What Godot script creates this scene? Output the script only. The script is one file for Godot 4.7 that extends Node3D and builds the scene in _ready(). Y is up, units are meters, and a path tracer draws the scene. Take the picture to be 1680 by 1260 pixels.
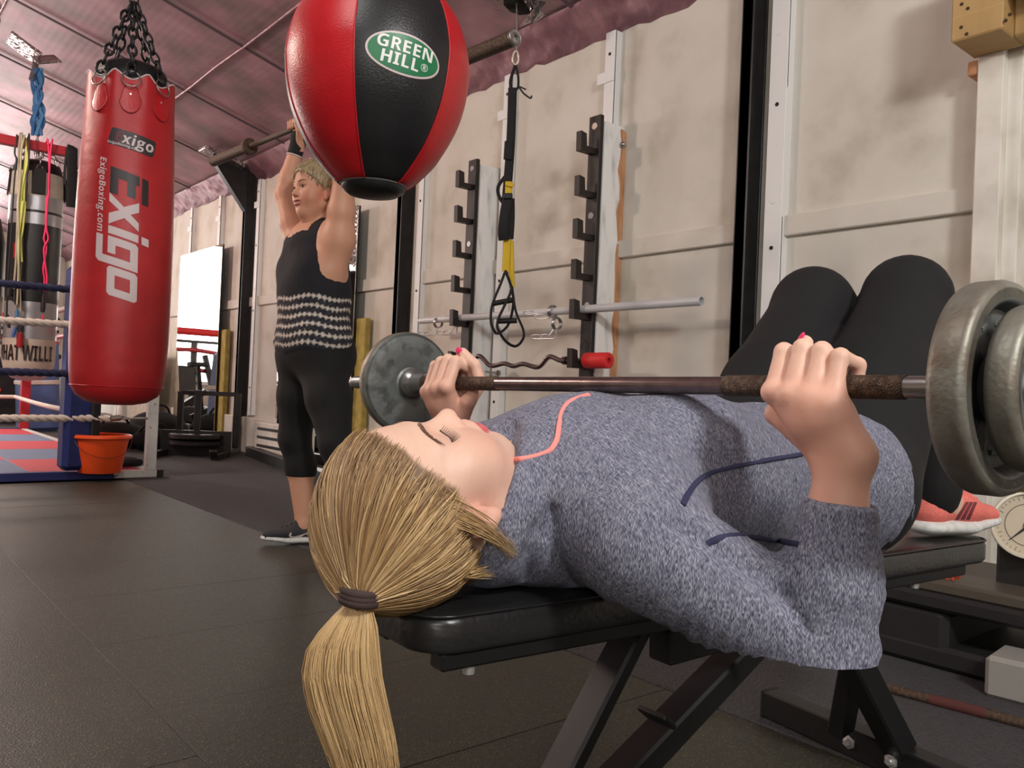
extends Node3D
# Gym: a woman bench-pressing in the foreground, another pressing overhead, bags, a ring and a racked wall.
# World: +X points to the long wall, -Z runs along it into the distance, y is up. Camera at the origin, 0.68 m high.

const FOC := 1358.0
const EYE := Vector3(0, 0.68, 0)
const WX := 3.16            # inner face of the long wall
const PAD := 0.455          # top of the bench pads
var CB: Basis
var M := {}
var rng := RandomNumberGenerator.new()
var used := {}

# ------------------------------------------------------------------ measuring
func ray(px: float, py: float) -> Vector3:
	return CB * Vector3((px - 840.0) / FOC, -(py - 630.0) / FOC, -1.0)
func at(px: float, py: float, d: float) -> Vector3:          # point at depth d
	return EYE + ray(px, py) * d
func on_x(px: float, py: float, x: float) -> Vector3:        # point on the plane X = x
	var r := ray(px, py)
	return EYE + r * (x / r.x)
func on_z(px: float, py: float, z: float) -> Vector3:
	var r := ray(px, py)
	return EYE + r * (z / r.z)
func on_y(px: float, py: float, y: float) -> Vector3:
	var r := ray(px, py)
	return EYE + r * ((y - EYE.y) / r.y)

# ------------------------------------------------------------------ mesh builder
class MB:
	var v := PackedVector3Array()
	var n := PackedVector3Array()
	var c := PackedColorArray()
	var uv := PackedVector2Array()
	var ix := PackedInt32Array()
	var col := Color.WHITE

	func vert(p: Vector3, nn: Vector3, t := Vector2.ZERO) -> int:
		v.append(p); n.append(nn); c.append(col); uv.append(t)
		return v.size() - 1
	func tri_i(i: int, j: int, k: int) -> void:              # turned so that it faces along its normals
		var f := (v[k] - v[i]).cross(v[j] - v[i])
		if f.dot(n[i] + n[j] + n[k]) < 0.0:
			ix.append(i); ix.append(k); ix.append(j)
		else:
			ix.append(i); ix.append(j); ix.append(k)
	func quad_i(a: int, b: int, d: int, e: int) -> void:
		tri_i(a, b, d); tri_i(a, d, e)
	func face(ps: Array, out: Vector3) -> void:              # flat convex polygon
		var o := v.size()
		for p in ps:
			vert(p, out)
		for k in range(1, ps.size() - 1):
			tri_i(o, o + k, o + k + 1)
	func face_from(ps: Array, inside: Vector3) -> void:
		var nn: Vector3 = (ps[1] - ps[0]).cross(ps[2] - ps[0]).normalized()
		if nn.dot(ps[0] - inside) < 0.0:
			nn = -nn
		face(ps, nn)
	func box(ctr: Vector3, size: Vector3, b := Basis.IDENTITY, bev := 0.003) -> MB:
		var h := size * 0.5
		var e := minf(bev, minf(h.x, minf(h.y, h.z)) * 0.45)
		var i := h - Vector3(e, e, e)
		for ax in 3:
			var u := (ax + 1) % 3
			var w := (ax + 2) % 3
			for s in [-1.0, 1.0]:
				var ps := []
				for q in [[-1, -1], [1, -1], [1, 1], [-1, 1]]:
					var p := Vector3.ZERO
					p[ax] = h[ax] * s; p[u] = i[u] * q[0]; p[w] = i[w] * q[1]
					ps.append(ctr + b * p)
				var nn := Vector3.ZERO
				nn[ax] = s
				face(ps, b * nn)
			if e > 0.0:
				for s in [-1.0, 1.0]:
					for t in [-1.0, 1.0]:
						var ps := []
						for q in [[0, -1], [0, 1], [1, 1], [1, -1]]:
							var p := Vector3.ZERO
							p[ax] = i[ax] * q[1]
							p[u] = (h[u] if q[0] == 0 else i[u]) * s
							p[w] = (i[w] if q[0] == 0 else h[w]) * t
							ps.append(ctr + b * p)
						var nn := Vector3.ZERO
						nn[u] = s; nn[w] = t
						face(ps, (b * nn).normalized())
		if e > 0.0:
			for x in [-1.0, 1.0]:
				for y in [-1.0, 1.0]:
					for z in [-1.0, 1.0]:
						var s := Vector3(x, y, z)
						face([ctr + b * (Vector3(h.x, i.y, i.z) * s), ctr + b * (Vector3(i.x, h.y, i.z) * s), ctr + b * (Vector3(i.x, i.y, h.z) * s)], (b * s).normalized())
		return self
	func bar(a: Vector3, z: Vector3, w: float, h: float, up := Vector3.UP, bev := 0.003) -> MB:   # box section from a to z
		var d := (z - a)
		var l := d.length()
		var y := d / l
		var x := up.cross(y)
		if x.length() < 0.01:
			x = Vector3.RIGHT.cross(y)
		x = x.normalized()
		return box((a + z) * 0.5, Vector3(w, l, h), Basis(x, y, x.cross(y)), bev)
	func tube(path: PackedVector3Array, rad, sides := 10, caps := true, flat := 1.0, side0 := Vector3.ZERO) -> MB:
		var m := path.size()
		var t0 := (path[1] - path[0]).normalized()
		var s := side0 if side0 != Vector3.ZERO else (Vector3.UP if absf(t0.y) < 0.9 else Vector3.RIGHT)
		var o := v.size()
		var ll := 0.0
		for k in m:
			var t := (path[mini(k + 1, m - 1)] - path[maxi(k - 1, 0)]).normalized()
			s = (s - t * s.dot(t)).normalized()
			var w := t.cross(s)
			var r: float = rad if rad is float else rad[k]
			if k > 0:
				ll += path[k].distance_to(path[k - 1])
			for q in sides:
				var a := TAU * q / sides
				var nn := (s * cos(a) / 1.0 + w * sin(a) / flat).normalized()
				vert(path[k] + s * (cos(a) * r) + w * (sin(a) * r * flat), nn, Vector2(float(q) / sides, ll))
		for k in m - 1:
			for q in sides:
				var q2 := (q + 1) % sides
				quad_i(o + k * sides + q, o + k * sides + q2, o + (k + 1) * sides + q2, o + (k + 1) * sides + q)
		if caps:
			for e in [0, m - 1]:
				var nn := (path[0] - path[1]).normalized() if e == 0 else (path[m - 1] - path[m - 2]).normalized()
				var ps := []
				for q in sides:
					ps.append(v[o + e * sides + q])
				face(ps, nn)
		return self
	func ring_tube(ctr: Vector3, axis: Vector3, R: float, r: float, segs := 20, sides := 8, squash := 1.0, long := Vector3.ZERO) -> MB:
		var u := long if long != Vector3.ZERO else (Vector3.UP if absf(axis.y) < 0.9 else Vector3.RIGHT)
		u = (u - axis * u.dot(axis)).normalized()
		var w := axis.cross(u)
		var o := v.size()
		for k in segs:
			var a := TAU * k / segs
			var dir := u * cos(a) + w * sin(a)
			var p := ctr + u * (cos(a) * R) + w * (sin(a) * R * squash)
			for q in sides:
				var bq := TAU * q / sides
				var nn := dir * cos(bq) + axis * sin(bq)
				vert(p + nn * r, nn)
		for k in segs:
			for q in sides:
				var k2 := (k + 1) % segs
				var q2 := (q + 1) % sides
				quad_i(o + k * sides + q, o + k * sides + q2, o + k2 * sides + q2, o + k2 * sides + q)
		return self
	# profile: Array of Vector2(radius, height) turned about the Y axis of xf; arc from a0 to a1
	func lathe(prof: Array, segs := 32, xf := Transform3D.IDENTITY, a0 := 0.0, a1 := TAU, crease := 0.6) -> MB:
		var m := prof.size()
		var sn := []
		for k in m - 1:
			var d: Vector2 = prof[k + 1] - prof[k]
			sn.append(Vector2(d.y, -d.x).normalized())
		for k in m - 1:
			var na: Vector2 = sn[k]
			var nb: Vector2 = sn[k]
			if k > 0 and sn[k - 1].dot(sn[k]) > crease:
				na = (sn[k - 1] + sn[k]).normalized()
			if k < m - 2 and sn[k + 1].dot(sn[k]) > crease:
				nb = (sn[k + 1] + sn[k]).normalized()
			var o := v.size()
			for q in segs + 1:
				var a := a0 + (a1 - a0) * q / segs
				var cs := Vector3(cos(a), 0, sin(a))
				vert(xf * (cs * prof[k].x + Vector3(0, prof[k].y, 0)), (xf.basis * (cs * na.x + Vector3(0, na.y, 0))).normalized(), Vector2(a / TAU, float(k) / m))
				vert(xf * (cs * prof[k + 1].x + Vector3(0, prof[k + 1].y, 0)), (xf.basis * (cs * nb.x + Vector3(0, nb.y, 0))).normalized(), Vector2(a / TAU, float(k + 1) / m))
			for q in segs:
				quad_i(o + q * 2, o + q * 2 + 1, o + q * 2 + 3, o + q * 2 + 2)
		return self
	func slab(poly: PackedVector2Array, depth: float, xf: Transform3D) -> MB:      # polygon in XY pushed along +Z of xf
		var t := Geometry2D.triangulate_polygon(poly)
		for s in [0.0, 1.0]:
			var o := v.size()
			for p in poly:
				vert(xf * Vector3(p.x, p.y, depth * s), xf.basis * Vector3(0, 0, 1 if s > 0 else -1))
			for k in range(0, t.size(), 3):
				tri_i(o + t[k], o + t[k + 1], o + t[k + 2])
		var ccw := 1.0 if not Geometry2D.is_polygon_clockwise(poly) else -1.0
		for k in poly.size():
			var a := poly[k]
			var bb := poly[(k + 1) % poly.size()]
			var e := (bb - a)
			var nn := xf.basis * Vector3(e.y, -e.x, 0).normalized() * ccw
			face([xf * Vector3(a.x, a.y, 0), xf * Vector3(bb.x, bb.y, 0), xf * Vector3(bb.x, bb.y, depth), xf * Vector3(a.x, a.y, depth)], nn)
		return self
	func add(o: MB) -> MB:
		var k := v.size()
		v.append_array(o.v); n.append_array(o.n); c.append_array(o.c); uv.append_array(o.uv)
		for i in o.ix:
			ix.append(i + k)
		return self
	func mesh() -> ArrayMesh:
		var a := []
		a.resize(Mesh.ARRAY_MAX)
		a[Mesh.ARRAY_VERTEX] = v; a[Mesh.ARRAY_NORMAL] = n; a[Mesh.ARRAY_COLOR] = c; a[Mesh.ARRAY_TEX_UV] = uv; a[Mesh.ARRAY_INDEX] = ix
		var m := ArrayMesh.new()
		m.add_surface_from_arrays(Mesh.PRIMITIVE_TRIANGLES, a)
		return m

# ------------------------------------------------------------------ smooth bodies: distance field + surface nets
class Field:
	var T := PackedInt32Array()
	var A := PackedVector3Array()
	var BA := PackedVector3Array()
	var IL := PackedFloat32Array()
	var RA := PackedFloat32Array()
	var DR := PackedFloat32Array()
	var K := PackedFloat32Array()
	var OP := PackedInt32Array()
	var NN := PackedVector3Array()
	var FF := PackedFloat32Array()
	var B1: Array[Basis] = []
	var B2: Array[Basis] = []
	var clips := []             # Array of Plane: what lies above each plane is cut away
	var local := []             # [plane, centre, radius, more planes]: cuts what lies above all the planes, only inside a ball
	var all := PackedInt32Array()

	func _push(t: int, a: Vector3, ba: Vector3, ra: float, rb: float, k: float, op: int, nn: Vector3, ff: float, b1 := Basis.IDENTITY, b2 := Basis.IDENTITY) -> void:
		all.append(T.size())
		T.append(t); A.append(a); BA.append(ba); IL.append(1.0 / maxf(ba.length_squared(), 1e-9))
		RA.append(ra); DR.append(rb - ra); K.append(k); OP.append(op); NN.append(nn); FF.append(ff)
		B1.append(b1); B2.append(b2)
	func cap(a: Vector3, b: Vector3, ra: float, rb: float, k := 0.01, op := 0) -> void:
		_push(0, a, b - a, ra, rb, k, op, Vector3.ZERO, 0.0)
	func flat(a: Vector3, b: Vector3, ra: float, rb: float, nn: Vector3, f: float, k := 0.01, op := 0) -> void:  # thinner along nn by f
		var u := nn.normalized()
		var g := 1.0 / f - 1.0
		var ba := b - a
		ba += u * (ba.dot(u) * g)
		_push(1, a, ba, ra, rb, k, op, u, g)
	func ell(ctr: Vector3, r: Vector3, b := Basis.IDENTITY, k := 0.01, op := 0) -> void:
		var inv := b.transposed()
		var s1 := Basis.from_scale(Vector3(1.0 / r.x, 1.0 / r.y, 1.0 / r.z))
		_push(2, ctr, Vector3.ZERO, maxf(r.x, maxf(r.y, r.z)), 0, k, op, Vector3.ZERO, 0.0, s1 * inv, s1 * s1 * inv)
	func one(p: Vector3, i: int) -> float:
		var q := p - A[i]
		var t := T[i]
		if t == 2:
			var k1 := (B2[i] * q).length()
			var k0 := (B1[i] * q).length()
			return k0 * (k0 - 1.0) / maxf(k1, 1e-6)
		if t == 1:
			q += NN[i] * (q.dot(NN[i]) * FF[i])
		var ba := BA[i]
		var h := clampf(q.dot(ba) * IL[i], 0.0, 1.0)
		return (q - ba * h).length() - (RA[i] + DR[i] * h)
	func val(p: Vector3, L: PackedInt32Array) -> float:
		var d := 1000.0
		for i in L:
			var q := p - A[i]
			var e: float
			var t := T[i]
			if t == 2:
				var k0 := (B1[i] * q).length()
				e = k0 * (k0 - 1.0) / maxf((B2[i] * q).length(), 1e-6)
			else:
				if t == 1:
					q += NN[i] * (q.dot(NN[i]) * FF[i])
				var ba := BA[i]
				var h := clampf(q.dot(ba) * IL[i], 0.0, 1.0)
				e = (q - ba * h).length() - (RA[i] + DR[i] * h)
			var k := K[i]
			if OP[i] == 0:
				var m := k - absf(d - e)
				d = minf(d, e)
				if m > 0.0:
					d -= m * m / (4.0 * k)
			else:
				var m := k - absf(d + e)
				d = maxf(d, -e)
				if m > 0.0:
					d += m * m / (4.0 * k)
		for pl in clips:
			d = maxf(d, pl.distance_to(p))
		for q in local:
			if p.distance_squared_to(q[1]) < q[2] * q[2]:
				var e2: float = q[0].distance_to(p)
				for j in range(3, q.size()):
					e2 = minf(e2, q[j].distance_to(p))
				d = maxf(d, e2)
		return d
	func grow(by: float) -> Field:                               # a copy, every added shape thicker
		var f := Field.new()
		for i in T.size():
			f._push(T[i], A[i], BA[i], RA[i], RA[i] + DR[i], K[i], OP[i], NN[i], FF[i], B1[i], B2[i])
			if OP[i] == 0:
				if T[i] == 2:
					var g := (RA[i] + by) / RA[i]
					f.B1[i] = B1[i] * Basis.from_scale(Vector3.ONE / g)
					f.B2[i] = B2[i] * Basis.from_scale(Vector3.ONE / (g * g))
				else:
					f.RA[i] = RA[i] + by
		return f
	func march(o: Vector3, d: Vector3, t0: float, t1: float) -> Vector3:   # first point of the surface along a ray
		var t := t0
		for k in 160:
			var e := val(o + d * t, all)
			if e < 0.0004:
				break
			t += e * 0.7
			if t > t1:
				return Vector3.INF
		return o + d * t
	func net(lo: Vector3, hi: Vector3, h: float, mb: MB, colour = null, push = null, lip := 1.35) -> void:
		const BS := 6
		var nb := Vector3i(((hi - lo) / (h * BS)).ceil())
		var nx := nb.x * BS + 1
		var ny := nb.y * BS + 1
		var nz := nb.z * BS + 1
		var g := PackedFloat32Array()
		g.resize(nx * ny * nz)
		var vi := PackedInt32Array()
		vi.resize(nx * ny * nz)
		vi.fill(-1)
		var r := h * BS * 0.8661
		var act := []
		for bz in nb.z:
			for by in nb.y:
				for bx in nb.x:
					var ctr := lo + Vector3(bx + 0.5, by + 0.5, bz + 0.5) * (h * BS)
					var L := PackedInt32Array()
					var adds := 0
					for i in all:
						if one(ctr, i) < r * lip + K[i]:
							L.append(i)
							if OP[i] == 0:
								adds += 1
					if adds == 0:
						continue
					if absf(val(ctr, L)) > r * lip:
						continue
					act.append(Vector3i(bx, by, bz))
					for z in range(bz * BS, bz * BS + BS + 1):
						for y in range(by * BS, by * BS + BS + 1):
							var row := (z * ny + y) * nx
							for x in range(bx * BS, bx * BS + BS + 1):
								if g[row + x] == 0.0:
									g[row + x] = val(lo + Vector3(x, y, z) * h, L)
		var sy := nx
		var sz := nx * ny
		var first := mb.v.size()
		var cells := PackedInt32Array()
		var off := [0, 1, sy, sy + 1, sz, sz + 1, sz + sy, sz + sy + 1]
		var cp := [Vector3(0, 0, 0), Vector3(1, 0, 0), Vector3(0, 1, 0), Vector3(1, 1, 0), Vector3(0, 0, 1), Vector3(1, 0, 1), Vector3(0, 1, 1), Vector3(1, 1, 1)]
		var ed := [[0, 1], [2, 3], [4, 5], [6, 7], [0, 2], [1, 3], [4, 6], [5, 7], [0, 4], [1, 5], [2, 6], [3, 7]]
		for b in act:
			for z in range(b.z * BS, b.z * BS + BS):
				for y in range(b.y * BS, b.y * BS + BS):
					var row: int = (z * ny + y) * nx
					for x in range(b.x * BS, b.x * BS + BS):
						var i: int = row + x
						var s0 := g[i] < 0.0
						if (g[i + 1] < 0.0) == s0 and (g[i + sy] < 0.0) == s0 and (g[i + sy + 1] < 0.0) == s0 and (g[i + sz] < 0.0) == s0 and (g[i + sz + 1] < 0.0) == s0 and (g[i + sz + sy] < 0.0) == s0 and (g[i + sz + sy + 1] < 0.0) == s0:
							continue
						var sum := Vector3.ZERO
						var m := 0
						for e in ed:
							var a := g[i + off[e[0]]]
							var c2 := g[i + off[e[1]]]
							if (a < 0.0) != (c2 < 0.0):
								sum += cp[e[0]].lerp(cp[e[1]], a / (a - c2))
								m += 1
						vi[i] = mb.v.size()
						mb.v.append(lo + (Vector3(x, y, z) + sum / m) * h)
						mb.n.append(Vector3.ZERO); mb.c.append(mb.col); mb.uv.append(Vector2.ZERO)
						cells.append(i)
		var t0 := mb.ix.size()
		for i in cells:
			var s0 := g[i] < 0.0
			for ax in 3:
				var sa: int = [1, sy, sz][ax]
				var sb: int = [sy, sz, 1][ax]
				var sc: int = [sz, 1, sy][ax]
				if i + sa >= g.size() or (g[i + sa] < 0.0) == s0:
					continue
				if i - sb - sc < 0:
					continue
				var q0 := vi[i]
				var q1 := vi[i - sb]
				var q2 := vi[i - sb - sc]
				var q3 := vi[i - sc]
				if q1 < 0 or q2 < 0 or q3 < 0:
					continue
				if s0:
					mb.ix.append_array(PackedInt32Array([q0, q2, q1, q0, q3, q2]))
				else:
					mb.ix.append_array(PackedInt32Array([q0, q1, q2, q0, q2, q3]))
		_normals(mb, first, t0)
		if push != null:
			for k in range(first, mb.v.size()):
				mb.v[k] = push.call(mb.v[k], mb.n[k])
				mb.n[k] = mb.n[k] * 0.0001
			_normals(mb, first, t0)
		if colour != null:
			for k in range(first, mb.v.size()):
				mb.c[k] = colour.call(mb.v[k], mb.n[k])
	func _normals(mb: MB, first: int, t0: int) -> void:
		for k in range(t0, mb.ix.size(), 3):
			var a := mb.ix[k]
			var b := mb.ix[k + 1]
			var c2 := mb.ix[k + 2]
			var f := (mb.v[c2] - mb.v[a]).cross(mb.v[b] - mb.v[a])
			mb.n[a] += f; mb.n[b] += f; mb.n[c2] += f
		for k in range(first, mb.v.size()):
			mb.n[k] = mb.n[k].normalized()

# ------------------------------------------------------------------ naming and adding
func numbered(called: String) -> String:
	if not used.has(called):
		used[called] = 0
		return called
	used[called] += 1
	return "%s_%03d" % [called, used[called]]
func tag(o: Node, label: String, category: String, group := "") -> Node:
	o.set_meta("label", label); o.set_meta("category", category)
	if group:
		o.set_meta("group", group)
	return o
func thing(called: String, base: Vector3, label: String, category: String, group := "") -> Node3D:
	var o := Node3D.new()
	o.name = numbered(called)
	add_child(o)
	o.position = base
	return tag(o, label, category, group)
func put(called: String, mb: MB, m: Material, parent: Node3D = null) -> MeshInstance3D:      # mesh given in world coordinates
	var o := MeshInstance3D.new()
	if mb.ix.size() > 0:
		o.mesh = mb.mesh()
	o.material_override = m
	if parent == null:
		o.name = numbered(called)
		add_child(o)
	else:
		o.name = called
		var off := Vector3.ZERO
		var q: Node = parent
		while q is Node3D and q != self:
			off += q.position
			q = q.get_parent()
		o.position = -off
		parent.add_child(o, true)
	return o
func solo(called: String, mb: MB, m: Material, label: String, category: String, group := "") -> MeshInstance3D:   # a thing of one piece, origin at its base
	var lo := Vector3.INF
	var hi := -Vector3.INF
	for p in mb.v:
		lo = lo.min(p); hi = hi.max(p)
	var o := Vector3((lo.x + hi.x) * 0.5, lo.y, (lo.z + hi.z) * 0.5)
	for i in mb.v.size():
		mb.v[i] -= o
	var r := put(called, mb, m)
	r.position = o
	tag(r, label, category, group)
	return r
func struct(called: String, mb: MB, m: Material, parent: Node3D = null) -> MeshInstance3D:
	var o := put(called, mb, m, parent)
	if parent == null:
		o.set_meta("kind", "structure")
	return o

# ------------------------------------------------------------------ curves and lettering
func path_of(pts: Array, steps := 8) -> PackedVector3Array:          # smooth curve through points
	var out := PackedVector3Array()
	for k in pts.size() - 1:
		var p0: Vector3 = pts[maxi(k - 1, 0)]
		var p1: Vector3 = pts[k]
		var p2: Vector3 = pts[k + 1]
		var p3: Vector3 = pts[mini(k + 2, pts.size() - 1)]
		for s in steps:
			out.append(p1.cubic_interpolate(p2, p0, p3, float(s) / steps))
	out.append(pts[pts.size() - 1])
	return out
func lerp_list(a: Array, t: float) -> float:
	var f := clampf(t, 0, 1) * (a.size() - 1)
	var k := mini(int(f), a.size() - 2)
	return lerpf(a[k], a[k + 1], f - k)
# letters as flat triangles in XY, height about `size`, centred; then each point goes through `bend`
func letters(text: String, size: float, bend: Callable, bold := true, fontname := "Droid Sans", stretch := 1.0, fine := 0.0) -> MB:
	var f := SystemFont.new()
	f.font_names = PackedStringArray([fontname])
	f.font_weight = 700 if bold else 400
	var tm := TextMesh.new()
	tm.text = text; tm.font = f; tm.font_size = 64; tm.pixel_size = size / 46.0; tm.depth = 0.0; tm.curve_step = 1.0
	var ar := tm.surface_get_arrays(0)
	var vs: PackedVector3Array = ar[Mesh.ARRAY_VERTEX]
	var ii: PackedInt32Array = ar[Mesh.ARRAY_INDEX]
	var tris := []
	for k in range(0, ii.size(), 3):
		tris.append([vs[ii[k]], vs[ii[k + 1]], vs[ii[k + 2]]])
	return bent(tris, bend, stretch, fine)
func bent(tris: Array, bend: Callable, stretch := 1.0, fine := 0.0) -> MB:
	var mb := MB.new()
	var todo := tris.duplicate()
	while todo.size() > 0:
		var t: Array = todo.pop_back()
		if fine > 0.0:
			var l0: float = t[0].distance_to(t[1])
			var l1: float = t[1].distance_to(t[2])
			var l2: float = t[2].distance_to(t[0])
			var m := maxf(l0, maxf(l1, l2))
			if m > fine:
				if m == l0:
					var p: Vector3 = (t[0] + t[1]) * 0.5
					todo.append([t[0], p, t[2]]); todo.append([p, t[1], t[2]])
				elif m == l1:
					var p: Vector3 = (t[1] + t[2]) * 0.5
					todo.append([t[0], t[1], p]); todo.append([t[0], p, t[2]])
				else:
					var p: Vector3 = (t[2] + t[0]) * 0.5
					todo.append([t[0], t[1], p]); todo.append([p, t[1], t[2]])
				continue
		var ps := []
		for k in 3:
			ps.append(bend.call(Vector2(t[k].x * stretch, t[k].y)))
		if not (ps[0].is_finite() and ps[1].is_finite() and ps[2].is_finite()):
			continue
		var nn: Vector3 = (ps[1] - ps[0]).cross(ps[2] - ps[0])
		if nn.length() < 1e-12:
			continue
		nn = nn.normalized()
		if nn.dot(EYE - ps[0]) < 0.0:
			nn = -nn
		mb.face(ps, nn)
	return mb
func tris_of(poly: PackedVector2Array) -> Array:
	var out := []
	var t := Geometry2D.triangulate_polygon(poly)
	for k in range(0, t.size(), 3):
		out.append([Vector3(poly[t[k]].x, poly[t[k]].y, 0), Vector3(poly[t[k + 1]].x, poly[t[k + 1]].y, 0), Vector3(poly[t[k + 2]].x, poly[t[k + 2]].y, 0)])
	return out

# ------------------------------------------------------------------ materials
func mat(c: Color, rough := 0.6, metal := 0.0) -> StandardMaterial3D:
	var m := StandardMaterial3D.new()
	m.albedo_color = c; m.roughness = rough; m.metallic = metal
	return m
func rgb(r: int, g: int, b: int) -> Color:
	return Color8(r, g, b)
func tri_tex(m: StandardMaterial3D, im: Image, per_metre: float, normal: Image = null, nscale := 1.0) -> StandardMaterial3D:
	im.generate_mipmaps()
	m.albedo_texture = ImageTexture.create_from_image(im)
	m.uv1_triplanar = true; m.uv1_world_triplanar = true
	m.uv1_scale = Vector3.ONE * per_metre
	if normal:
		m.normal_enabled = true
		m.normal_texture = ImageTexture.create_from_image(normal)
		m.normal_scale = nscale
	return m
# random speckle image: each pixel picks between colours of `ramp` (a Gradient), w x h cells blown up to size
func speckle(w: int, h: int, size: int, ramp: Gradient, seed_: int, power := 1.0) -> Image:
	var r := RandomNumberGenerator.new()
	r.seed = seed_
	var im := Image.create(w, h, false, Image.FORMAT_RGB8)
	for y in h:
		for x in w:
			im.set_pixel(x, y, ramp.sample(pow(r.randf(), power)))
	if size != w or size != h:
		im.resize(size, size, Image.INTERPOLATE_CUBIC)
	return im
func ramp(pts: Array) -> Gradient:
	var g := Gradient.new()
	var o := PackedFloat32Array()
	var c := PackedColorArray()
	for p in pts:
		o.append(p[0]); c.append(p[1])
	g.offsets = o; g.colors = c
	return g
# cloudy image: fractal noise through a ramp
func cloudy(size: int, freq: float, rampg: Gradient, seed_: int, octaves := 5, sx := 1, sy := 1) -> Image:
	var f := FastNoiseLite.new()
	f.seed = seed_; f.frequency = freq; f.fractal_octaves = octaves; f.noise_type = FastNoiseLite.TYPE_SIMPLEX_SMOOTH
	var nz := f.get_seamless_image(size / sx, size / sy)
	var lut := []
	for k in 256:
		lut.append(rampg.sample(k / 255.0))
	var im := Image.create(size / sx, size / sy, false, Image.FORMAT_RGB8)
	for y in size / sy:
		for x in size / sx:
			im.set_pixel(x, y, lut[int(nz.get_pixel(x, y).r * 255.0)])
	if sx > 1 or sy > 1:
		im.resize(size, size, Image.INTERPOLATE_CUBIC)
	return im
func bump(size: int, freq: float, seed_: int, strength := 4.0, octaves := 4) -> Image:
	var f := FastNoiseLite.new()
	f.seed = seed_; f.frequency = freq; f.fractal_octaves = octaves
	var im := f.get_seamless_image(size, size)
	im.convert(Image.FORMAT_RGBA8)
	im.bump_map_to_normal_map(strength)
	return im

# ================================================================== the scene
func _ready() -> void:
	rng.seed = 7
	# camera
	var cam := Camera3D.new()
	cam.name = "camera"
	cam.fov = rad_to_deg(2.0 * atan(630.0 / FOC))
	cam.position = EYE
	cam.rotation_degrees = Vector3(0.6, -39.8, 2.49)
	cam.near = 0.02
	add_child(cam)
	cam.current = true
	CB = cam.transform.basis
	# sky, exposure
	var we := WorldEnvironment.new()
	we.name = "environment"
	var env := Environment.new()
	env.background_mode = Environment.BG_COLOR
	env.background_color = Color(0.75, 0.8, 0.85)
	env.tonemap_mode = Environment.TONE_MAPPER_LINEAR
	env.tonemap_exposure = 1.0
	env.sdfgi_enabled = true; env.ssao_enabled = true; env.ssil_enabled = true
	we.environment = env
	add_child(we)
	# large lights: lamps out of view under the roof (the fittings are built in lights()), daylight from the far gable window
	area("unseen_area_light", Vector3(0.35, 2.5, 1.7), Vector3(2.6, 1.0, -2.2), Vector2(0.5, 0.5), rgb(252, 252, 250), 8.0)  # out of view behind the camera, lights the long wall and its posts
	area("unseen_area_light", Vector3(-0.6, 2.9, -0.9), Vector3(1.0, 0.0, -2.0), Vector2(0.6, 1.2), rgb(252, 251, 248), 2.0)  # out of view, lights the free floor from above
	area("unseen_area_light", Vector3(-0.9, 2.9, -5.0), Vector3(0.9, 0.0, -6.0), Vector2(0.6, 1.2), rgb(255, 230, 212), 2.2)  # out of view, warms the near part of the ring
	area("unseen_area_light", Vector3(0.2, 2.6, -9.5), Vector3(0.6, 0.0, -9.5), Vector2(0.6, 1.2), rgb(255, 230, 212), 2.2)  # out of view, warms the far part of the ring
	area("unseen_area_light", Vector3(-2.6, 2.2, 2.6), Vector3(0.9, 0.5, -0.8), Vector2(1.2, 0.6), rgb(255, 250, 244), 5.0)  # added fill to brighten the near side of the lying woman
	area("window_light", Vector3(-0.65, 2.0, -15.7), Vector3(-0.2, 0.9, -8.0), Vector2(5.0, 2.4), rgb(255, 250, 246), 24.0)
	omni("unseen_omni", Vector3(-0.9, 2.62, -5.0), rgb(255, 230, 214), 3.6)  # unseen source without a mesh, brightens the foil ceiling over the ring
	omni("unseen_omni", Vector3(0.2, 2.45, -9.5), rgb(255, 228, 212), 3.6)  # unseen source without a mesh, brightens ceiling and wall further back
	omni("unseen_omni", Vector3(0.35, 2.35, 1.7), rgb(255, 248, 238), 1.0)  # unseen source without a mesh, lights roof and walls behind the camera
	materials()
	room()
	wall_fittings()
	lamps()
	racks()
	mirrors()
	floor_items()
	ring()
	bags()
	bench()
	barbells()
	presser()
	lifter()

func area(called: String, p: Vector3, target: Vector3, size: Vector2, c: Color, e: float) -> void:
	var l := AreaLight3D.new()
	l.name = numbered(called)
	l.area_size = size
	l.light_color = c
	l.light_energy = e
	l.set("area_range", 30.0)
	l.shadow_enabled = true
	add_child(l)
	l.position = p
	l.look_at(target, Vector3.UP if absf((target - p).normalized().y) < 0.98 else Vector3.RIGHT)

func omni(called: String, p: Vector3, c: Color, e: float) -> void:
	var l := OmniLight3D.new()
	l.name = numbered(called)
	l.light_color = c
	l.light_energy = e
	l.light_size = 0.12
	l.omni_range = 30.0
	l.omni_attenuation = 2.0
	l.shadow_enabled = true
	add_child(l)
	l.position = p

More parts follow.
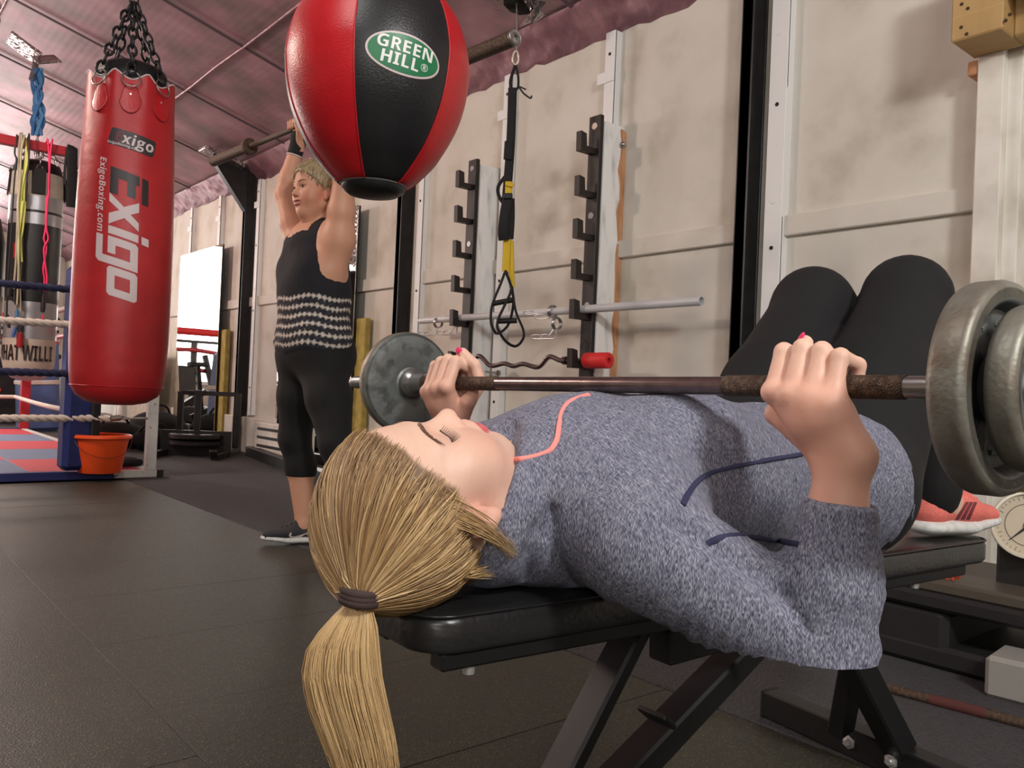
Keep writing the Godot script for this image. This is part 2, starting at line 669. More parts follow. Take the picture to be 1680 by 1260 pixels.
func materials() -> void:
	var cream := cloudy(512, 0.006, ramp([[0.0, rgb(186, 180, 164)], [0.28, rgb(208, 202, 189)], [0.45, rgb(216, 211, 200)], [1.0, rgb(224, 220, 210)]]), 3, 6)
	M.wall = tri_tex(mat(Color.WHITE, 0.75), cream, 0.55, bump(256, 0.03, 4, 1.5), 0.4)
	M.trim = tri_tex(mat(rgb(246, 243, 236), 0.7), cloudy(256, 0.01, ramp([[0.0, rgb(205, 200, 190)], [0.5, rgb(240, 238, 234)], [1.0, rgb(255, 255, 255)]]), 8, 5), 0.9)
	M.white_metal = mat(rgb(238, 239, 238), 0.5)
	M.white_wood = tri_tex(mat(Color.WHITE, 0.7), cloudy(512, 0.02, ramp([[0.0, rgb(196, 197, 197)], [0.28, rgb(232, 233, 232)], [0.5, rgb(246, 246, 244)], [1.0, rgb(250, 250, 248)]]), 12, 5, 1, 4), 1.2)
	M.raw_wood = tri_tex(mat(Color.WHITE, 0.7), cloudy(256, 0.02, ramp([[0.0, rgb(176, 122, 84)], [1.0, rgb(222, 172, 130)]]), 13, 4, 1, 4), 2.0)
	M.pine = tri_tex(mat(Color.WHITE, 0.65), cloudy(256, 0.015, ramp([[0.0, rgb(168, 134, 84)], [0.6, rgb(190, 156, 104)], [1.0, rgb(204, 172, 122)]]), 14, 4, 1, 4), 1.0)
	M.foil = tri_tex(mat(Color.WHITE, 0.45, 0.25), cloudy(512, 0.008, ramp([[0.0, rgb(120, 104, 102)], [0.35, rgb(146, 122, 124)], [0.6, rgb(170, 130, 142)], [1.0, rgb(190, 154, 160)]]), 21, 4), 0.5, weave(256), 0.08)
	M.foil_shiny = tri_tex(mat(rgb(205, 198, 198), 0.25, 0.85), cloudy(128, 0.03, ramp([[0.0, rgb(150, 145, 148)], [1.0, rgb(255, 250, 250)]]), 22, 4), 2.0, bump(256, 0.05, 23, 9.0), 1.0)
	M.foil_trim = tri_tex(mat(Color.WHITE, 0.42, 0.4), cloudy(256, 0.02, ramp([[0.0, rgb(112, 82, 90)], [0.5, rgb(146, 108, 116)], [1.0, rgb(186, 152, 152)]]), 24, 5, 1, 2), 1.0, bump(256, 0.03, 25, 4.0), 0.35)
	M.seam = mat(rgb(96, 78, 84), 0.5, 0.3)
	M.black_steel = tri_tex(mat(Color.WHITE, 0.42, 0.2), cloudy(256, 0.02, ramp([[0.0, rgb(24, 24, 25)], [1.0, rgb(42, 42, 43)]]), 31, 4), 1.5)
	M.rack_steel = mat(rgb(46, 40, 37), 0.5, 0.3)
	M.bench_steel = mat(rgb(19, 20, 22), 0.45, 0.1)
	var rub := speckle(512, 512, 512, ramp([[0.0, rgb(34, 35, 28)], [0.8, rgb(47, 47, 37)], [0.95, rgb(66, 64, 48)], [1.0, rgb(180, 168, 104)]]), 41)
	M.rubber = tri_tex(mat(Color.WHITE, 0.55), rub, 1.25, bump(512, 0.30, 42, 3.0), 0.22)
	M.carpet = tri_tex(mat(Color.WHITE, 0.85), speckle(256, 256, 512, ramp([[0.0, rgb(48, 48, 50)], [1.0, rgb(74, 74, 76)]]), 43), 1.6, bump(256, 0.2, 44, 3.0), 0.5)
	M.concrete = mat(rgb(70, 66, 60), 0.85)
	M.black_rubber = mat(rgb(26, 26, 27), 0.6)
	M.black_gloss = mat(rgb(22, 22, 23), 0.28)
	M.vinyl = tri_tex(mat(rgb(32, 32, 33), 0.32), cloudy(128, 0.03, ramp([[0.0, rgb(215, 212, 210)], [1.0, rgb(255, 255, 255)]]), 45, 4), 3.0, bump(256, 0.12, 46, 3.0), 0.12)
	M.brass = mat(rgb(214, 206, 190), 0.35, 0.6)
	M.chrome = mat(rgb(222, 222, 222), 0.28, 0.75)
	M.steel = mat(rgb(170, 168, 165), 0.3, 0.9)
	M.bar_steel = tri_tex(mat(Color.WHITE, 0.24, 0.85), cloudy(128, 0.04, ramp([[0.0, rgb(96, 82, 80)], [1.0, rgb(142, 126, 124)]]), 47, 4), 4.0)
	M.rust_bar = tri_tex(mat(Color.WHITE, 0.55, 0.5), cloudy(256, 0.06, ramp([[0.0, rgb(56, 42, 34)], [0.6, rgb(92, 74, 60)], [1.0, rgb(142, 122, 104)]]), 48, 4), 6.0, bump(256, 0.35, 49, 6.0), 0.8)
	M.plate = tri_tex(mat(Color.WHITE, 0.42, 0.35), cloudy(512, 0.016, ramp([[0.0, rgb(70, 70, 68)], [0.33, rgb(88, 91, 90)], [0.42, rgb(106, 110, 109)], [0.8, rgb(114, 118, 116)], [1.0, rgb(122, 120, 112)]]), 50, 6), 2.4, bump(512, 0.05, 51, 4.0), 0.22)
	M.plate_rim = tri_tex(mat(Color.WHITE, 0.46, 0.4), cloudy(256, 0.02, ramp([[0.0, rgb(92, 72, 58)], [0.36, rgb(112, 104, 92)], [0.5, rgb(126, 125, 116)], [1.0, rgb(146, 138, 124)]]), 52, 6), 3.0, bump(512, 0.10, 53, 4.0), 0.18)
	M.red_vinyl = tri_tex(mat(rgb(190, 32, 38), 0.46), cloudy(128, 0.03, ramp([[0.0, rgb(225, 222, 222)], [1.0, rgb(255, 255, 255)]]), 54, 4), 2.0, bump(256, 0.03, 55, 2.0), 0.3)
	M.red_leather = tri_tex(mat(rgb(196, 24, 34), 0.36), cloudy(128, 0.04, ramp([[0.0, rgb(228, 224, 224)], [1.0, rgb(255, 255, 255)]]), 56, 4), 4.0, bump(512, 0.09, 57, 3.0), 0.3)
	M.black_leather = tri_tex(mat(rgb(30, 31, 33), 0.4), cloudy(128, 0.04, ramp([[0.0, rgb(215, 215, 215)], [1.0, rgb(255, 255, 255)]]), 58, 4), 4.0, bump(512, 0.09, 59, 3.0), 0.4)
	M.white_print = mat(rgb(214, 196, 196), 0.5)
	M.black_print = mat(rgb(38, 26, 30), 0.45)
	M.dark_print = mat(rgb(48, 44, 46), 0.45)
	M.green_print = mat(rgb(24, 116, 72), 0.42)
	M.red_steel = mat(rgb(176, 34, 48), 0.42)
	M.red_foam = mat(rgb(222, 44, 46), 0.6)
	M.blue_steel = mat(rgb(44, 52, 116), 0.5)
	M.blue_vinyl = tri_tex(mat(rgb(36, 52, 122), 0.45), cloudy(128, 0.03, ramp([[0.0, rgb(190, 190, 200)], [1.0, rgb(255, 255, 255)]]), 60, 4), 3.0)
	M.chipped = tri_tex(mat(Color.WHITE, 0.55), cloudy(512, 0.02, ramp([[0.0, rgb(80, 50, 34)], [0.12, rgb(110, 84, 66)], [0.15, rgb(204, 206, 202)], [1.0, rgb(214, 216, 214)]]), 61, 5), 1.6)
	M.mat_red = tri_tex(mat(rgb(206, 70, 82), 0.7), cloudy(128, 0.1, ramp([[0.0, rgb(225, 220, 220)], [1.0, rgb(255, 255, 255)]]), 62, 3), 3.0, bump(256, 0.2, 63, 3.0), 0.4)
	M.mat_blue = tri_tex(mat(rgb(112, 134, 168), 0.7), cloudy(128, 0.1, ramp([[0.0, rgb(225, 220, 220)], [1.0, rgb(255, 255, 255)]]), 64, 3), 3.0, bump(256, 0.2, 65, 3.0), 0.4)
	M.orange = mat(rgb(236, 84, 30), 0.4)
	M.orange.subsurf_scatter_enabled = false
	M.strap = tri_tex(mat(rgb(24, 24, 25), 0.75), speckle(64, 64, 128, ramp([[0.0, rgb(170, 170, 170)], [1.0, rgb(255, 255, 255)]]), 66), 8.0)
	M.yellow = mat(rgb(226, 190, 40), 0.7)
	M.tape = mat(rgb(168, 168, 172), 0.32, 0.5)
	M.canvas = tri_tex(mat(rgb(216, 206, 190), 0.7), cloudy(128, 0.03, ramp([[0.0, rgb(215, 212, 208)], [1.0, rgb(255, 255, 255)]]), 67, 4), 2.0)
	M.rope_white = mat(rgb(214, 204, 194), 0.8)
	M.rope_blue = mat(rgb(36, 42, 76), 0.8)
	M.pvc = mat(rgb(206, 208, 210), 0.35)
	M.glass_mirror = mat(rgb(236, 240, 238), 0.02, 1.0)
	M.yellow_board = tri_tex(mat(Color.WHITE, 0.8), cloudy(128, 0.03, ramp([[0.0, rgb(150, 130, 62)], [1.0, rgb(196, 176, 96)]]), 68, 4), 2.0)
	M.skin = mat(Color.WHITE, 0.5)
	M.skin.vertex_color_use_as_albedo = true
	M.skin.subsurf_scatter_enabled = true
	M.skin.subsurf_scatter_strength = 0.12
	M.hair = mat(Color.WHITE, 0.42)
	M.hair.vertex_color_use_as_albedo = true
	M.painted = mat(Color.WHITE, 0.6)
	M.painted.vertex_color_use_as_albedo = true
	var heather := speckle(512, 96, 1024, ramp([[0.0, rgb(40, 42, 64)], [0.33, rgb(84, 86, 106)], [0.65, rgb(128, 130, 146)], [1.0, rgb(192, 193, 202)]]), 71, 1.0)
	M.heather = tri_tex(mat(Color.WHITE, 0.9), heather, 4.2, bump(256, 0.12, 72, 2.0), 0.2)
	M.navy = mat(rgb(44, 46, 78), 0.8)
	M.coral = mat(rgb(252, 150, 142), 0.7)
	M.lycra = mat(rgb(11, 11, 13), 0.85)
	M.jersey = mat(rgb(17, 18, 21), 0.85)
	M.shoe_coral = tri_tex(mat(rgb(250, 132, 120), 0.75), speckle(64, 64, 128, ramp([[0.0, rgb(215, 205, 205)], [1.0, rgb(255, 255, 255)]]), 73), 12.0)
	M.foam_white = tri_tex(mat(rgb(236, 236, 234), 0.7), cloudy(128, 0.08, ramp([[0.0, rgb(205, 205, 200)], [1.0, rgb(255, 255, 255)]]), 74, 4), 6.0)
	M.shoe_dark = tri_tex(mat(rgb(54, 54, 58), 0.8), speckle(64, 64, 128, ramp([[0.0, rgb(170, 170, 175)], [1.0, rgb(255, 255, 255)]]), 75), 10.0)
	M.pink_nail = mat(rgb(230, 56, 112), 0.3)

func weave(size: int) -> Image:                       # fine parallel ribs of woven foil
	var im := Image.create(size, size, false, Image.FORMAT_RGBA8)
	for y in size:
		for x in size:
			var s := 0.5 + 0.28 * sin(TAU * x * 42.0 / size) + 0.12 * sin(TAU * y * 60.0 / size)
			im.set_pixel(x, y, Color(s, s, s))
	im.bump_map_to_normal_map(2.0)
	return im

# ------------------------------------------------------------------ the shell
func roof_y(x: float) -> float:
	return 2.72 + 0.27 * (WX - x) if x > -1.0 else 2.72 + 0.27 * (WX + 1.0) - 0.27 * (-1.0 - x)
func room() -> void:
	struct("floor", MB.new().box(Vector3(-0.9, -0.06, -6.0), Vector3(8.7, 0.1, 21.0), Basis.IDENTITY, 0), M.concrete)
	# rubber tiles of the free-weight floor, laid up to the grey matting along the wall
	var fl: Node3D = get_node("floor")
	var n := 0
	var tiles := [MB.new(), MB.new()]
	for k in 2:
		tiles[k].box(Vector3.ZERO, Vector3(0.9992, 0.012, 0.4992), Basis.IDENTITY, 0.0007)
	var tm: Array[Mesh] = [tiles[0].mesh(), tiles[1].mesh()]
	for ix in 5:
		for iz in 19:
			var x := 1.05 - ix * 1.0
			var z := 3.0 - iz * 0.5 + (0.25 if ix % 2 else 0.0)
			if z < -5.7:
				continue
			var o := MeshInstance3D.new()
			o.mesh = tm[n % 2]; o.material_override = M.rubber
			o.name = "rubber_tile" if n == 0 else "rubber_tile_%03d" % n
			fl.add_child(o, true)
			o.position = Vector3(x, -0.006 + rng.randf() * 0.0004, z) - fl.position
			o.rotation = Vector3(rng.randf_range(-1, 1) * 0.0012, rng.randf_range(-1, 1) * 0.003, rng.randf_range(-1, 1) * 0.0012)
			n += 1
	for k in 4:
		var z0 := 3.3 - k * 3.1
		var z1 := z0 - 3.095
		if k == 3:
			z1 = -15.8
		struct("gym_mat" if k == 0 else "gym_mat_%03d" % k, MB.new().box(Vector3(2.355, -0.004, (z0 + z1) * 0.5), Vector3(1.6, 0.014, z0 - z1), Basis.IDENTITY, 0.004), M.carpet, fl)
	# wall with its lower dado, rails, struts
	struct("wall_right", MB.new().box(Vector3(WX + 0.06, 1.35, -6.0), Vector3(0.12, 2.9, 20.4), Basis.IDENTITY, 0), M.wall)
	struct("wall_far", MB.new().box(Vector3(-4.2, 1.9, -16.1), Vector3(2.0, 4.2, 0.15), Basis.IDENTITY, 0).box(Vector3(2.55, 1.9, -16.1), Vector3(1.4, 4.2, 0.15), Basis.IDENTITY, 0).box(Vector3(-0.65, 0.25, -16.1), Vector3(5.1, 0.7, 0.15), Basis.IDENTITY, 0).box(Vector3(-0.65, 3.6, -16.1), Vector3(5.1, 0.8, 0.15), Basis.IDENTITY, 0), M.wall)
	struct("wall_near", MB.new().box(Vector3(-0.9, 1.9, 4.1), Vector3(8.6, 4.2, 0.15), Basis.IDENTITY, 0), M.wall)
	struct("wall_left", MB.new().box(Vector3(-5.2, 1.35, -6.0), Vector3(0.12, 2.9, 20.4), Basis.IDENTITY, 0), M.wall)
	var wg := mat(rgb(255, 252, 250), 0.4)
	wg.emission_enabled = true; wg.emission = Color(1, 0.98, 0.97); wg.emission_energy_multiplier = 2.2
	var win := struct("window_1", MB.new().box(Vector3(-0.65, 1.9, -16.02), Vector3(5.06, 2.6, 0.02), Basis.IDENTITY, 0), wg)
	var wf := MB.new()
	for x in [-3.18, -1.95, -0.65, 0.65, 1.88]:
		wf.box(Vector3(x, 1.9, -15.99), Vector3(0.07, 2.66, 0.08))
	for y in [0.6, 3.2]:
		wf.box(Vector3(-0.65, y, -15.99), Vector3(5.1, 0.07, 0.08))
	struct("window_frame", wf, M.white_metal, win)
	# pitched roof lined with foil
	var roof := MB.new()
	var a := atan(0.27)
	for s in [[3.3, -1.0], [-1.0, -5.3]]:
		var p := Vector3(s[0], roof_y(s[0]) + 0.02, -6.0)
		var q := Vector3(s[1], roof_y(s[1]) + 0.02, -6.0)
		var d := (q - p).normalized()
		roof.box((p + q) * 0.5 + Vector3(-d.y, d.x, 0) * (0.03 if d.y * d.x > 0 else -0.03), Vector3(p.distance_to(q), 0.06, 20.4), Basis(d, Vector3(-d.y, d.x, 0), Vector3(0, 0, 1)), 0)
	struct("ceiling", roof, M.foil)
	var cl: Node3D = get_node("ceiling")
	# taped overlaps of the foil: up the slope and along the purlins
	var dn := Vector3(1, -0.27, 0).normalized()
	for k in 12:
		var z := -2.05 - k * 1.2
		var s := MB.new()
		s.bar(Vector3(3.1, roof_y(3.1) + 0.002, z), Vector3(-1.0, roof_y(-1.0) + 0.002, z), 0.02, 0.014, Vector3(0.26, 0.96, 0), 0.005)
		put("foil_seam", s, M.seam, cl)
	for k in 3:
		var x := 2.15 - k * 1.25
		var s := MB.new()
		var pts := []
		for q in 30:
			pts.append(Vector3(x + rng.randf_range(-0.006, 0.006), roof_y(x), 1.0 - q * 0.55))
		s.tube(path_of(pts, 2), 0.011, 6, true, 1.0)
		put("foil_fold", s, M.foil_trim, cl)
	# crumpled foil turned down over the eaves
	var ev := MB.new()
	var rows := [Vector2(3.0, roof_y(3.0) + 0.004), Vector2(3.02, 2.745), Vector2(3.08, 2.70), Vector2(3.13, 2.675), Vector2(3.156, 2.64), Vector2(3.158, 2.60)]
	var nz := FastNoiseLite.new()
	nz.seed = 5; nz.frequency = 1.6
	for q in 220:
		var z := 1.5 - q * 0.08
		for r in rows.size():
			var j := nz.get_noise_2d(z * 2.0, r * 0.9) * 0.03
			var y: float = rows[r].y + (j * 0.6 if r > 0 else 0.0) + (0.03 * nz.get_noise_1d(z * 5.0) if r == 5 else 0.0)
			ev.vert(Vector3(rows[r].x - (absf(j) if r > 0 and r < 4 else 0.0), y, z), Vector3(-0.7, -0.6, j * 14.0).normalized())
	for q in 219:
		for r in rows.size() - 1:
			ev.quad_i(q * 6 + r, q * 6 + r + 1, q * 6 + r + 7, q * 6 + r + 6)
	struct("trim_1", ev, M.foil_trim)
	# dado and mid rail, in lengths between the black columns
	var zs := [1.2, -2.07, -4.87, -7.87, -11.0, -15.6]
	for k in 5:
		var z0: float = zs[k] - 0.12
		var z1: float = zs[k + 1] + 0.08
		var mid := (z0 + z1) * 0.5
		struct("trim_%d" % (k + 2), MB.new().box(Vector3(WX - 0.012, 1.445, mid), Vector3(0.03, 0.088, z0 - z1), Basis.IDENTITY, 0.004), M.wall)
		struct("baseboard_right" if k == 0 else "baseboard_right_%d" % k, MB.new().box(Vector3(WX - 0.02, 0.17, mid), Vector3(0.06, 0.34, z0 - z1), Basis.IDENTITY, 0.008), M.wall)
	# steel portal columns with haunches
	for k in 3:
		var px: float = [1208.0, 648.0, 393.0][k]
		var p := on_x(px, 500, 3.05)
		var c := MB.new()
		var w := 0.062
		c.box(Vector3(3.056, 1.36, p.z), Vector3(0.012, 2.74, w), Basis.IDENTITY, 0.002)
		c.box(Vector3(3.10, 1.36, p.z), Vector3(0.10, 2.74, 0.052), Basis.IDENTITY, 0.002)
		c.box(Vector3(3.152, 1.36, p.z), Vector3(0.012, 2.74, w), Basis.IDENTITY, 0.002)
		var st := struct("trim_%d" % (k + 7), c, M.black_steel)
		if k < 2:
			continue
		var h := MB.new()
		h.slab(PackedVector2Array([Vector2(3.056, 2.30), Vector2(3.056, 2.72), Vector2(2.72, 2.80), Vector2(2.72, 2.74)]), 0.07, Transform3D(Basis.IDENTITY, Vector3(0, 0, p.z - 0.035)))
		put("haunch", h, M.black_steel, st)
		var fo := MB.new()
		fo.box(Vector3(2.72, 2.80, p.z), Vector3(0.2, 0.035, 0.2), Basis(Vector3(0, 0, 1), -0.27), 0.01)
		fo.box(Vector3(2.93, 2.74, p.z + 0.03), Vector3(0.16, 0.04, 0.16), Basis(Vector3(0.3, 0, 1).normalized(), -0.4), 0.01)
		put("foil_wrap", fo, M.foil_shiny, st)

func lamps() -> void:                                   # unseen fittings under the roof, the last for an added fill; their light stands at the top of _ready
	var em := mat(Color.WHITE, 0.4)
	em.emission_enabled = true; em.emission = Color(1, 0.98, 0.95); em.emission_energy_multiplier = 3.0
	var spots := [[Vector3(0.35, 2.60, 1.7), "unseen square ceiling lamp over the bench end, lighting the long wall"], [Vector3(-0.6, 3.0, -0.9), "unseen ceiling light panel nearest the ridge above the free floor"], [Vector3(-0.9, 3.0, -5.0), "unseen ceiling light panel above the near edge of the ring"], [Vector3(0.2, 2.7, -9.5), "unseen ceiling light panel above the far end of the ring"], [Vector3(-2.6, 2.4, 2.62), "added fill light panel behind the free floor nearest the left wall"]]
	for k in 5:
		var s = spots[k]
		var p: Vector3 = s[0]
		var t := thing("unseen_ceiling_light", p, s[1], "light")
		var w := Vector3(0.52, 0.05, 0.52) if k == 0 else Vector3(0.62, 0.05, 1.22)
		put("lamp_body", MB.new().box(p + Vector3(0, 0.04, 0), w), M.white_metal, t)
		put("diffuser", MB.new().box(p + Vector3(0, 0.005, 0), Vector3(w.x - 0.04, 0.02, w.z - 0.04)), em, t)
		put("hanger", MB.new().tube(PackedVector3Array([p + Vector3(0, 0.06, 0), Vector3(p.x, roof_y(p.x), p.z)]), 0.008, 8), M.steel, t)

# ------------------------------------------------------------------ what is fixed to the long wall
func wall_fittings() -> void:
	# pressed white struts with bolt holes
	var cols := [[1000, 110, 0.07], [832, 170, 0.07], [690, 330, 0.06], [506, 280, 0.06], [424, 330, 0.06], [361, 330, 0.06], [314, 350, 0.06], [1276, 150, 0.085], [1085, -60, 0.05]]
	for k in 8:
		var c = cols[k]
		var p := on_x(c[0], c[1], 3.11)
		var top := 2.6
		var bot := 0.36
		var m := MB.new()
		m.box(Vector3(3.115, (top + bot) * 0.5, p.z), Vector3(0.012, top - bot, c[2]), Basis.IDENTITY, 0.002)
		m.box(Vector3(3.137, (top + bot) * 0.5, p.z + c[2] * 0.5 - 0.006), Vector3(0.05, top - bot, 0.012), Basis.IDENTITY, 0.002)
		m.box(Vector3(3.137, (top + bot) * 0.5, p.z - c[2] * 0.5 + 0.006), Vector3(0.05, top - bot, 0.012), Basis.IDENTITY, 0.002)
		var s := struct("trim_%d" % (k + 20), m, M.white_metal)
		var hd := mat(rgb(38, 36, 34), 0.8)
		var y := 2.48
		var i := 0
		while y > 0.5:
			var h := MB.new().tube(PackedVector3Array([Vector3(3.1095, y, p.z), Vector3(3.1065, y, p.z)]), 0.009 if i % 2 == 0 else 0.011, 10)
			put("bolt_hole" if i % 2 == 0 else "bolt_head", h, hd if i % 2 == 0 else M.white_metal, s)
			y -= 0.2 + 0.11 * (i % 3)
			i += 1
		if k < 7:
			put("strut_bracket", MB.new().box(Vector3(3.106, 2.36, p.z - 0.02), Vector3(0.008, 0.06, 0.12), Basis.IDENTITY, 0.002), M.white_metal, s)
	# white boxed post at the right, its far side catching the light
	var wp := MB.new()
	wp.box(Vector3(3.10, 1.0, -1.155), Vector3(0.12, 2.0, 0.085), Basis.IDENTITY, 0.004)
	wp.box(Vector3(3.12, 1.0, -1.09), Vector3(0.09, 2.0, 0.05), Basis.IDENTITY, 0.004)
	struct("trim_40", wp, M.trim)
	# timber bracket on top of it
	var p0 := on_x(1560, 70, 2.86)
	var bx := 2.93
	var t := thing("timber_bracket", Vector3(3.0, p0.y, -1.1), "bare pine timber bracket block fixed high on the white post", "bracket")
	var yb := p0.y
	put("block", MB.new().box(Vector3(2.955, yb + 0.16, -1.135), Vector3(0.19, 0.32, 0.16), Basis.IDENTITY, 0.005), M.pine, t)
	put("block", MB.new().box(Vector3(3.05, yb + 0.10, -1.0), Vector3(0.2, 0.2, 0.11), Basis.IDENTITY, 0.005), M.pine, t)
	var dark := mat(rgb(66, 44, 22), 0.8)
	for q in [[1578, 7], [1588, 14], [1577, 45], [1586, 56], [1650, 34], [1657, 24]]:
		var s := on_x(q[0], q[1], 2.8605)
		put("screw", MB.new().tube(PackedVector3Array([s, s + Vector3(-0.002, 0, 0)]), 0.006, 8), dark, t)
	put("batten", MB.new().box(Vector3(3.10, yb - 0.03, -1.19), Vector3(0.1, 0.05, 0.09), Basis.IDENTITY, 0.004), M.raw_wood, t)
	var w := thing("hanging_wheel", Vector3(2.86, yb + 0.1, -0.93), "black rubber rimmed wheel hung beside the pine bracket at the frame corner", "wheel")
	put("tyre", MB.new().ring_tube(Vector3(2.84, yb + 0.20, -0.93), Vector3(1, 0, 0.25).normalized(), 0.10, 0.019, 36, 12), M.black_rubber, w)
	put("hub", MB.new().tube(PackedVector3Array([Vector3(2.83, yb + 0.20, -0.93), Vector3(2.95, yb + 0.20, -0.93)]), 0.08, 28), M.white_metal, w)
	put("axle", MB.new().tube(PackedVector3Array([Vector3(2.82, yb + 0.20, -0.93), Vector3(2.96, yb + 0.20, -0.93)]), 0.015, 12), M.steel, w)
	# small coat hook low on the wall
	var a := on_x(819, 612, 3.10)
	var e := on_x(836, 613, 3.02)
	var hk := thing("wall_peg", a, "small grey steel peg sticking out of the white strut below the suspension straps", "peg")
	put("flange", MB.new().tube(PackedVector3Array([a, a + Vector3(-0.012, 0, 0)]), 0.017, 14), M.steel, hk)
	put("pin", MB.new().tube(PackedVector3Array([a, a.lerp(Vector3(2.98, a.y + 0.002, a.z + 0.02), 1.0)]), 0.006, 10), M.steel, hk)
	# storage heater at the foot of the wall behind the presser
	var hz := on_x(462, 745, 3.05)
	var ht := thing("wall_heater", Vector3(3.07, 0.0, hz.z), "cream low wall heater with dark grille slots behind the standing woman", "heater")
	put("case", MB.new().box(Vector3(3.07, 0.17, hz.z), Vector3(0.12, 0.30, 1.0), Basis.IDENTITY, 0.012), M.trim, ht)
	put("foot", MB.new().box(Vector3(3.07, 0.012, hz.z), Vector3(0.1, 0.026, 0.9), Basis.IDENTITY, 0.004), M.trim, ht)
	for k in 3:
		put("grille_slot", MB.new().box(Vector3(3.008, 0.265 - k * 0.075, hz.z), Vector3(0.012, 0.022, 0.86), Basis.IDENTITY, 0.002), M.black_rubber, ht)

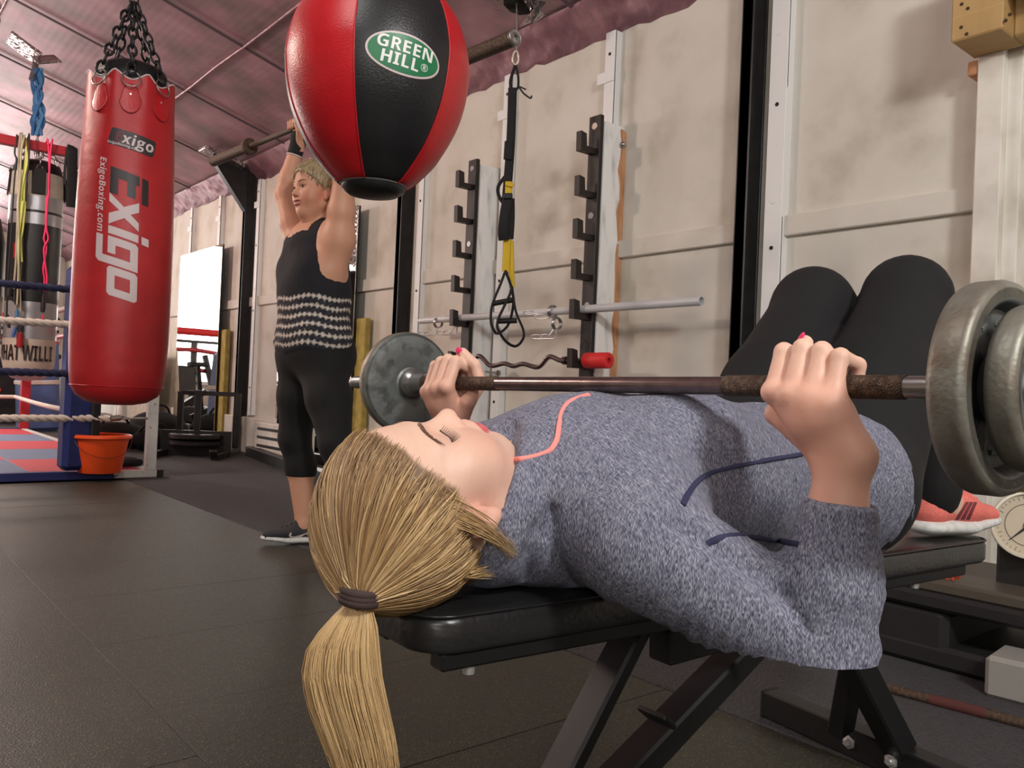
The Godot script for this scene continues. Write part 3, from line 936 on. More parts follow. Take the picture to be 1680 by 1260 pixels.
# ------------------------------------------------------------------ gun rack with bars, suspension trainer
func racks() -> void:
	var tops := [[777.0, 262.0, 0.082, [310, 366, 422, 478, 533, 600]], [978.0, 190.0, 0.082, [252, 323, 392, 457, 521, 600]]]
	var hookz := []
	var hy := []
	for k in 2:
		var d = tops[k]
		var p := on_x(d[0], d[1], 2.99)
		hookz.append(p.z)
		var t := thing("bar_rack", Vector3(3.07, 0.0, p.z), ["black hooked rack upright on white timber left of the suspension straps", "black hooked rack upright on peeling timber right of the suspension straps"][k], "rack", "bar rack uprights on the wall")
		var ph := p.y - 0.03
		put("timber", MB.new().box(Vector3(3.085, ph * 0.5, p.z + 0.004), Vector3(0.145, ph, 0.088), Basis.IDENTITY, 0.004), M.white_wood, t)
		if k == 1:
			# split raw edge where the white paint has flaked from the back of the timber
			var ed := PackedVector2Array()
			var q := 24
			for i in q + 1:
				ed.append(Vector2(3.128 + 0.008 * sin(i * 1.7) + 0.006 * sin(i * 4.1), 0.36 + (ph - 0.38) * i / q))
			ed.append(Vector2(3.158, ph - 0.03)); ed.append(Vector2(3.158, 0.36))
			put("bare_edge", MB.new().slab(ed, 0.016, Transform3D(Basis.IDENTITY, Vector3(0, 0, p.z + 0.044))), M.raw_wood, t)
			put("coach_bolt", MB.new().lathe([Vector2(0, 0.02), Vector2(0.014, 0.012), Vector2(0.016, 0.0)], 14, Transform3D(Basis(Vector3.RIGHT, PI / 2), Vector3(3.13, ph - 0.1, p.z + 0.06))), M.steel, t)
		put("upright", MB.new().box(Vector3(2.998, p.y * 0.5 + 0.15, p.z - 0.002), Vector3(0.028, p.y - 0.3, d[2]), Basis.IDENTITY, 0.003), M.rack_steel, t)
		for i in 3:
			var wy := p.y - 0.055 - i * 0.46
			put("washer", MB.new().lathe([Vector2(0, 0.004), Vector2(0.017, 0.004), Vector2(0.019, 0)], 18, Transform3D(Basis(Vector3.BACK, PI / 2), Vector3(2.984, wy, p.z))), [M.brass, M.tape][0 if k == 1 and i == 0 else 1], t)
		var ys := []
		for y in d[3]:
			ys.append(on_x(d[0] - 10 - (y - d[1]) * 0.045, y, 2.985).y)
		hy.append(ys)
		for y in ys:
			var hk := MB.new()
			var pr := PackedVector2Array([Vector2(2.985, y - 0.016), Vector2(2.985, y + 0.014), Vector2(2.917, y + 0.014), Vector2(2.912, y + 0.075), Vector2(2.874, y + 0.082), Vector2(2.876, y - 0.016)])
			hk.slab(pr, 0.036, Transform3D(Basis.IDENTITY, Vector3(0, 0, p.z - 0.018)))
			put("hook", hk, M.rack_steel, t)
	# white plastic pipe lying in the fifth hooks
	var yp: float = (hy[0][4] + hy[1][4]) * 0.5 + 0.014 + 0.0215
	var z0: float = on_x(690, 531, 2.945).z
	var z1: float = on_x(1151, 499, 2.945).z
	var pp := MB.new()
	var A := Vector3(2.945, hy[0][4] + 0.036, z0)
	var B := Vector3(2.945, hy[1][4] + 0.036, z1)
	pp.tube(PackedVector3Array([A, B]), 0.0205, 24, false)
	pp.tube(PackedVector3Array([A.lerp(B, 0.0), B]), 0.0175, 24, false)
	for e in [A, B]:
		var d := (B - A).normalized()
		pp.lathe([Vector2(0.0175, 0), Vector2(0.0205, 0)], 24, Transform3D(Basis(Quaternion(Vector3.UP, d)), e))
	solo("plastic_pipe", pp, M.pvc, "long pale grey plastic pipe lying across the rack hooks", "pipe")
	# spring collars hung over the pipe and hooks
	var sp := [[0.09, 0.0, "thin bright spring collar hung at the far left tip of the pale pipe"], [0.185, 0.25, "spring collar hung by the left rack hook under the pale pipe"], [0.566, 0.5, "spring collar clamped round the pale pipe at the right rack, handles raised"], [0.582, -0.1, "spring collar dangling lowest under the pale pipe at the right rack"]]
	for k in 4:
		var c := A.lerp(B, sp[k][0])
		var big := 0.03
		var t := thing("spring_collar", c + Vector3(0, -0.14, 0), sp[k][2], "collar", "spring collars hung on the pale pipe")
		var drop := 0.0 if k == 2 else -0.02 - (0.045 if k == 3 else 0.0)
		var cc := c + Vector3(0, drop, 0)
		var coil := []
		for i in 37:
			var a := TAU * i / 12.0
			coil.append(cc + Vector3(sin(a) * 0.031, cos(a) * 0.031, (i - 18) * 0.0007))
		put("coil", MB.new().tube(path_of(coil, 2), 0.0036, 8), M.steel, t)
		for s in [-1.0, 1.0]:
			var up := 1.0 if k == 2 and s < 0 else -1.0
			var q0 := cc + Vector3(-0.02, -0.026 * absf(up), s * 0.012)
			var dirh := Vector3(-0.35, up * 0.25, s * 0.6 - 0.5)
			if k != 2:
				q0 = cc + Vector3(-0.012, -0.03, s * 0.010)
				dirh = Vector3(-0.5, -0.9, s * 0.45)
			var q1 := q0 + dirh * 0.055
			var hz := Vector3(-0.25, -0.08, -1.0).normalized()
			var pts := [q0, q1, q1 + hz * 0.045, q1 + hz * 0.085 + Vector3(0, 0.006, 0), q1 + hz * 0.088 + Vector3(-0.006, 0.02, 0), q1 + hz * 0.05 + Vector3(-0.006, 0.022, 0), q1 + hz * 0.03 + Vector3(-0.004, 0.012, 0)]
			put("handle", MB.new().tube(path_of(pts, 5), 0.0034, 8), M.chrome, t)
	# cambered curl bar with red grips in the lowest hooks
	var yc: float = hy[0][5] + 0.014 + 0.013
	var zl := A.z + 0.24
	var zr: float = on_x(1004, 584, 2.945).z
	var zA: float = hookz[0]
	var zB: float = hookz[1]
	var cpts := []
	var prof := [[-0.16, 0], [0.02, 0], [0.13, 0.0], [0.2, 0.028], [0.3, -0.028], [0.42, -0.016], [0.5, -0.03], [0.58, -0.018], [0.7, -0.034], [0.78, 0.02], [0.87, 0.0], [0.98, 0], [1.16, 0]]
	for q in prof:
		cpts.append(Vector3(2.945, yc + q[1], lerpf(zA, zB, q[0])))
	var cb := thing("curl_bar", Vector3(2.945, yc - 0.04, (zA + zB) * 0.5), "zigzag steel curl bar with fat red grips in the lowest rack hooks", "barbell")
	put("shaft", MB.new().tube(path_of(cpts, 6), 0.0135, 12), M.bar_steel, cb)
	for q in [[-0.30, -0.04], [1.045, 1.20]]:
		var a := Vector3(2.945, yc, lerpf(zA, zB, q[0]))
		var b := Vector3(2.945, yc, lerpf(zA, zB, q[1]))
		var l := a.distance_to(b)
		var tf := Transform3D(Basis(Quaternion(Vector3.UP, (b - a).normalized())), a)
		put("grip", MB.new().lathe([Vector2(0.0135, -0.002), Vector2(0.034, 0.0), Vector2(0.04, 0.006), Vector2(0.04, l - 0.006), Vector2(0.034, l), Vector2(0.0145, l), Vector2(0.0145, l - 0.06)], 28, tf), M.red_foam, cb)
	for q in [0.1, 0.9]:
		put("collar", MB.new().tube(PackedVector3Array([Vector3(2.945, yc, lerpf(zA, zB, q) - 0.012), Vector3(2.945, yc, lerpf(zA, zB, q) + 0.012)]), 0.022, 18), M.bar_steel, cb)
	suspension()

func strap_strip(pts: Array, w: float, th: float, side: Vector3) -> MB:       # flat webbing along points
	var m := MB.new()
	var path := path_of(pts, 6)
	m.tube(path, w * 0.5, 8, true, th / w, side)
	return m
func suspension() -> void:
	var D := 4.15
	var top := at(846, 30, D)
	var t := thing("suspension_trainer", at(838, 575, D), "black and yellow suspension straps with looped handles hanging from the roof", "straps")
	var side := Vector3(0.55, 0, -0.83).normalized()
	var sx := CB.x
	put("hook", MB.new().tube(path_of([top + Vector3(0, 0.12, 0), at(848, 70, D), at(846, 84, D)], 4), 0.004, 8), M.steel, t)
	put("carabiner", MB.new().ring_tube(at(846, 95, D), CB.z, 0.034, 0.006, 24, 8, 0.42), M.brass, t)
	put("loop", MB.new().tube(path_of([at(846, 106, D), at(838, 130, D), at(838, 146, D)], 5), 0.008, 8, true, 0.5, sx), M.strap, t)
	put("loop", MB.new().tube(path_of([at(846, 106, D), at(850, 125, D), at(850, 142, D), at(846, 148, D)], 5), 0.006, 8, true, 0.5, sx), M.strap, t)
	put("hook_tail", MB.new().tube(path_of([at(850, 140, D), at(858, 152, D), at(870, 161, D), at(872, 157, D)], 5), 0.0045, 8), M.black_steel, t)
	put("hook_tail", MB.new().tube(path_of([at(850, 141, D), at(863, 147, D)], 5), 0.004, 8), M.black_steel, t)
	put("main_strap", strap_strip([at(841, 144, D), at(838, 230, D), at(833, 300, D), at(830, 330, D)], 0.045, 0.012, sx), M.strap, t)
	put("main_strap", strap_strip([at(836, 232, D - 0.01), at(834, 262, D - 0.01)], 0.05, 0.02, sx), M.strap, t)
	put("loop", strap_strip([at(830, 288, D), at(818, 305, D), at(818, 320, D), at(826, 334, D)], 0.018, 0.006, sx), M.strap, t)
	put("yellow_webbing", strap_strip([at(835, 298, D - 0.02), at(834, 330, D - 0.02)], 0.037, 0.01, sx), M.yellow, t)
	put("buckle", MB.new().box(at(836, 303, D - 0.03), Vector3(0.042, 0.02, 0.012), Basis(CB.x, CB.y, CB.z).rotated(CB.z, -0.2), 0.003), M.yellow, t)
	put("buckle", MB.new().box(at(833, 322, D - 0.03), Vector3(0.048, 0.03, 0.022), CB, 0.006), M.black_rubber, t)
	put("folded_strap", strap_strip([at(834, 326, D - 0.02), at(829, 350, D - 0.03), at(826, 380, D - 0.03), at(827, 394, D - 0.02)], 0.056, 0.022, sx), M.strap, t)
	put("folded_strap", strap_strip([at(838, 326, D), at(838, 360, D), at(836, 392, D)], 0.04, 0.018, sx), M.strap, t)
	put("yellow_webbing", strap_strip([at(832, 392, D), at(831, 420, D), at(830, 446, D)], 0.04, 0.008, sx), M.yellow, t)
	put("yellow_webbing", strap_strip([at(838, 395, D + 0.02), at(839, 430, D + 0.02), at(840, 472, D + 0.02)], 0.028, 0.008, sx), M.yellow, t)
	var loops := [[[829, 444], [822, 464], [812, 488], [806, 508], [806, 532], [814, 548]], [[829, 444], [836, 462], [841, 480], [842, 500], [836, 528], [826, 542], [814, 548]], [[840, 470], [836, 484], [826, 505], [817, 525], [817, 540], [830, 560], [846, 568], [858, 556], [858, 540], [846, 510], [840, 470]]]
	for l in loops:
		var pts := []
		for q in l:
			pts.append(at(q[0], q[1], D - 0.02 * (loops.find(l))))
		put("handle_loop", MB.new().tube(path_of(pts, 5), 0.0125, 8, true, 0.45, CB.z.lerp(CB.x, 0.3)), M.strap, t)
	for q in [[[809, 498], [842, 492]], [[815, 527], [848, 526]]]:
		put("handle", MB.new().tube(PackedVector3Array([at(q[0][0], q[0][1], D - 0.02), at(q[1][0], q[1][1], D - 0.03)]), 0.0135, 14), M.black_rubber, t)
	# torn foil round the roof hook
	var hx := at(846, 22, D)
	var f := MB.new()
	for k in 9:
		var a := TAU * k / 9.0
		var c := hx + Vector3(cos(a) * 0.10, 0.05 - 0.27 * cos(a) * 0.10 + 0.015 * sin(k * 2.3), sin(a) * 0.10)
		var o2 := hx + Vector3(cos(a + 0.35) * 0.16, 0.06 - 0.27 * cos(a + 0.35) * 0.16, sin(a + 0.35) * 0.16)
		f.face_from([c + Vector3(0, -0.05, 0), o2, hx + Vector3(cos(a + 0.7) * 0.1, 0.045, sin(a + 0.7) * 0.1)], hx + Vector3(0, 0.3, 0))
	var hole := MB.new().lathe([Vector2(0.0, 0.05), Vector2(0.075, 0.045), Vector2(0.08, 0.05)], 9, Transform3D(Basis(Vector3.BACK, -0.264), hx))
	var cl: Node3D = get_node("ceiling")
	put("torn_foil", f, M.foil_shiny, cl)
	put("roof_hole", hole, mat(rgb(14, 13, 12), 0.9), cl)

func mirrors() -> void:
	var q := [[[297, 418], [365, 402], 2.11, "tall wall mirror by the plate sled reflecting the bright window"], [[466, 372], [581, 500], 2.11, "tall wall mirror half hidden behind the standing woman"]]
	for k in 2:
		var d = q[k]
		var a := on_x(d[0][0], d[0][1], 3.06)
		var b := on_x(d[1][0], d[1][1], 3.06)
		var zc := (a.z + b.z) * 0.5
		var w := absf(a.z - b.z)
		var t := thing("wall_mirror", Vector3(3.08, 0.04, zc), d[3], "mirror", "tall mirrors along the wall")
		var top: float = (a.y + b.y) * 0.5 if k == 0 else a.y
		put("glass", MB.new().box(Vector3(3.062, top * 0.5 + 0.02, zc), Vector3(0.006, top - 0.04, w), Basis.IDENTITY, 0.001), M.glass_mirror, t)
		put("backing_board", MB.new().box(Vector3(3.074, top * 0.5 + 0.02, zc), Vector3(0.018, top - 0.045, w - 0.006), Basis.IDENTITY, 0.001), M.black_rubber, t)
		put("batten", MB.new().box(Vector3(3.115, 0.62, b.z + 0.06), Vector3(0.05, 1.14, 0.14), Basis.IDENTITY, 0.006), M.yellow_board, t)
		put("batten", MB.new().box(Vector3(3.115, 0.6, a.z + 0.09), Vector3(0.05, 1.1, 0.14), Basis.IDENTITY, 0.006), M.yellow_board, t)

# ------------------------------------------------------------------ things on the floor
func floor_items() -> void:
	# plate sled
	var c := on_y(321, 748, 0.0)
	var t := thing("plate_sled", c, "black steel push sled carrying two black plates in front of the bright mirror", "sled")
	var ax := Vector3(0.55, 0, -0.83)
	var sx := Vector3(0.83, 0, 0.55)
	for s in [-1.0, 1.0]:
		var o: Vector3 = c + sx * (0.26 * s)
		put("skid", MB.new().bar(o - ax * 0.42 + Vector3(0, 0.03, 0), o + ax * 0.45 + Vector3(0, 0.03, 0), 0.06, 0.05).bar(o - ax * 0.42 + Vector3(0, 0.03, 0), o - ax * 0.47 + Vector3(0, 0.09, 0), 0.06, 0.03), M.black_steel, t)
		put("push_post", MB.new().bar(o + ax * 0.4, o + ax * 0.4 + Vector3(0, 0.56, 0), 0.05, 0.05, ax), M.black_steel, t)
	put("cross_bar", MB.new().bar(c - sx * 0.26 + ax * 0.4 + Vector3(0, 0.55, 0), c + sx * 0.26 + ax * 0.4 + Vector3(0, 0.55, 0), 0.04, 0.04), M.black_steel, t)
	put("deck", MB.new().bar(c - sx * 0.3 + Vector3(0, 0.075, 0), c + sx * 0.3 + Vector3(0, 0.075, 0), 0.3, 0.04, ax), M.black_steel, t)
	put("plate_post", MB.new().bar(c + Vector3(0, 0.09, 0), c + Vector3(0, 0.58, 0), 0.05, 0.05, ax), M.black_steel, t)
	for k in 2:
		var y := 0.095 + k * 0.056
		solo("weight_plate", MB.new().lathe([Vector2(0.03, 0.0), Vector2(0.215, 0.0), Vector2(0.232, 0.012), Vector2(0.232, 0.04), Vector2(0.218, 0.05), Vector2(0.175, 0.05), Vector2(0.165, 0.04), Vector2(0.07, 0.038), Vector2(0.06, 0.05), Vector2(0.036, 0.05), Vector2(0.036, 0.0)], 40, Transform3D(Basis.IDENTITY, c + Vector3(0, y, 0))), M.black_gloss, ["lower glossy black plate stacked on the push sled", "upper glossy black plate stacked on the push sled"][k], "weight plate", "plates stacked on the sled")
	# long black beam at the foot of the wall
	var b0 := on_y(392, 747, 0.0)
	var b1 := on_y(560, 812, 0.0)
	solo("floor_beam", MB.new().bar(b0 + Vector3(0.06, 0.045, 0.1), b1 + Vector3(0.06, 0.045, 0), 0.08, 0.09), M.black_steel, "long black steel beam lying on the matting along the wall foot", "beam")
	# aerobic step under the right edge, dial scale on it
	var st := thing("step_platform", Vector3(2.5, 0.0, -0.55), "low black step platform with dull grey top beyond the bench seat", "platform")
	put("top", MB.new().box(Vector3(2.50, 0.215, -0.45), Vector3(0.44, 0.035, 1.5), Basis.IDENTITY, 0.014), mat(rgb(78, 72, 62), 0.5), st)
	put("lip", MB.new().box(Vector3(2.50, 0.178, -0.45), Vector3(0.475, 0.045, 1.54), Basis.IDENTITY, 0.016), M.black_rubber, st)
	for z in [-1.06, -0.47, 0.1]:
		put("riser", MB.new().box(Vector3(2.5, 0.08, z), Vector3(0.45, 0.16, 0.28), Basis.IDENTITY, 0.02), M.black_rubber, st)
	put("skirt", MB.new().box(Vector3(2.5, 0.035, -0.45), Vector3(0.46, 0.06, 1.5), Basis.IDENTITY, 0.012), M.black_rubber, st)
	var dc := on_x(1688, 862, 2.40)
	var rad := 0.0
	rad = dc.distance_to(on_x(1688, 917, 2.40))
	var sc := thing("dial_scale", Vector3(2.46, 0.2325, dc.z), "round white faced dial scale standing on the black step platform", "scale")
	var toc := (EYE - dc)
	toc.y = 0.1
	toc = Vector3(-0.9, 0.12, 0.42).normalized()
	var tf := Transform3D(Basis(Quaternion(Vector3.UP, toc)), dc)
	put("rim", MB.new().lathe([Vector2(rad * 0.90, 0.004), Vector2(rad * 0.93, 0.014), Vector2(rad, 0.012), Vector2(rad, -0.03), Vector2(rad * 0.8, -0.04), Vector2(0, -0.04)], 48, tf), mat(rgb(226, 220, 200), 0.35), sc)
	put("dial", MB.new().lathe([Vector2(rad * 0.92, 0.004), Vector2(0, 0.004)], 48, tf), mat(rgb(198, 184, 160), 0.5), sc)
	put("dial_ring", MB.new().lathe([Vector2(rad * 0.645, 0.0046), Vector2(rad * 0.63, 0.0048), Vector2(rad * 0.615, 0.0046)], 48, tf), mat(rgb(120, 104, 86), 0.5), sc)
	var tk := MB.new()
	for k in 40:
		var a := TAU * k / 40.0
		var l := 0.12 if k % 5 == 0 else 0.06
		tk.box(tf * (Vector3(cos(a), 0, sin(a)) * rad * (0.86 - l * 0.5) + Vector3(0, 0.0046, 0)), Vector3(rad * l, 0.0008, 0.0012), tf.basis * Basis(Vector3.UP, -a), 0)
	put("tick_marks", tk, mat(rgb(70, 60, 52), 0.5), sc)
	put("pointer", MB.new().slab(PackedVector2Array([Vector2(-0.004, 0), Vector2(0.004, 0), Vector2(0.001, rad * 0.7), Vector2(-0.001, rad * 0.7)]), 0.0012, tf * Transform3D(Basis(Vector3.RIGHT, -PI / 2).rotated(Vector3.UP, 1.2), Vector3(0, 0.006, 0))), M.black_rubber, sc)
	put("knob", MB.new().lathe([Vector2(0.012, 0.0), Vector2(0.012, 0.012), Vector2(0.008, 0.016), Vector2(0, 0.017)], 18, tf), mat(rgb(140, 24, 60), 0.35), sc)
	put("body", MB.new().box(Vector3(2.49, (0.2325 + dc.y) * 0.5 - 0.01, dc.z), Vector3(0.13, dc.y - 0.2325 + 0.02, 0.17), Basis.IDENTITY, 0.01), M.black_rubber, sc)
	put("pan", MB.new().box(Vector3(2.49, dc.y + rad + 0.02, dc.z), Vector3(0.24, 0.014, 0.24), Basis.IDENTITY, 0.006).box(Vector3(2.49, dc.y + rad * 0.55, dc.z), Vector3(0.1, rad * 1.0, 0.1), Basis.IDENTITY, 0.006), mat(rgb(214, 206, 176), 0.45), sc)
	# grey block and taped pole on the matting
	var g := on_y(1632, 1146, 0.0)
	solo("foam_block", MB.new().box(g + Vector3(0.08, 0.05, 0.13), Vector3(0.15, 0.1, 0.32), Basis(Vector3.UP, 0.1), 0.01), mat(rgb(150, 148, 142), 0.7), "pale grey block on the matting at the right edge", "block")
	var p0 := on_y(1452, 1128, 0.012)
	var p1 := on_y(1690, 1190, 0.012)
	var pt := thing("wooden_pole", p0.lerp(p1, 0.5) - Vector3(0, 0.012, 0), "thin brown pole with a red taped middle lying behind the bench foot", "pole")
	var prev := p0
	for k in 4:
		var q: float = [0.33, 0.72, 0.82, 1.25][k]
		var e := p0.lerp(p1, q)
		put(["shaft", "red_tape", "shaft", "shaft"][k], MB.new().tube(PackedVector3Array([prev, e]), [0.0115, 0.0125, 0.0115, 0.0115][k], 14), [M.rust_bar, mat(rgb(84, 42, 38), 0.8), M.rust_bar, M.rust_bar][k], pt)
		prev = e
	var oc := MB.new()
	var od := on_x(1556, 940, 2.3)
	for k in 5:
		oc.box(od + Vector3(0.0, 0.004 * k - 0.008, 0.02 * k - 0.05), Vector3(0.03, 0.008, 0.035), Basis(Vector3(1, 0.3, 0.2).normalized(), 0.5 * k), 0.002)
	solo("orange_cloth", oc, mat(rgb(214, 84, 52), 0.8), "scrap of orange cloth on the step platform under the bench seat", "cloth")

# ------------------------------------------------------------------ boxing ring with its clutter
func twisted(a: Vector3, b: Vector3, r: float, pitch := 0.15) -> MB:
	var m := MB.new()
	var d := (b - a)
	var l := d.length()
	d /= l
	var u := d.cross(Vector3.FORWARD if absf(d.z) < 0.8 else Vector3.UP).normalized()
	var w := d.cross(u)
	var n := int(l / pitch * 9.0)
	for s in 3:
		var p := PackedVector3Array()
		for k in n + 1:
			var t := float(k) / n
			var an := TAU * (t * l / pitch + s / 3.0)
			p.append(a + d * (l * t) + (u * cos(an) + w * sin(an)) * r * 0.5 + Vector3(0, -0.02 * sin(t * PI), 0))
		m.tube(p, r * 0.56, 6, true)
	return m
func ring() -> void:
	var X1 := 1.73
	var X0 := -2.9
	var Z0 := -5.87
	var Z1 := -10.45
	var t := thing("boxing_ring", Vector3((X0 + X1) * 0.5, 0.002, (Z0 + Z1) * 0.5), "floor level boxing ring with red and blue mats and white and navy ropes", "ring")
	put("frame_rail", MB.new().box(Vector3((X0 + 1.5) * 0.5, 0.028, Z0), Vector3(1.5 - X0, 0.052, 0.07)), M.blue_steel, t)
	var fe := put("frame_end", MB.new().box(Vector3(1.635, 0.028, Z0), Vector3(0.27, 0.048, 0.062)), M.chipped, t)
	put("end_plug", MB.new().box(Vector3(1.79, 0.028, Z0), Vector3(0.045, 0.05, 0.064)), M.black_rubber, fe)
	var bl := on_z(189, 779, Z0 + 0.037)
	put("rail_bolt", MB.new().lathe([Vector2(0, 0.006), Vector2(0.011, 0.005), Vector2(0.013, 0)], 14, Transform3D(Basis(Vector3.RIGHT, PI / 2), bl)), M.steel, t)
	put("frame_rail", MB.new().box(Vector3(X1, 0.028, (Z0 + Z1) * 0.5 - 0.03), Vector3(0.06, 0.05, Z0 - Z1 - 0.05)), M.chipped, t)
	put("frame_rail", MB.new().box(Vector3(X0, 0.028, (Z0 + Z1) * 0.5), Vector3(0.06, 0.05, Z0 - Z1 - 0.08)), M.blue_steel, t)
	put("frame_rail", MB.new().box(Vector3((X0 + X1) * 0.5, 0.028, Z1), Vector3(X1 - X0, 0.05, 0.06)), M.blue_steel, t)
	# foam tiles in a chequer
	for r in 5:
		for k in 5:
			var z := Z0 - 0.04 - 0.9 * (r + 0.5)
			var xr := X1 - 0.04 - (0.0 if k == 0 else 0.66 + (k - 1) * 0.92)
			var w := 0.66 if k == 0 else 0.92
			put("foam_tile", MB.new().box(Vector3(xr - w * 0.5, 0.026, z), Vector3(w - 0.004, 0.046, 0.896), Basis.IDENTITY, 0.003), M.mat_red if (r + k) % 2 == 0 else M.mat_blue, t)
	# posts, pads
	var wp := put("corner_post", MB.new().box(Vector3(X1, 0.72, Z0 + 0.0), Vector3(0.066, 1.34, 0.066), Basis.IDENTITY, 0.006), M.chipped, t)
	for q in [Vector3(X1, 0.75, Z1), Vector3(X0, 0.75, Z1), Vector3(X0, 0.75, Z0)]:
		put("corner_post", MB.new().box(q, Vector3(0.09, 1.4, 0.09), Basis.IDENTITY, 0.006), M.red_steel, t)
	var px0: float = on_z(99, 600, -5.74).x
	var pad := put("corner_pad", MB.new().box(Vector3(1.255, 0.715, -5.80), Vector3(0.19, 1.29, 0.13), Basis(Vector3.UP, 0.15), 0.03), M.blue_vinyl, t)
	put("pad_strap", MB.new().box(Vector3(1.345, 0.62, -5.765), Vector3(0.055, 1.14, 0.08), Basis(Vector3.UP, 0.15), 0.01), M.strap, pad)
	put("corner_pad", MB.new().box(Vector3(X0 + 0.14, 0.75, Z1 + 0.12), Vector3(0.16, 1.0, 0.12), Basis(Vector3.UP, -0.7), 0.03), M.blue_vinyl, t)
	var hs := [1.205, 0.985, 0.68, 0.40]
	for k in 4:
		var y: float = hs[k]
		var m: Material = M.rope_blue if k % 2 == 0 else M.rope_white
		var zr := -5.745
		put("rope", twisted(Vector3(X0 + 0.05, y, zr), Vector3(1.43, y + 0.003, zr), 0.024), m, t)
		put("turnbuckle", MB.new().tube(PackedVector3Array([Vector3(1.43, y, zr), Vector3(1.50, y + 0.005, zr - 0.03)]), 0.02, 12).ring_tube(Vector3(1.54, y, zr - 0.05), Vector3.UP, 0.035, 0.006).tube(PackedVector3Array([Vector3(1.57, y, zr - 0.06), Vector3(1.70, y, Z0)]), 0.008, 8), M.steel, t)
		put("rope", MB.new().tube(path_of([Vector3(1.44, y + 0.01, zr - 0.03), Vector3(1.50, y - 0.01, -8.0), Vector3(1.62, y, Z1 + 0.1)], 10), 0.021, 10), [M.rope_white, M.red_steel, M.rope_white, M.rope_white][k], t)
		put("rope", MB.new().tube(path_of([Vector3(1.62, y, Z1 + 0.08), Vector3(-0.6, y - 0.03, Z1 + 0.08), Vector3(X0 + 0.05, y, Z1 + 0.08)], 10), 0.021, 10), [M.red_steel, M.rope_blue, M.red_steel, M.rope_white][k], t)
		put("rope", MB.new().tube(path_of([Vector3(X0 + 0.05, y, Z1 + 0.08), Vector3(X0 + 0.06, y - 0.03, -8.0), Vector3(X0 + 0.05, y, Z0 - 0.05)], 10), 0.021, 10), [M.rope_blue, M.red_steel, M.rope_blue, M.rope_white][k], t)
	# bucket
	var bc := Vector3(1.40, 0.052, -5.80)
	var bk := thing("bucket", bc, "bright orange plastic bucket standing in the ring corner beside the blue pad", "bucket")
	put("tub", MB.new().lathe([Vector2(0, 0.004), Vector2(0.118, 0.004), Vector2(0.124, 0.0), Vector2(0.127, 0.006), Vector2(0.166, 0.215), Vector2(0.168, 0.228), Vector2(0.163, 0.228), Vector2(0.122, 0.012), Vector2(0, 0.012)], 48, Transform3D(Basis.IDENTITY, bc)), M.orange, bk)
	put("rim", MB.new().lathe([Vector2(0.163, 0.236), Vector2(0.172, 0.246), Vector2(0.184, 0.24), Vector2(0.186, 0.226), Vector2(0.178, 0.218), Vector2(0.165, 0.222)], 48, Transform3D(Basis.IDENTITY, bc)), M.orange, bk)
	var hp := []
	for k in 13:
		var a := PI * k / 12.0
		hp.append(bc + Vector3(cos(a) * 0.17, 0.225 - sin(a) * 0.12, sin(a) * 0.125 + 0.05))
	put("handle", MB.new().tube(path_of(hp, 3), 0.0022, 6), mat(rgb(120, 52, 28), 0.4), bk)
	# red overhead beam with skipping ropes
	var zb := -6.6
	var e0 := on_z(0, 225, zb)
	var e1 := on_z(124, 250, zb)
	var by := (e0.y + e1.y) * 0.5 - 0.012
	solo("overhead_beam", MB.new().box(Vector3((e1.x - 2.9) * 0.5, by, zb), Vector3(e1.x + 2.9, 0.062, 0.062)).box(Vector3(-2.86, 1.2, zb), Vector3(0.06, by * 2.0 - 2.3, 0.06)), M.red_steel, "red square steel beam overhead at the left, hung with skipping ropes", "beam")
	var bs := thing("tie_strap", Vector3(1.14, by, -6.75), "tangled blue strap hanging from torn roof foil above the red beam", "strap")
	var rp := on_z(58, 108, -6.9)
	put("hook", MB.new().tube(path_of([rp + Vector3(0, 0.12, 0), rp, on_z(52, 130, -6.8)], 4), 0.02, 8), M.steel, bs)
	for k in 7:
		var pts := []
		for i in 6:
			var f := i / 5.0
			pts.append(on_z(lerpf(58, 66, sin(k * 2.1) * 0.5 + 0.5) + 7.0 * sin(k * 1.7 + i * 1.9) * (0.4 if i == 0 else 1.0), lerpf(112, 222, f), lerpf(-6.85, -6.62, f) + 0.02 * sin(k * 3.0 + i)))
		put("webbing", strap_strip(pts, 0.022, 0.006, Vector3(1, 0, 0.2)), mat([rgb(58, 110, 160), rgb(72, 128, 176), rgb(46, 92, 142)][k % 3], 0.7), bs)
	var cl: Node3D = get_node("ceiling")
	var ff := MB.new()
	ff.box(rp + Vector3(-0.08, 0.10, 0.02), Vector3(0.22, 0.02, 0.2), Basis(Vector3(0.2, 0, 1).normalized(), -0.5), 0.006)
	ff.box(rp + Vector3(0.06, 0.05, 0.05), Vector3(0.16, 0.014, 0.14), Basis(Vector3(1, 0.2, 0.6).normalized(), 0.7), 0.004)
	put("torn_foil", ff, M.foil_shiny, cl)
	var zf := zb + 0.05
	var lab := ["neon pink skipping rope hung over the red beam", "yellow green skipping rope bundle hung over the red beam", "grey clear skipping rope with a red handle on the red beam", "black skipping rope hanging furthest left from the red beam", "pale skipping rope with a blue handle on the red beam"]
	var cols := [rgb(248, 52, 110), rgb(222, 226, 116), rgb(176, 170, 150), rgb(28, 26, 28), rgb(196, 190, 150)]
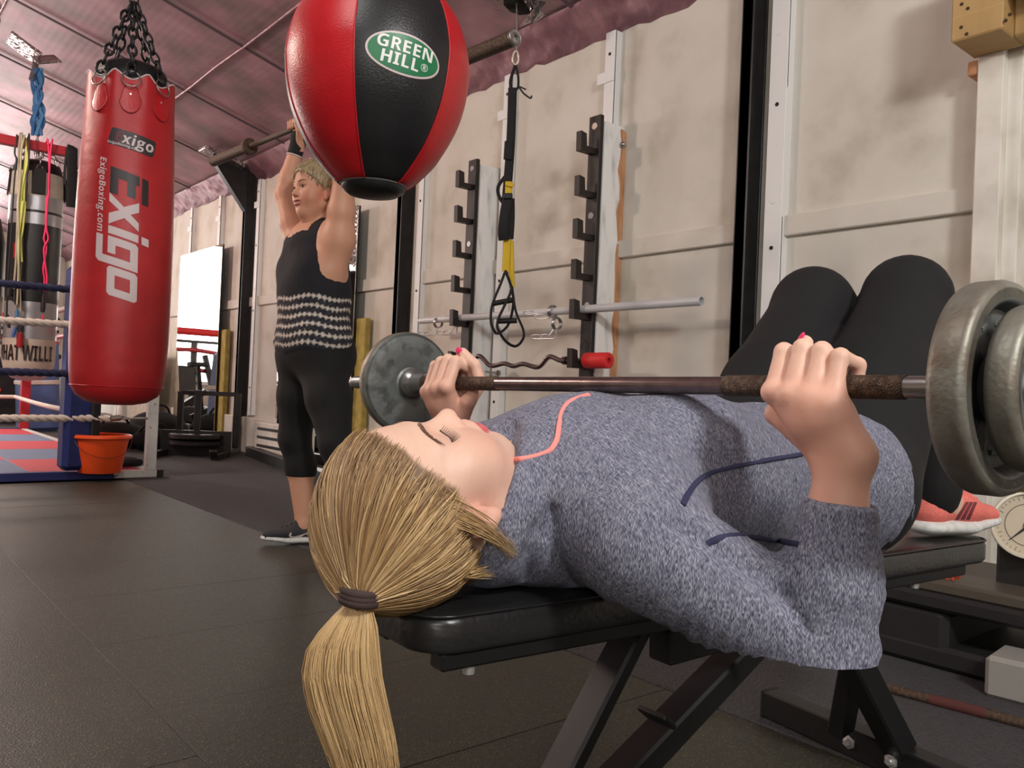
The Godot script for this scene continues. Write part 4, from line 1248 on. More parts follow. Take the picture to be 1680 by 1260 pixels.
	var way := [
		[[[78, 229], [80, 250], [81, 300], [79, 318], [76, 330], [75, 372], [72, 392], [76, 408], [71, 440], [73, 458], [72, 478]], [[86, 229], [83, 250], [80, 300], [80, 318], [78, 330], [76, 372], [79, 392], [72, 408], [75, 440], [77, 458], [75, 478]]],
		[[[43, 238], [42, 262], [37, 300], [36, 330], [34, 365], [30, 388]], [[43, 240], [44, 268], [40, 310], [41, 340], [37, 378], [34, 395], [36, 430]], [[44, 250], [46, 262], [40, 290], [35, 320], [33, 352]], [[38, 330], [30, 395], [31, 440], [30, 466], [26, 472]]],
		[[[33, 222], [30, 262], [31, 330], [28, 380], [30, 430], [33, 480], [34, 520]], [[36, 222], [33, 280], [29, 350], [26, 430], [22, 474]]],
		[[[28, 224], [24, 250], [27, 262], [24, 290], [21, 330], [18, 385], [14, 440], [12, 480], [11, 520]], [[48, 222], [47, 270], [44, 290], [42, 330], [44, 300]]],
		[[[40, 224], [35, 250], [33, 300], [30, 340], [31, 400], [30, 450], [28, 500]]]]
	var hand := [[[72, 482, 70, 512, 0.016, rgb(34, 26, 28)], [70, 516, 70, 532, 0.007, rgb(236, 80, 120)]], [[24, 474, 24, 495, 0.02, rgb(26, 26, 28)], [28, 476, 27, 500, 0.016, rgb(30, 30, 32)]], [[34, 520, 33, 545, 0.017, rgb(40, 38, 40)], [33, 546, 32, 570, 0.02, rgb(168, 28, 44)]], [[12, 516, 15, 538, 0.011, rgb(30, 26, 26)], [16, 470, 14, 486, 0.02, rgb(24, 24, 25)]], [[28, 508, 27, 532, 0.012, rgb(66, 128, 178)], [26, 536, 21, 553, 0.011, rgb(58, 96, 168)]]]
	for k in 5:
		var t2 := thing("skipping_rope", on_z(way[k][0][-1][0], way[k][0][-1][1] + 20, zf), lab[k], "skipping rope", "skipping ropes on the red beam")
		var m := mat(cols[k], 0.5)
		for s in way[k].size():
			var pts := []
			var first := on_z(way[k][s][0][0], way[k][s][0][1], zf)
			if way[k][s][0][1] < 245:
				pts.append(Vector3(first.x, by + 0.02, zb - 0.04)); pts.append(Vector3(first.x, by + 0.04, zb))
			for q in way[k][s]:
				pts.append(on_z(q[0], q[1], zf + 0.006 * k + 0.004 * s))
			put("cord", MB.new().tube(path_of(pts, 4), [0.0065, 0.0075, 0.007, 0.006, 0.006][k], 7), m, t2)
		for h in hand[k]:
			var a := on_z(h[0], h[1], zf + 0.006 * k)
			var b := on_z(h[2], h[3], zf + 0.006 * k)
			put("handle", MB.new().tube(PackedVector3Array([a, a.lerp(b, 0.15), a.lerp(b, 0.85), b]), [h[4] * 0.6, h[4], h[4], h[4] * 0.7], 12), mat(h[5], 0.5), t2)
	var bl2 := thing("resistance_band", on_z(116, 315, zf), "broad black strap looped over the end of the red beam", "strap")
	put("webbing", strap_strip([Vector3(on_z(119, 245, zb).x, by + 0.02, zb - 0.045), Vector3(on_z(119, 245, zb).x, by + 0.042, zb), on_z(119, 246, zf), on_z(118, 290, zf), on_z(117, 314, zf), on_z(117, 340, zf)], 0.07, 0.012, CB.x), M.strap, bl2)
	put("loop", strap_strip([on_z(111, 242, zf), on_z(108, 262, zf), on_z(106, 290, zf), on_z(108, 303, zf), on_z(113, 306, zf)], 0.02, 0.008, CB.x), M.strap, bl2)
	clutter()

func chain(a: Vector3, b: Vector3, pitch: float, wire: float) -> MB:
	var m := MB.new()
	var d := b - a
	var n := maxi(2, int(d.length() / pitch))
	var dir := d.normalized()
	var u := dir.cross(Vector3.RIGHT).normalized()
	var w := dir.cross(u)
	for k in n:
		var c := a + d * ((k + 0.5) / n)
		m.ring_tube(c, u if k % 2 == 0 else w, pitch * 0.70, wire, 12, 6, 0.55, dir)
	return m

func clutter() -> void:
	# exercise bike behind the ring
	var p := on_y(52, 712, 0.0)
	p = Vector3(1.86, 0.0, -11.55)
	var t := thing("exercise_bike", p, "dark exercise bike with a red dot on its flywheel cover behind the ring", "exercise bike")
	var fx := Vector3(1, 0, 0.1).normalized()
	put("flywheel_cover", MB.new().tube(PackedVector3Array([p + Vector3(-0.25, 0.5, -0.06), p + Vector3(-0.25, 0.5, 0.06)]), 0.3, 32), M.black_steel, t)
	put("red_badge", MB.new().tube(PackedVector3Array([p + Vector3(-0.25, 0.45, 0.06), p + Vector3(-0.25, 0.45, 0.068)]), 0.035, 18), M.red_foam, t)
	put("frame", MB.new().bar(p + Vector3(-0.2, 0.4, 0), p + Vector3(0.35, 0.15, 0), 0.07, 0.07).bar(p + Vector3(0.2, 0.2, 0), p + Vector3(0.28, 0.85, 0), 0.05, 0.05), M.black_steel, t)
	put("stabiliser", MB.new().bar(p + Vector3(-0.45, 0.04, -0.25), p + Vector3(-0.45, 0.04, 0.25), 0.06, 0.06), M.steel, t)
	put("stabiliser", MB.new().bar(p + Vector3(0.45, 0.04, -0.25), p + Vector3(0.45, 0.04, 0.25), 0.06, 0.06), M.steel, t)
	put("handlebar", MB.new().tube(path_of([p + Vector3(-0.3, 0.8, 0), p + Vector3(-0.35, 1.05, 0), p + Vector3(-0.2, 1.1, 0.22), p + Vector3(-0.05, 1.08, 0.2)], 6), 0.016, 10), M.black_rubber, t)
	put("saddle", MB.new().box(p + Vector3(0.28, 0.88, 0), Vector3(0.26, 0.06, 0.18), Basis.IDENTITY, 0.025), M.black_rubber, t)
	# blue crash mats leaning behind the ring
	for k in 1:
		var q := Vector3(1.93, 0.0, -10.95)
		var m := thing("crash_mat", q, "blue vinyl crash mat standing just behind the far ring corner post", "mat")
		put("cover", MB.new().box(q + Vector3(0, 0.52, 0), Vector3(0.4, 1.04, 0.4), Basis(Vector3.BACK, 0.06), 0.04), mat(rgb(84, 104, 158), 0.5), m)
		put("band", MB.new().box(q + Vector3(0, 0.56, 0), Vector3(0.42, 0.06, 0.42), Basis(Vector3.BACK, 0.06), 0.02), M.rope_white, m)
	# red benches and racks at the far end
	var rb := thing("red_bench", Vector3(0.3, 0.0, -11.6), "red padded bench on red legs behind the far ropes", "bench")
	put("pad", MB.new().box(Vector3(0.3, 0.46, -11.6), Vector3(1.3, 0.09, 0.36), Basis.IDENTITY, 0.03), M.red_vinyl, rb)
	for x in [-0.2, 0.8]:
		put("leg", MB.new().box(Vector3(x, 0.21, -11.6), Vector3(0.06, 0.42, 0.3)), M.red_steel, rb)
	# padded rig at the far end, seen in the bright mirror
	var rgx := thing("padded_rig", Vector3(1.45, 0.0, -12.9), "black training rig with red padded crossbars at the far end, reflected in the mirror", "rig")
	for x in [0.7, 1.25, 1.75, 2.25]:
		put("upright", MB.new().box(Vector3(x, 0.62, -12.9), Vector3(0.08, 1.24, 0.08)), M.black_steel, rgx)
	put("crossbar_pad", MB.new().tube(PackedVector3Array([Vector3(0.5, 1.40, -12.88), Vector3(2.05, 1.40, -12.88)]), 0.055, 16), M.red_foam, rgx)
	put("crossbar_pad", MB.new().tube(PackedVector3Array([Vector3(2.05, 1.40, -12.88), Vector3(2.5, 1.39, -12.88)]), 0.055, 16), M.black_rubber, rgx)
	put("crossbar", MB.new().tube(PackedVector3Array([Vector3(0.5, 1.25, -12.88), Vector3(2.5, 1.25, -12.88)]), 0.022, 12), M.black_steel, rgx)
	for y in [1.10, 0.80]:
		put("red_crossbar", MB.new().tube(path_of([Vector3(0.5, y, -12.84), Vector3(1.2, y - 0.03, -12.82), Vector3(1.8, y + 0.02, -12.82), Vector3(2.5, y - 0.02, -12.84)], 8), 0.032, 12), M.red_steel, rgx)
	put("seat_back", MB.new().box(Vector3(1.95, 0.66, -12.7), Vector3(0.34, 0.42, 0.1), Basis(Vector3.RIGHT, -0.15), 0.03), M.black_rubber, rgx)
	put("brace", MB.new().bar(Vector3(1.35, 0.05, -12.75), Vector3(1.62, 1.05, -12.8), 0.12, 0.08).bar(Vector3(1.6, 0.5, -12.75), Vector3(2.2, 0.1, -12.7), 0.1, 0.08), M.black_steel, rgx)
	put("base", MB.new().box(Vector3(1.5, 0.13, -12.7), Vector3(1.7, 0.26, 0.5), Basis.IDENTITY, 0.04), M.black_rubber, rgx)
	# holdalls, boots, bottle, board between ring and wall
	var hd := [[Vector3(2.10, 0, -8.3), Vector3(0.6, 0.26, 0.34), "black holdall lying on the matting behind the orange bucket"], [Vector3(2.72, 0, -9.1), Vector3(0.55, 0.34, 0.4), "larger black holdall slumped against the wall behind the ring"], [Vector3(2.36, 0, -8.0), Vector3(0.34, 0.22, 0.30), "rounded black bag beside the sled's left post"]]
	for k in 3:
		var d = hd[k]
		var h := thing("holdall", d[0], d[2], "bag", "black bags on the matting")
		var f := Field.new()
		f.ell(d[0] + Vector3(0, d[1].y * 0.46, 0), d[1] * 0.5, Basis.IDENTITY, 0.05)
		f.ell(d[0] + Vector3(d[1].x * 0.2, d[1].y * 0.4, 0.02), d[1] * 0.4, Basis.IDENTITY, 0.05)
		f.clips.append(Plane(Vector3.DOWN, 0.0))
		var mb := MB.new()
		f.net(d[0] - d[1] * 0.7, d[0] + d[1] * Vector3(0.8, 1.1, 0.8), 0.035, mb)
		put("bag_body", mb, M.jersey, h)
		put("handle", MB.new().tube(path_of([d[0] + Vector3(-0.12, d[1].y * 0.8, 0.03), d[0] + Vector3(-0.05, d[1].y * 1.12, 0.06), d[0] + Vector3(0.08, d[1].y * 1.1, 0.06), d[0] + Vector3(0.14, d[1].y * 0.8, 0.03)], 6), 0.012, 8), M.strap, h)
	var bp := on_y(236, 712, 0.28)
	bp = Vector3(2.33, 0.002, -8.9)
	var bo := thing("water_bottle", bp, "clear white bottle with a red cap among the black bags", "bottle")
	put("bottle_body", MB.new().lathe([Vector2(0, 0), Vector2(0.04, 0), Vector2(0.045, 0.02), Vector2(0.045, 0.24), Vector2(0.02, 0.30), Vector2(0.02, 0.32)], 20, Transform3D(Basis.IDENTITY, bp + Vector3(0, 0.12, 0))), mat(rgb(226, 222, 216), 0.3), bo)
	put("cap", MB.new().lathe([Vector2(0.024, 0.31), Vector2(0.024, 0.345), Vector2(0, 0.35)], 16, Transform3D(Basis.IDENTITY, bp + Vector3(0, 0.12, 0))), M.red_foam, bo)
	put("carton", MB.new().box(bp + Vector3(0, 0.06, 0), Vector3(0.14, 0.12, 0.14)), M.black_rubber, bo)
	var bt := on_z(222, 772, -6.05)
	var sh := thing("boxing_boots", Vector3(bt.x, 0.002, -6.05), "pair of black boots tucked behind the orange bucket at the ring corner", "boots")
	for s in 2:
		var o := Vector3(1.60 + s * 0.0, 0.05, -6.1 - s * 0.13)
		var f := Field.new()
		f.flat(o + Vector3(-0.1, 0.035, 0), o + Vector3(0.12, 0.03, 0), 0.045, 0.035, Vector3.UP, 0.8, 0.03)
		f.cap(o + Vector3(-0.09, 0.05, 0), o + Vector3(-0.1, 0.15, 0.0), 0.045, 0.04, 0.03)
		f.clips.append(Plane(Vector3.DOWN, -0.052))
		var mb := MB.new()
		f.net(o - Vector3(0.18, 0.02, 0.09), o + Vector3(0.2, 0.24, 0.09), 0.014, mb)
		put("boot", mb, M.jersey, sh)
	solo("white_board", MB.new().box(Vector3(2.95, 0.503, -10.6), Vector3(0.05, 1.0, 1.5), Basis(Vector3.BACK, -0.08), 0.01), M.canvas, "plain white board leaning against the wall behind the ring corner", "board")
	# hanging bags deeper in
	var db := thing("dark_punch_bag", Vector3(1.42, 0.9, -8.6), "plain black punch bag hanging deep in the ring behind the red bag", "punch bag")
	put("bag_body", MB.new().lathe([Vector2(0, 1.0), Vector2(0.14, 1.0), Vector2(0.17, 1.04), Vector2(0.17, 1.95), Vector2(0.12, 2.0), Vector2(0, 2.02)], 28, Transform3D(Basis(Vector3.BACK, 0.0), Vector3(1.42, 0, -8.6))), M.black_leather, db)
	put("chain", chain(Vector3(1.42, 2.02, -8.6), Vector3(1.42, roof_y(1.42), -8.6), 0.05, 0.006), M.steel, db)
	var e := on_z(-26, 440, -6.9)
	var eb := thing("edge_punch_bag", Vector3(e.x, 0.9, -6.9), "black punch bag with a pale band cut off by the left edge", "punch bag")
	var br: float = on_z(7, 440, -6.9).x - e.x
	var yt: float = on_z(-20, 385, -6.9).y
	var y1: float = on_z(0, 488, -6.9).y
	var y2: float = on_z(0, 515, -6.9).y
	var y3: float = on_z(0, 566, -6.9).y
	put("bag_body", MB.new().lathe([Vector2(br, y1), Vector2(br, yt - 0.05), Vector2(br * 0.7, yt + 0.12), Vector2(0, yt + 0.2)], 32, Transform3D(Basis.IDENTITY, Vector3(e.x, 0, -6.9))), M.black_leather, eb)
	put("pale_band", MB.new().lathe([Vector2(br * 1.004, y2), Vector2(br * 1.004, y1)], 32, Transform3D(Basis.IDENTITY, Vector3(e.x, 0, -6.9))), M.canvas, eb)
	put("bag_base", MB.new().lathe([Vector2(0, y3 - 0.1), Vector2(br * 0.8, y3 - 0.06), Vector2(br, y3), Vector2(br, y2)], 32, Transform3D(Basis.IDENTITY, Vector3(e.x, 0, -6.9))), M.black_leather, eb)
	put("chain", chain(Vector3(e.x, yt + 0.18, -6.9), Vector3(e.x, roof_y(e.x), -6.9), 0.05, 0.006), M.steel, eb)

# ------------------------------------------------------------------ punch bags
func bags() -> void:
	white_bag()
	red_bag()
	ball()

func white_bag() -> void:
	var z := -6.6
	var cx: float = (on_z(20, 320, z).x + on_z(110, 320, z).x) * 0.5
	var R: float = (on_z(110, 320, z).x - on_z(20, 320, z).x) * 0.5
	z -= 0.12
	var ys := []
	for y in [281, 321, 345, 349, 368, 496, 557, 612, 622]:
		ys.append(on_z(66, y, z + R).y)
	var c := Vector3(cx, 0, z)
	var t := thing("taped_punch_bag", Vector3(cx, ys[8], z), "cream and black punch bag bound with silver tape behind the ring ropes", "punch bag")
	var tf := Transform3D(Basis.IDENTITY, c)
	put("black_cap", MB.new().lathe([Vector2(R * 0.97, ys[0] + 0.0), Vector2(R * 0.85, ys[0] + 0.07), Vector2(R * 0.5, ys[0] + 0.1), Vector2(0, ys[0] + 0.1)], 36, tf), M.black_leather, t)
	put("cream_top", MB.new().lathe([Vector2(R * 0.99, ys[1]), Vector2(R * 1.0, ys[1] + 0.05), Vector2(R * 0.97, ys[0])], 36, tf), M.canvas, t)
	put("silver_tape", MB.new().lathe([Vector2(R * 1.0, ys[2]), Vector2(R * 1.005, ys[2] + 0.005), Vector2(R * 1.005, ys[1])], 36, tf), M.tape, t)
	put("black_wrap", MB.new().lathe([Vector2(R * 1.0, ys[3]), Vector2(R * 1.0, ys[2])], 36, tf), M.black_leather, t)
	put("silver_tape", MB.new().lathe([Vector2(R * 1.006, ys[4]), Vector2(R * 1.006, ys[3])], 36, tf), M.tape, t)
	put("black_wrap", MB.new().lathe([Vector2(R * 0.985, ys[5]), Vector2(R * 1.0, (ys[5] + ys[4]) * 0.5), Vector2(R * 1.0, ys[4])], 36, tf), M.black_leather, t)
	put("silver_tape", MB.new().lathe([Vector2(R * 0.99, ys[6]), Vector2(R * 0.995, ys[5])], 36, tf), M.tape, t)
	put("white_base", MB.new().lathe([Vector2(0, ys[8] - 0.02), Vector2(R * 0.6, ys[8]), Vector2(R * 0.88, ys[7]), Vector2(R * 0.97, ys[7] + 0.07), Vector2(R * 0.99, ys[6])], 36, tf), M.canvas, t)
	var en := Vector3(-cx, 0, -z).normalized()
	var et := Vector3(en.z, 0, -en.x)
	var yt: float = on_z(50, 580, z + R).y
	var bend := func(q: Vector2) -> Vector3:
		var a := (q.x - 0.035) / R
		return c + (en * cos(a) + et * sin(a)) * (R + 0.0015) + Vector3(0, yt + q.y, 0)
	for q in [["WHAT", -0.125], ["WILL", 0.080], ["I", 0.188]]:
		var dx: float = q[1]
		put("lettering", letters(q[0], 0.105, func(e: Vector2) -> Vector3: return bend.call(e + Vector2(dx, 0)), true, "Droid Sans", 0.50, 0.03), M.black_print, t)
	var rb := on_z(41, 410, z + R)
	put("red_patch", MB.new().add(bent(tris_of(PackedVector2Array([Vector2(-0.02, -0.055), Vector2(0.014, -0.05), Vector2(0.016, 0.05), Vector2(-0.018, 0.05)])), func(q: Vector2) -> Vector3:
		var a := (q.x - 0.115) / R
		return c + (en * cos(a) + et * sin(a)) * (R + 0.0015) + Vector3(0, rb.y + q.y, 0), 1.0, 0.02)), M.red_vinyl, t)
	var hook := Vector3(cx, 2.29, -6.66)
	for s in 4:
		var a := TAU * (s + 0.03) / 4.0
		var lug := c + (en * cos(a) + et * sin(a)) * (R * 0.98) + Vector3(0, ys[0] + 0.0, 0)
		put("chain", chain(lug, hook + Vector3(0.06 * sin(a), -0.01, 0.02 * cos(a)), 0.045, 0.0045), M.steel, t)
		var lg := MB.new()
		lg.bar(lug + Vector3(0, 0.02, 0), lug + Vector3(0, -0.16, 0) + (en * cos(a) + et * sin(a)) * 0.012, 0.085, 0.012, en * cos(a) + et * sin(a))
		put("lug_strap", lg, M.strap, t)

func red_bag() -> void:
	var c := Vector3(0.822, 0, -3.215)
	var R := 0.181
	var t := thing("red_punch_bag", c + Vector3(0, 0.59, 0), "large red vinyl punch bag with white lettering hanging on black chains", "punch bag")
	var en := Vector3(-c.x, 0, -c.z).normalized()
	var et := Vector3(en.z, 0, -en.x)
	# cloth tube, gathered between the four lugs at the top
	var prof := [Vector2(0.0, 0.574), Vector2(0.055, 0.575), Vector2(0.10, 0.584), Vector2(0.136, 0.607), Vector2(0.154, 0.642), Vector2(0.160, 0.70), Vector2(0.164, 0.80), Vector2(0.165, 0.95), Vector2(0.164, 1.15), Vector2(0.161, 1.30), Vector2(0.156, 1.45), Vector2(0.149, 1.56), Vector2(0.144, 1.64), Vector2(0.141, 1.70), Vector2(0.138, 1.735)]
	var mb := MB.new()
	var NA := 96
	var lugs := [-0.02, 0.76, -0.80, PI - 0.6, PI + 0.6]
	var rimpts := PackedVector3Array()
	for r in prof.size():
		var top := clampf((prof[r].y - 1.38) / 0.35, 0.0, 1.0)
		for k in NA + 1:
			var a := TAU * k / NA
			var near := 9.0
			for l in lugs:
				near = minf(near, absf(angle_difference(a, l)))
			var lobe := 0.5 - 0.5 * cos(clampf(near / 0.55, 0, 1) * PI)
			var rr: float = prof[r].x + top * top * (0.014 * lobe - 0.008)
			var y: float = prof[r].y + top * (0.035 * lobe - 0.02) * (1.0 if prof[r].y > 1.7 else 0.4)
			var p := c + (en * cos(a) + et * sin(a)) * rr + Vector3(0, y, 0)
			mb.vert(p, Vector3.ZERO)
			if r == prof.size() - 1:
				rimpts.append(p)
	for r in prof.size() - 1:
		for k in NA:
			var i := r * (NA + 1) + k
			mb.ix.append_array(PackedInt32Array([i, i + 1, i + NA + 2, i, i + NA + 2, i + NA + 1]))
	smooth_grid(mb, c)
	var body := put("bag_body", mb, M.red_vinyl, t)
	put("rim_piping", MB.new().tube(rimpts, 0.0032, 6, false), M.white_print, body)
	var seam := MB.new().ring_tube(c + Vector3(0, 0.642, 0), Vector3.UP, 0.1545, 0.0016, 64, 6)
	put("base_seam", seam, M.red_leather, body)
	put("inner_lining", MB.new().lathe([Vector2(0.126, 1.66), Vector2(0.122, 1.745), Vector2(0.108, 1.785), Vector2(0.09, 1.80), Vector2(0, 1.805)], 40, Transform3D(Basis.IDENTITY, c)), M.black_leather, t)
	var apex := at(219, 8, 3.0)
	for l in lugs:
		var o: Vector3 = en * cos(l) + et * sin(l)
		var ring_c := c + o * 0.146 + Vector3(0, 1.712, 0)
		put("chain", chain(ring_c + Vector3(0, 0.02, 0), apex + o * 0.012, 0.036, 0.0052), M.black_steel, t)
		var rg := MB.new().ring_tube(ring_c, (o + Vector3(0, 0.3, 0)).normalized(), 0.030, 0.0026, 20, 6)
		put("d_ring", rg, M.steel, t)
		var tq: Vector3 = Vector3.UP.cross(o).normalized()
		var poly := PackedVector2Array()
		for k in 24:
			var a := TAU * k / 24.0
			poly.append(Vector2(cos(a) * (0.030 if sin(a) > 0 else 0.036) , sin(a) * 0.052))
		var lug := bent(tris_of(poly), func(q: Vector2) -> Vector3:
			var y := 1.645 + q.y
			return c + (o * cos(q.x / 0.145) + tq * sin(q.x / 0.145)) * (lerpf(0.1495, 0.1385, clampf((y - 1.56) / 0.14, 0, 1)) + 0.0045 - 0.008 * pow(clampf((y - 1.38) / 0.35, 0.0, 1.0), 2)) + Vector3(0, y, 0), 1.0, 0.02)
		put("lug", lug, M.red_leather, t)
		var edge := PackedVector3Array()
		for k in 25:
			var pq := poly[k % 24]
			var yy := 1.645 + pq.y
			edge.append(c + (o * cos(pq.x / 0.145) + tq * sin(pq.x / 0.145)) * (lerpf(0.1495, 0.1385, clampf((yy - 1.56) / 0.14, 0, 1)) + 0.004 - 0.008 * pow(clampf((yy - 1.38) / 0.35, 0.0, 1.0), 2)) + Vector3(0, yy, 0))
		put("lug_edge", MB.new().tube(edge, 0.0018, 6, false), mat(rgb(150, 24, 30), 0.5), t)
		put("rivet", MB.new().tube(PackedVector3Array([c + o * 0.130 + Vector3(0, 1.66, 0), c + o * 0.1415 + Vector3(0, 1.66, 0)]), 0.0035, 8), M.chrome, t)
	put("chain", chain(apex, Vector3(apex.x, roof_y(apex.x) , apex.z), 0.036, 0.0052), M.black_steel, t)
	# print: lettering reads downwards, tops to the right
	var s := 2.83 / FOC
	var y0: float = at(200, 273, 2.83).y
	var radius_at := func(y: float) -> float:
		for r in prof.size() - 1:
			if y <= prof[r + 1].y:
				return lerpf(prof[r].x, prof[r + 1].x, (y - prof[r].y) / (prof[r + 1].y - prof[r].y))
		return 0.14
	var down := func(q: Vector2) -> Vector3:              # q.x along the word, q.y towards the letter tops, in photo pixels
		var y := y0 - (q.x + q.y * 0.27 - 2.0) * s
		var a := (q.y - 27.0 + q.x * 0.018) * s / 0.163
		var rr: float = radius_at.call(y) + 0.0014
		return c + (en * cos(a) + et * sin(a)) * rr + Vector3(0, y, 0)
	var E := []
	for poly in [[[0, 0], [44, 0], [44, 13], [16, 13], [16, 27], [40, 27], [40, 40], [16, 40], [16, 46], [0, 46]], [[0, 50], [44, 50], [44, 61], [0, 61]]]:
		E.append_array(tris_of(pv(poly)))
	put("black_initial", bent(E, down, 1.0, 4.0), M.black_print, t)
	var W := []
	for poly in [
		[[44, 0], [58, 0], [68, 16], [78, 0], [96, 0], [78, 24], [92, 46], [78, 46], [69, 33], [60, 46], [44, 46], [60, 23]],
		[[98, 0], [111, 0], [111, 46], [98, 46]], [[98, 51], [111, 51], [111, 63], [98, 63]],
		[[115, 0], [143, 0], [143, 12], [128, 12], [128, 34], [148, 34], [148, -8], [116, -8], [116, -19], [156, -19], [161, -14], [161, 46], [119, 46], [115, 42]],
		[[168, 0], [208, 0], [212, 4], [212, 42], [208, 46], [168, 46], [164, 42], [164, 12], [177, 12], [177, 35], [199, 35], [199, 12], [164, 12], [164, 4]]]:
		W.append_array(tris_of(pv(poly)))
	put("white_lettering", bent(W, down, 1.0, 4.0), M.white_print, t)
	var small := func(q: Vector2) -> Vector3:
		return down.call(Vector2(q.x + 51.0, q.y - 13.0))
	put("small_lettering", letters("ExigoBoxing.com", 11.0, small, true, "Droid Sans", 1.0, 4.0), M.white_print, t)
	# badge near the top
	var bm := at(219, 228, 2.84)
	var badge := func(q: Vector2) -> Vector3:
		var y := bm.y + (q.y - q.x * 0.19) * s
		var a := (q.x + q.y * 0.22 + 5.0) * s / 0.150
		var rr: float = radius_at.call(y) + 0.0016
		return c + (en * cos(a) + et * sin(a)) * rr + Vector3(0, y, 0)
	put("badge", bent(tris_of(pv([[-35, -12], [-32, -14], [32, -14], [35, -12], [35, 12], [32, 14], [-32, 14], [-35, 12]])), badge, 1.0, 4.0), M.dark_print, t)
	var badge2 := func(q: Vector2) -> Vector3:
		var p: Vector3 = badge.call(q)
		return p + (p - c - Vector3(0, p.y, 0)).normalized() * 0.0012
	put("badge_lettering", letters("xigo", 17.0, func(q: Vector2) -> Vector3: return badge2.call(q + Vector2(9, 1)), true, "Droid Sans", 1.05, 4.0), M.white_print, t)
	put("badge_initial", letters("E", 17.0, func(q: Vector2) -> Vector3: return badge2.call(q + Vector2(-20, 1)), true, "Droid Sans", 1.1, 4.0), mat(rgb(112, 40, 52), 0.5), t)
	put("badge_small_print", letters("ExigoBoxing.com", 4.2, func(q: Vector2) -> Vector3: return badge2.call(q + Vector2(-11, -10.5)), true, "Droid Sans", 1.0, 4.0), M.white_print, t)

func pv(a: Array) -> PackedVector2Array:
	var o := PackedVector2Array()
	for q in a:
		o.append(Vector2(q[0], q[1]))
	return o
func smooth_grid(mb: MB, c: Vector3) -> void:          # normals from the faces, outward from the axis through c; seams closed
	for k in range(0, mb.ix.size(), 3):
		var i := mb.ix[k]
		var j := mb.ix[k + 1]
		var l := mb.ix[k + 2]
		var f := (mb.v[l] - mb.v[i]).cross(mb.v[j] - mb.v[i])
		var out := mb.v[i] - c
		var m := (mb.v[i] + mb.v[j] + mb.v[l]) / 3.0
		out = Vector3(m.x - c.x, (m.y - 1.1) * 0.25, m.z - c.z)
		if f.dot(out) < 0.0:
			mb.ix[k + 1] = l; mb.ix[k + 2] = j
			f = -f
		mb.n[i] += f; mb.n[j] += f; mb.n[l] += f
	var at_place := {}
	for k in mb.v.size():
		var key := Vector3i((mb.v[k] * 20000.0).round())
		at_place[key] = at_place.get(key, Vector3.ZERO) + mb.n[k]
	for k in mb.v.size():
		mb.n[k] = at_place[Vector3i((mb.v[k] * 20000.0).round())].normalized()

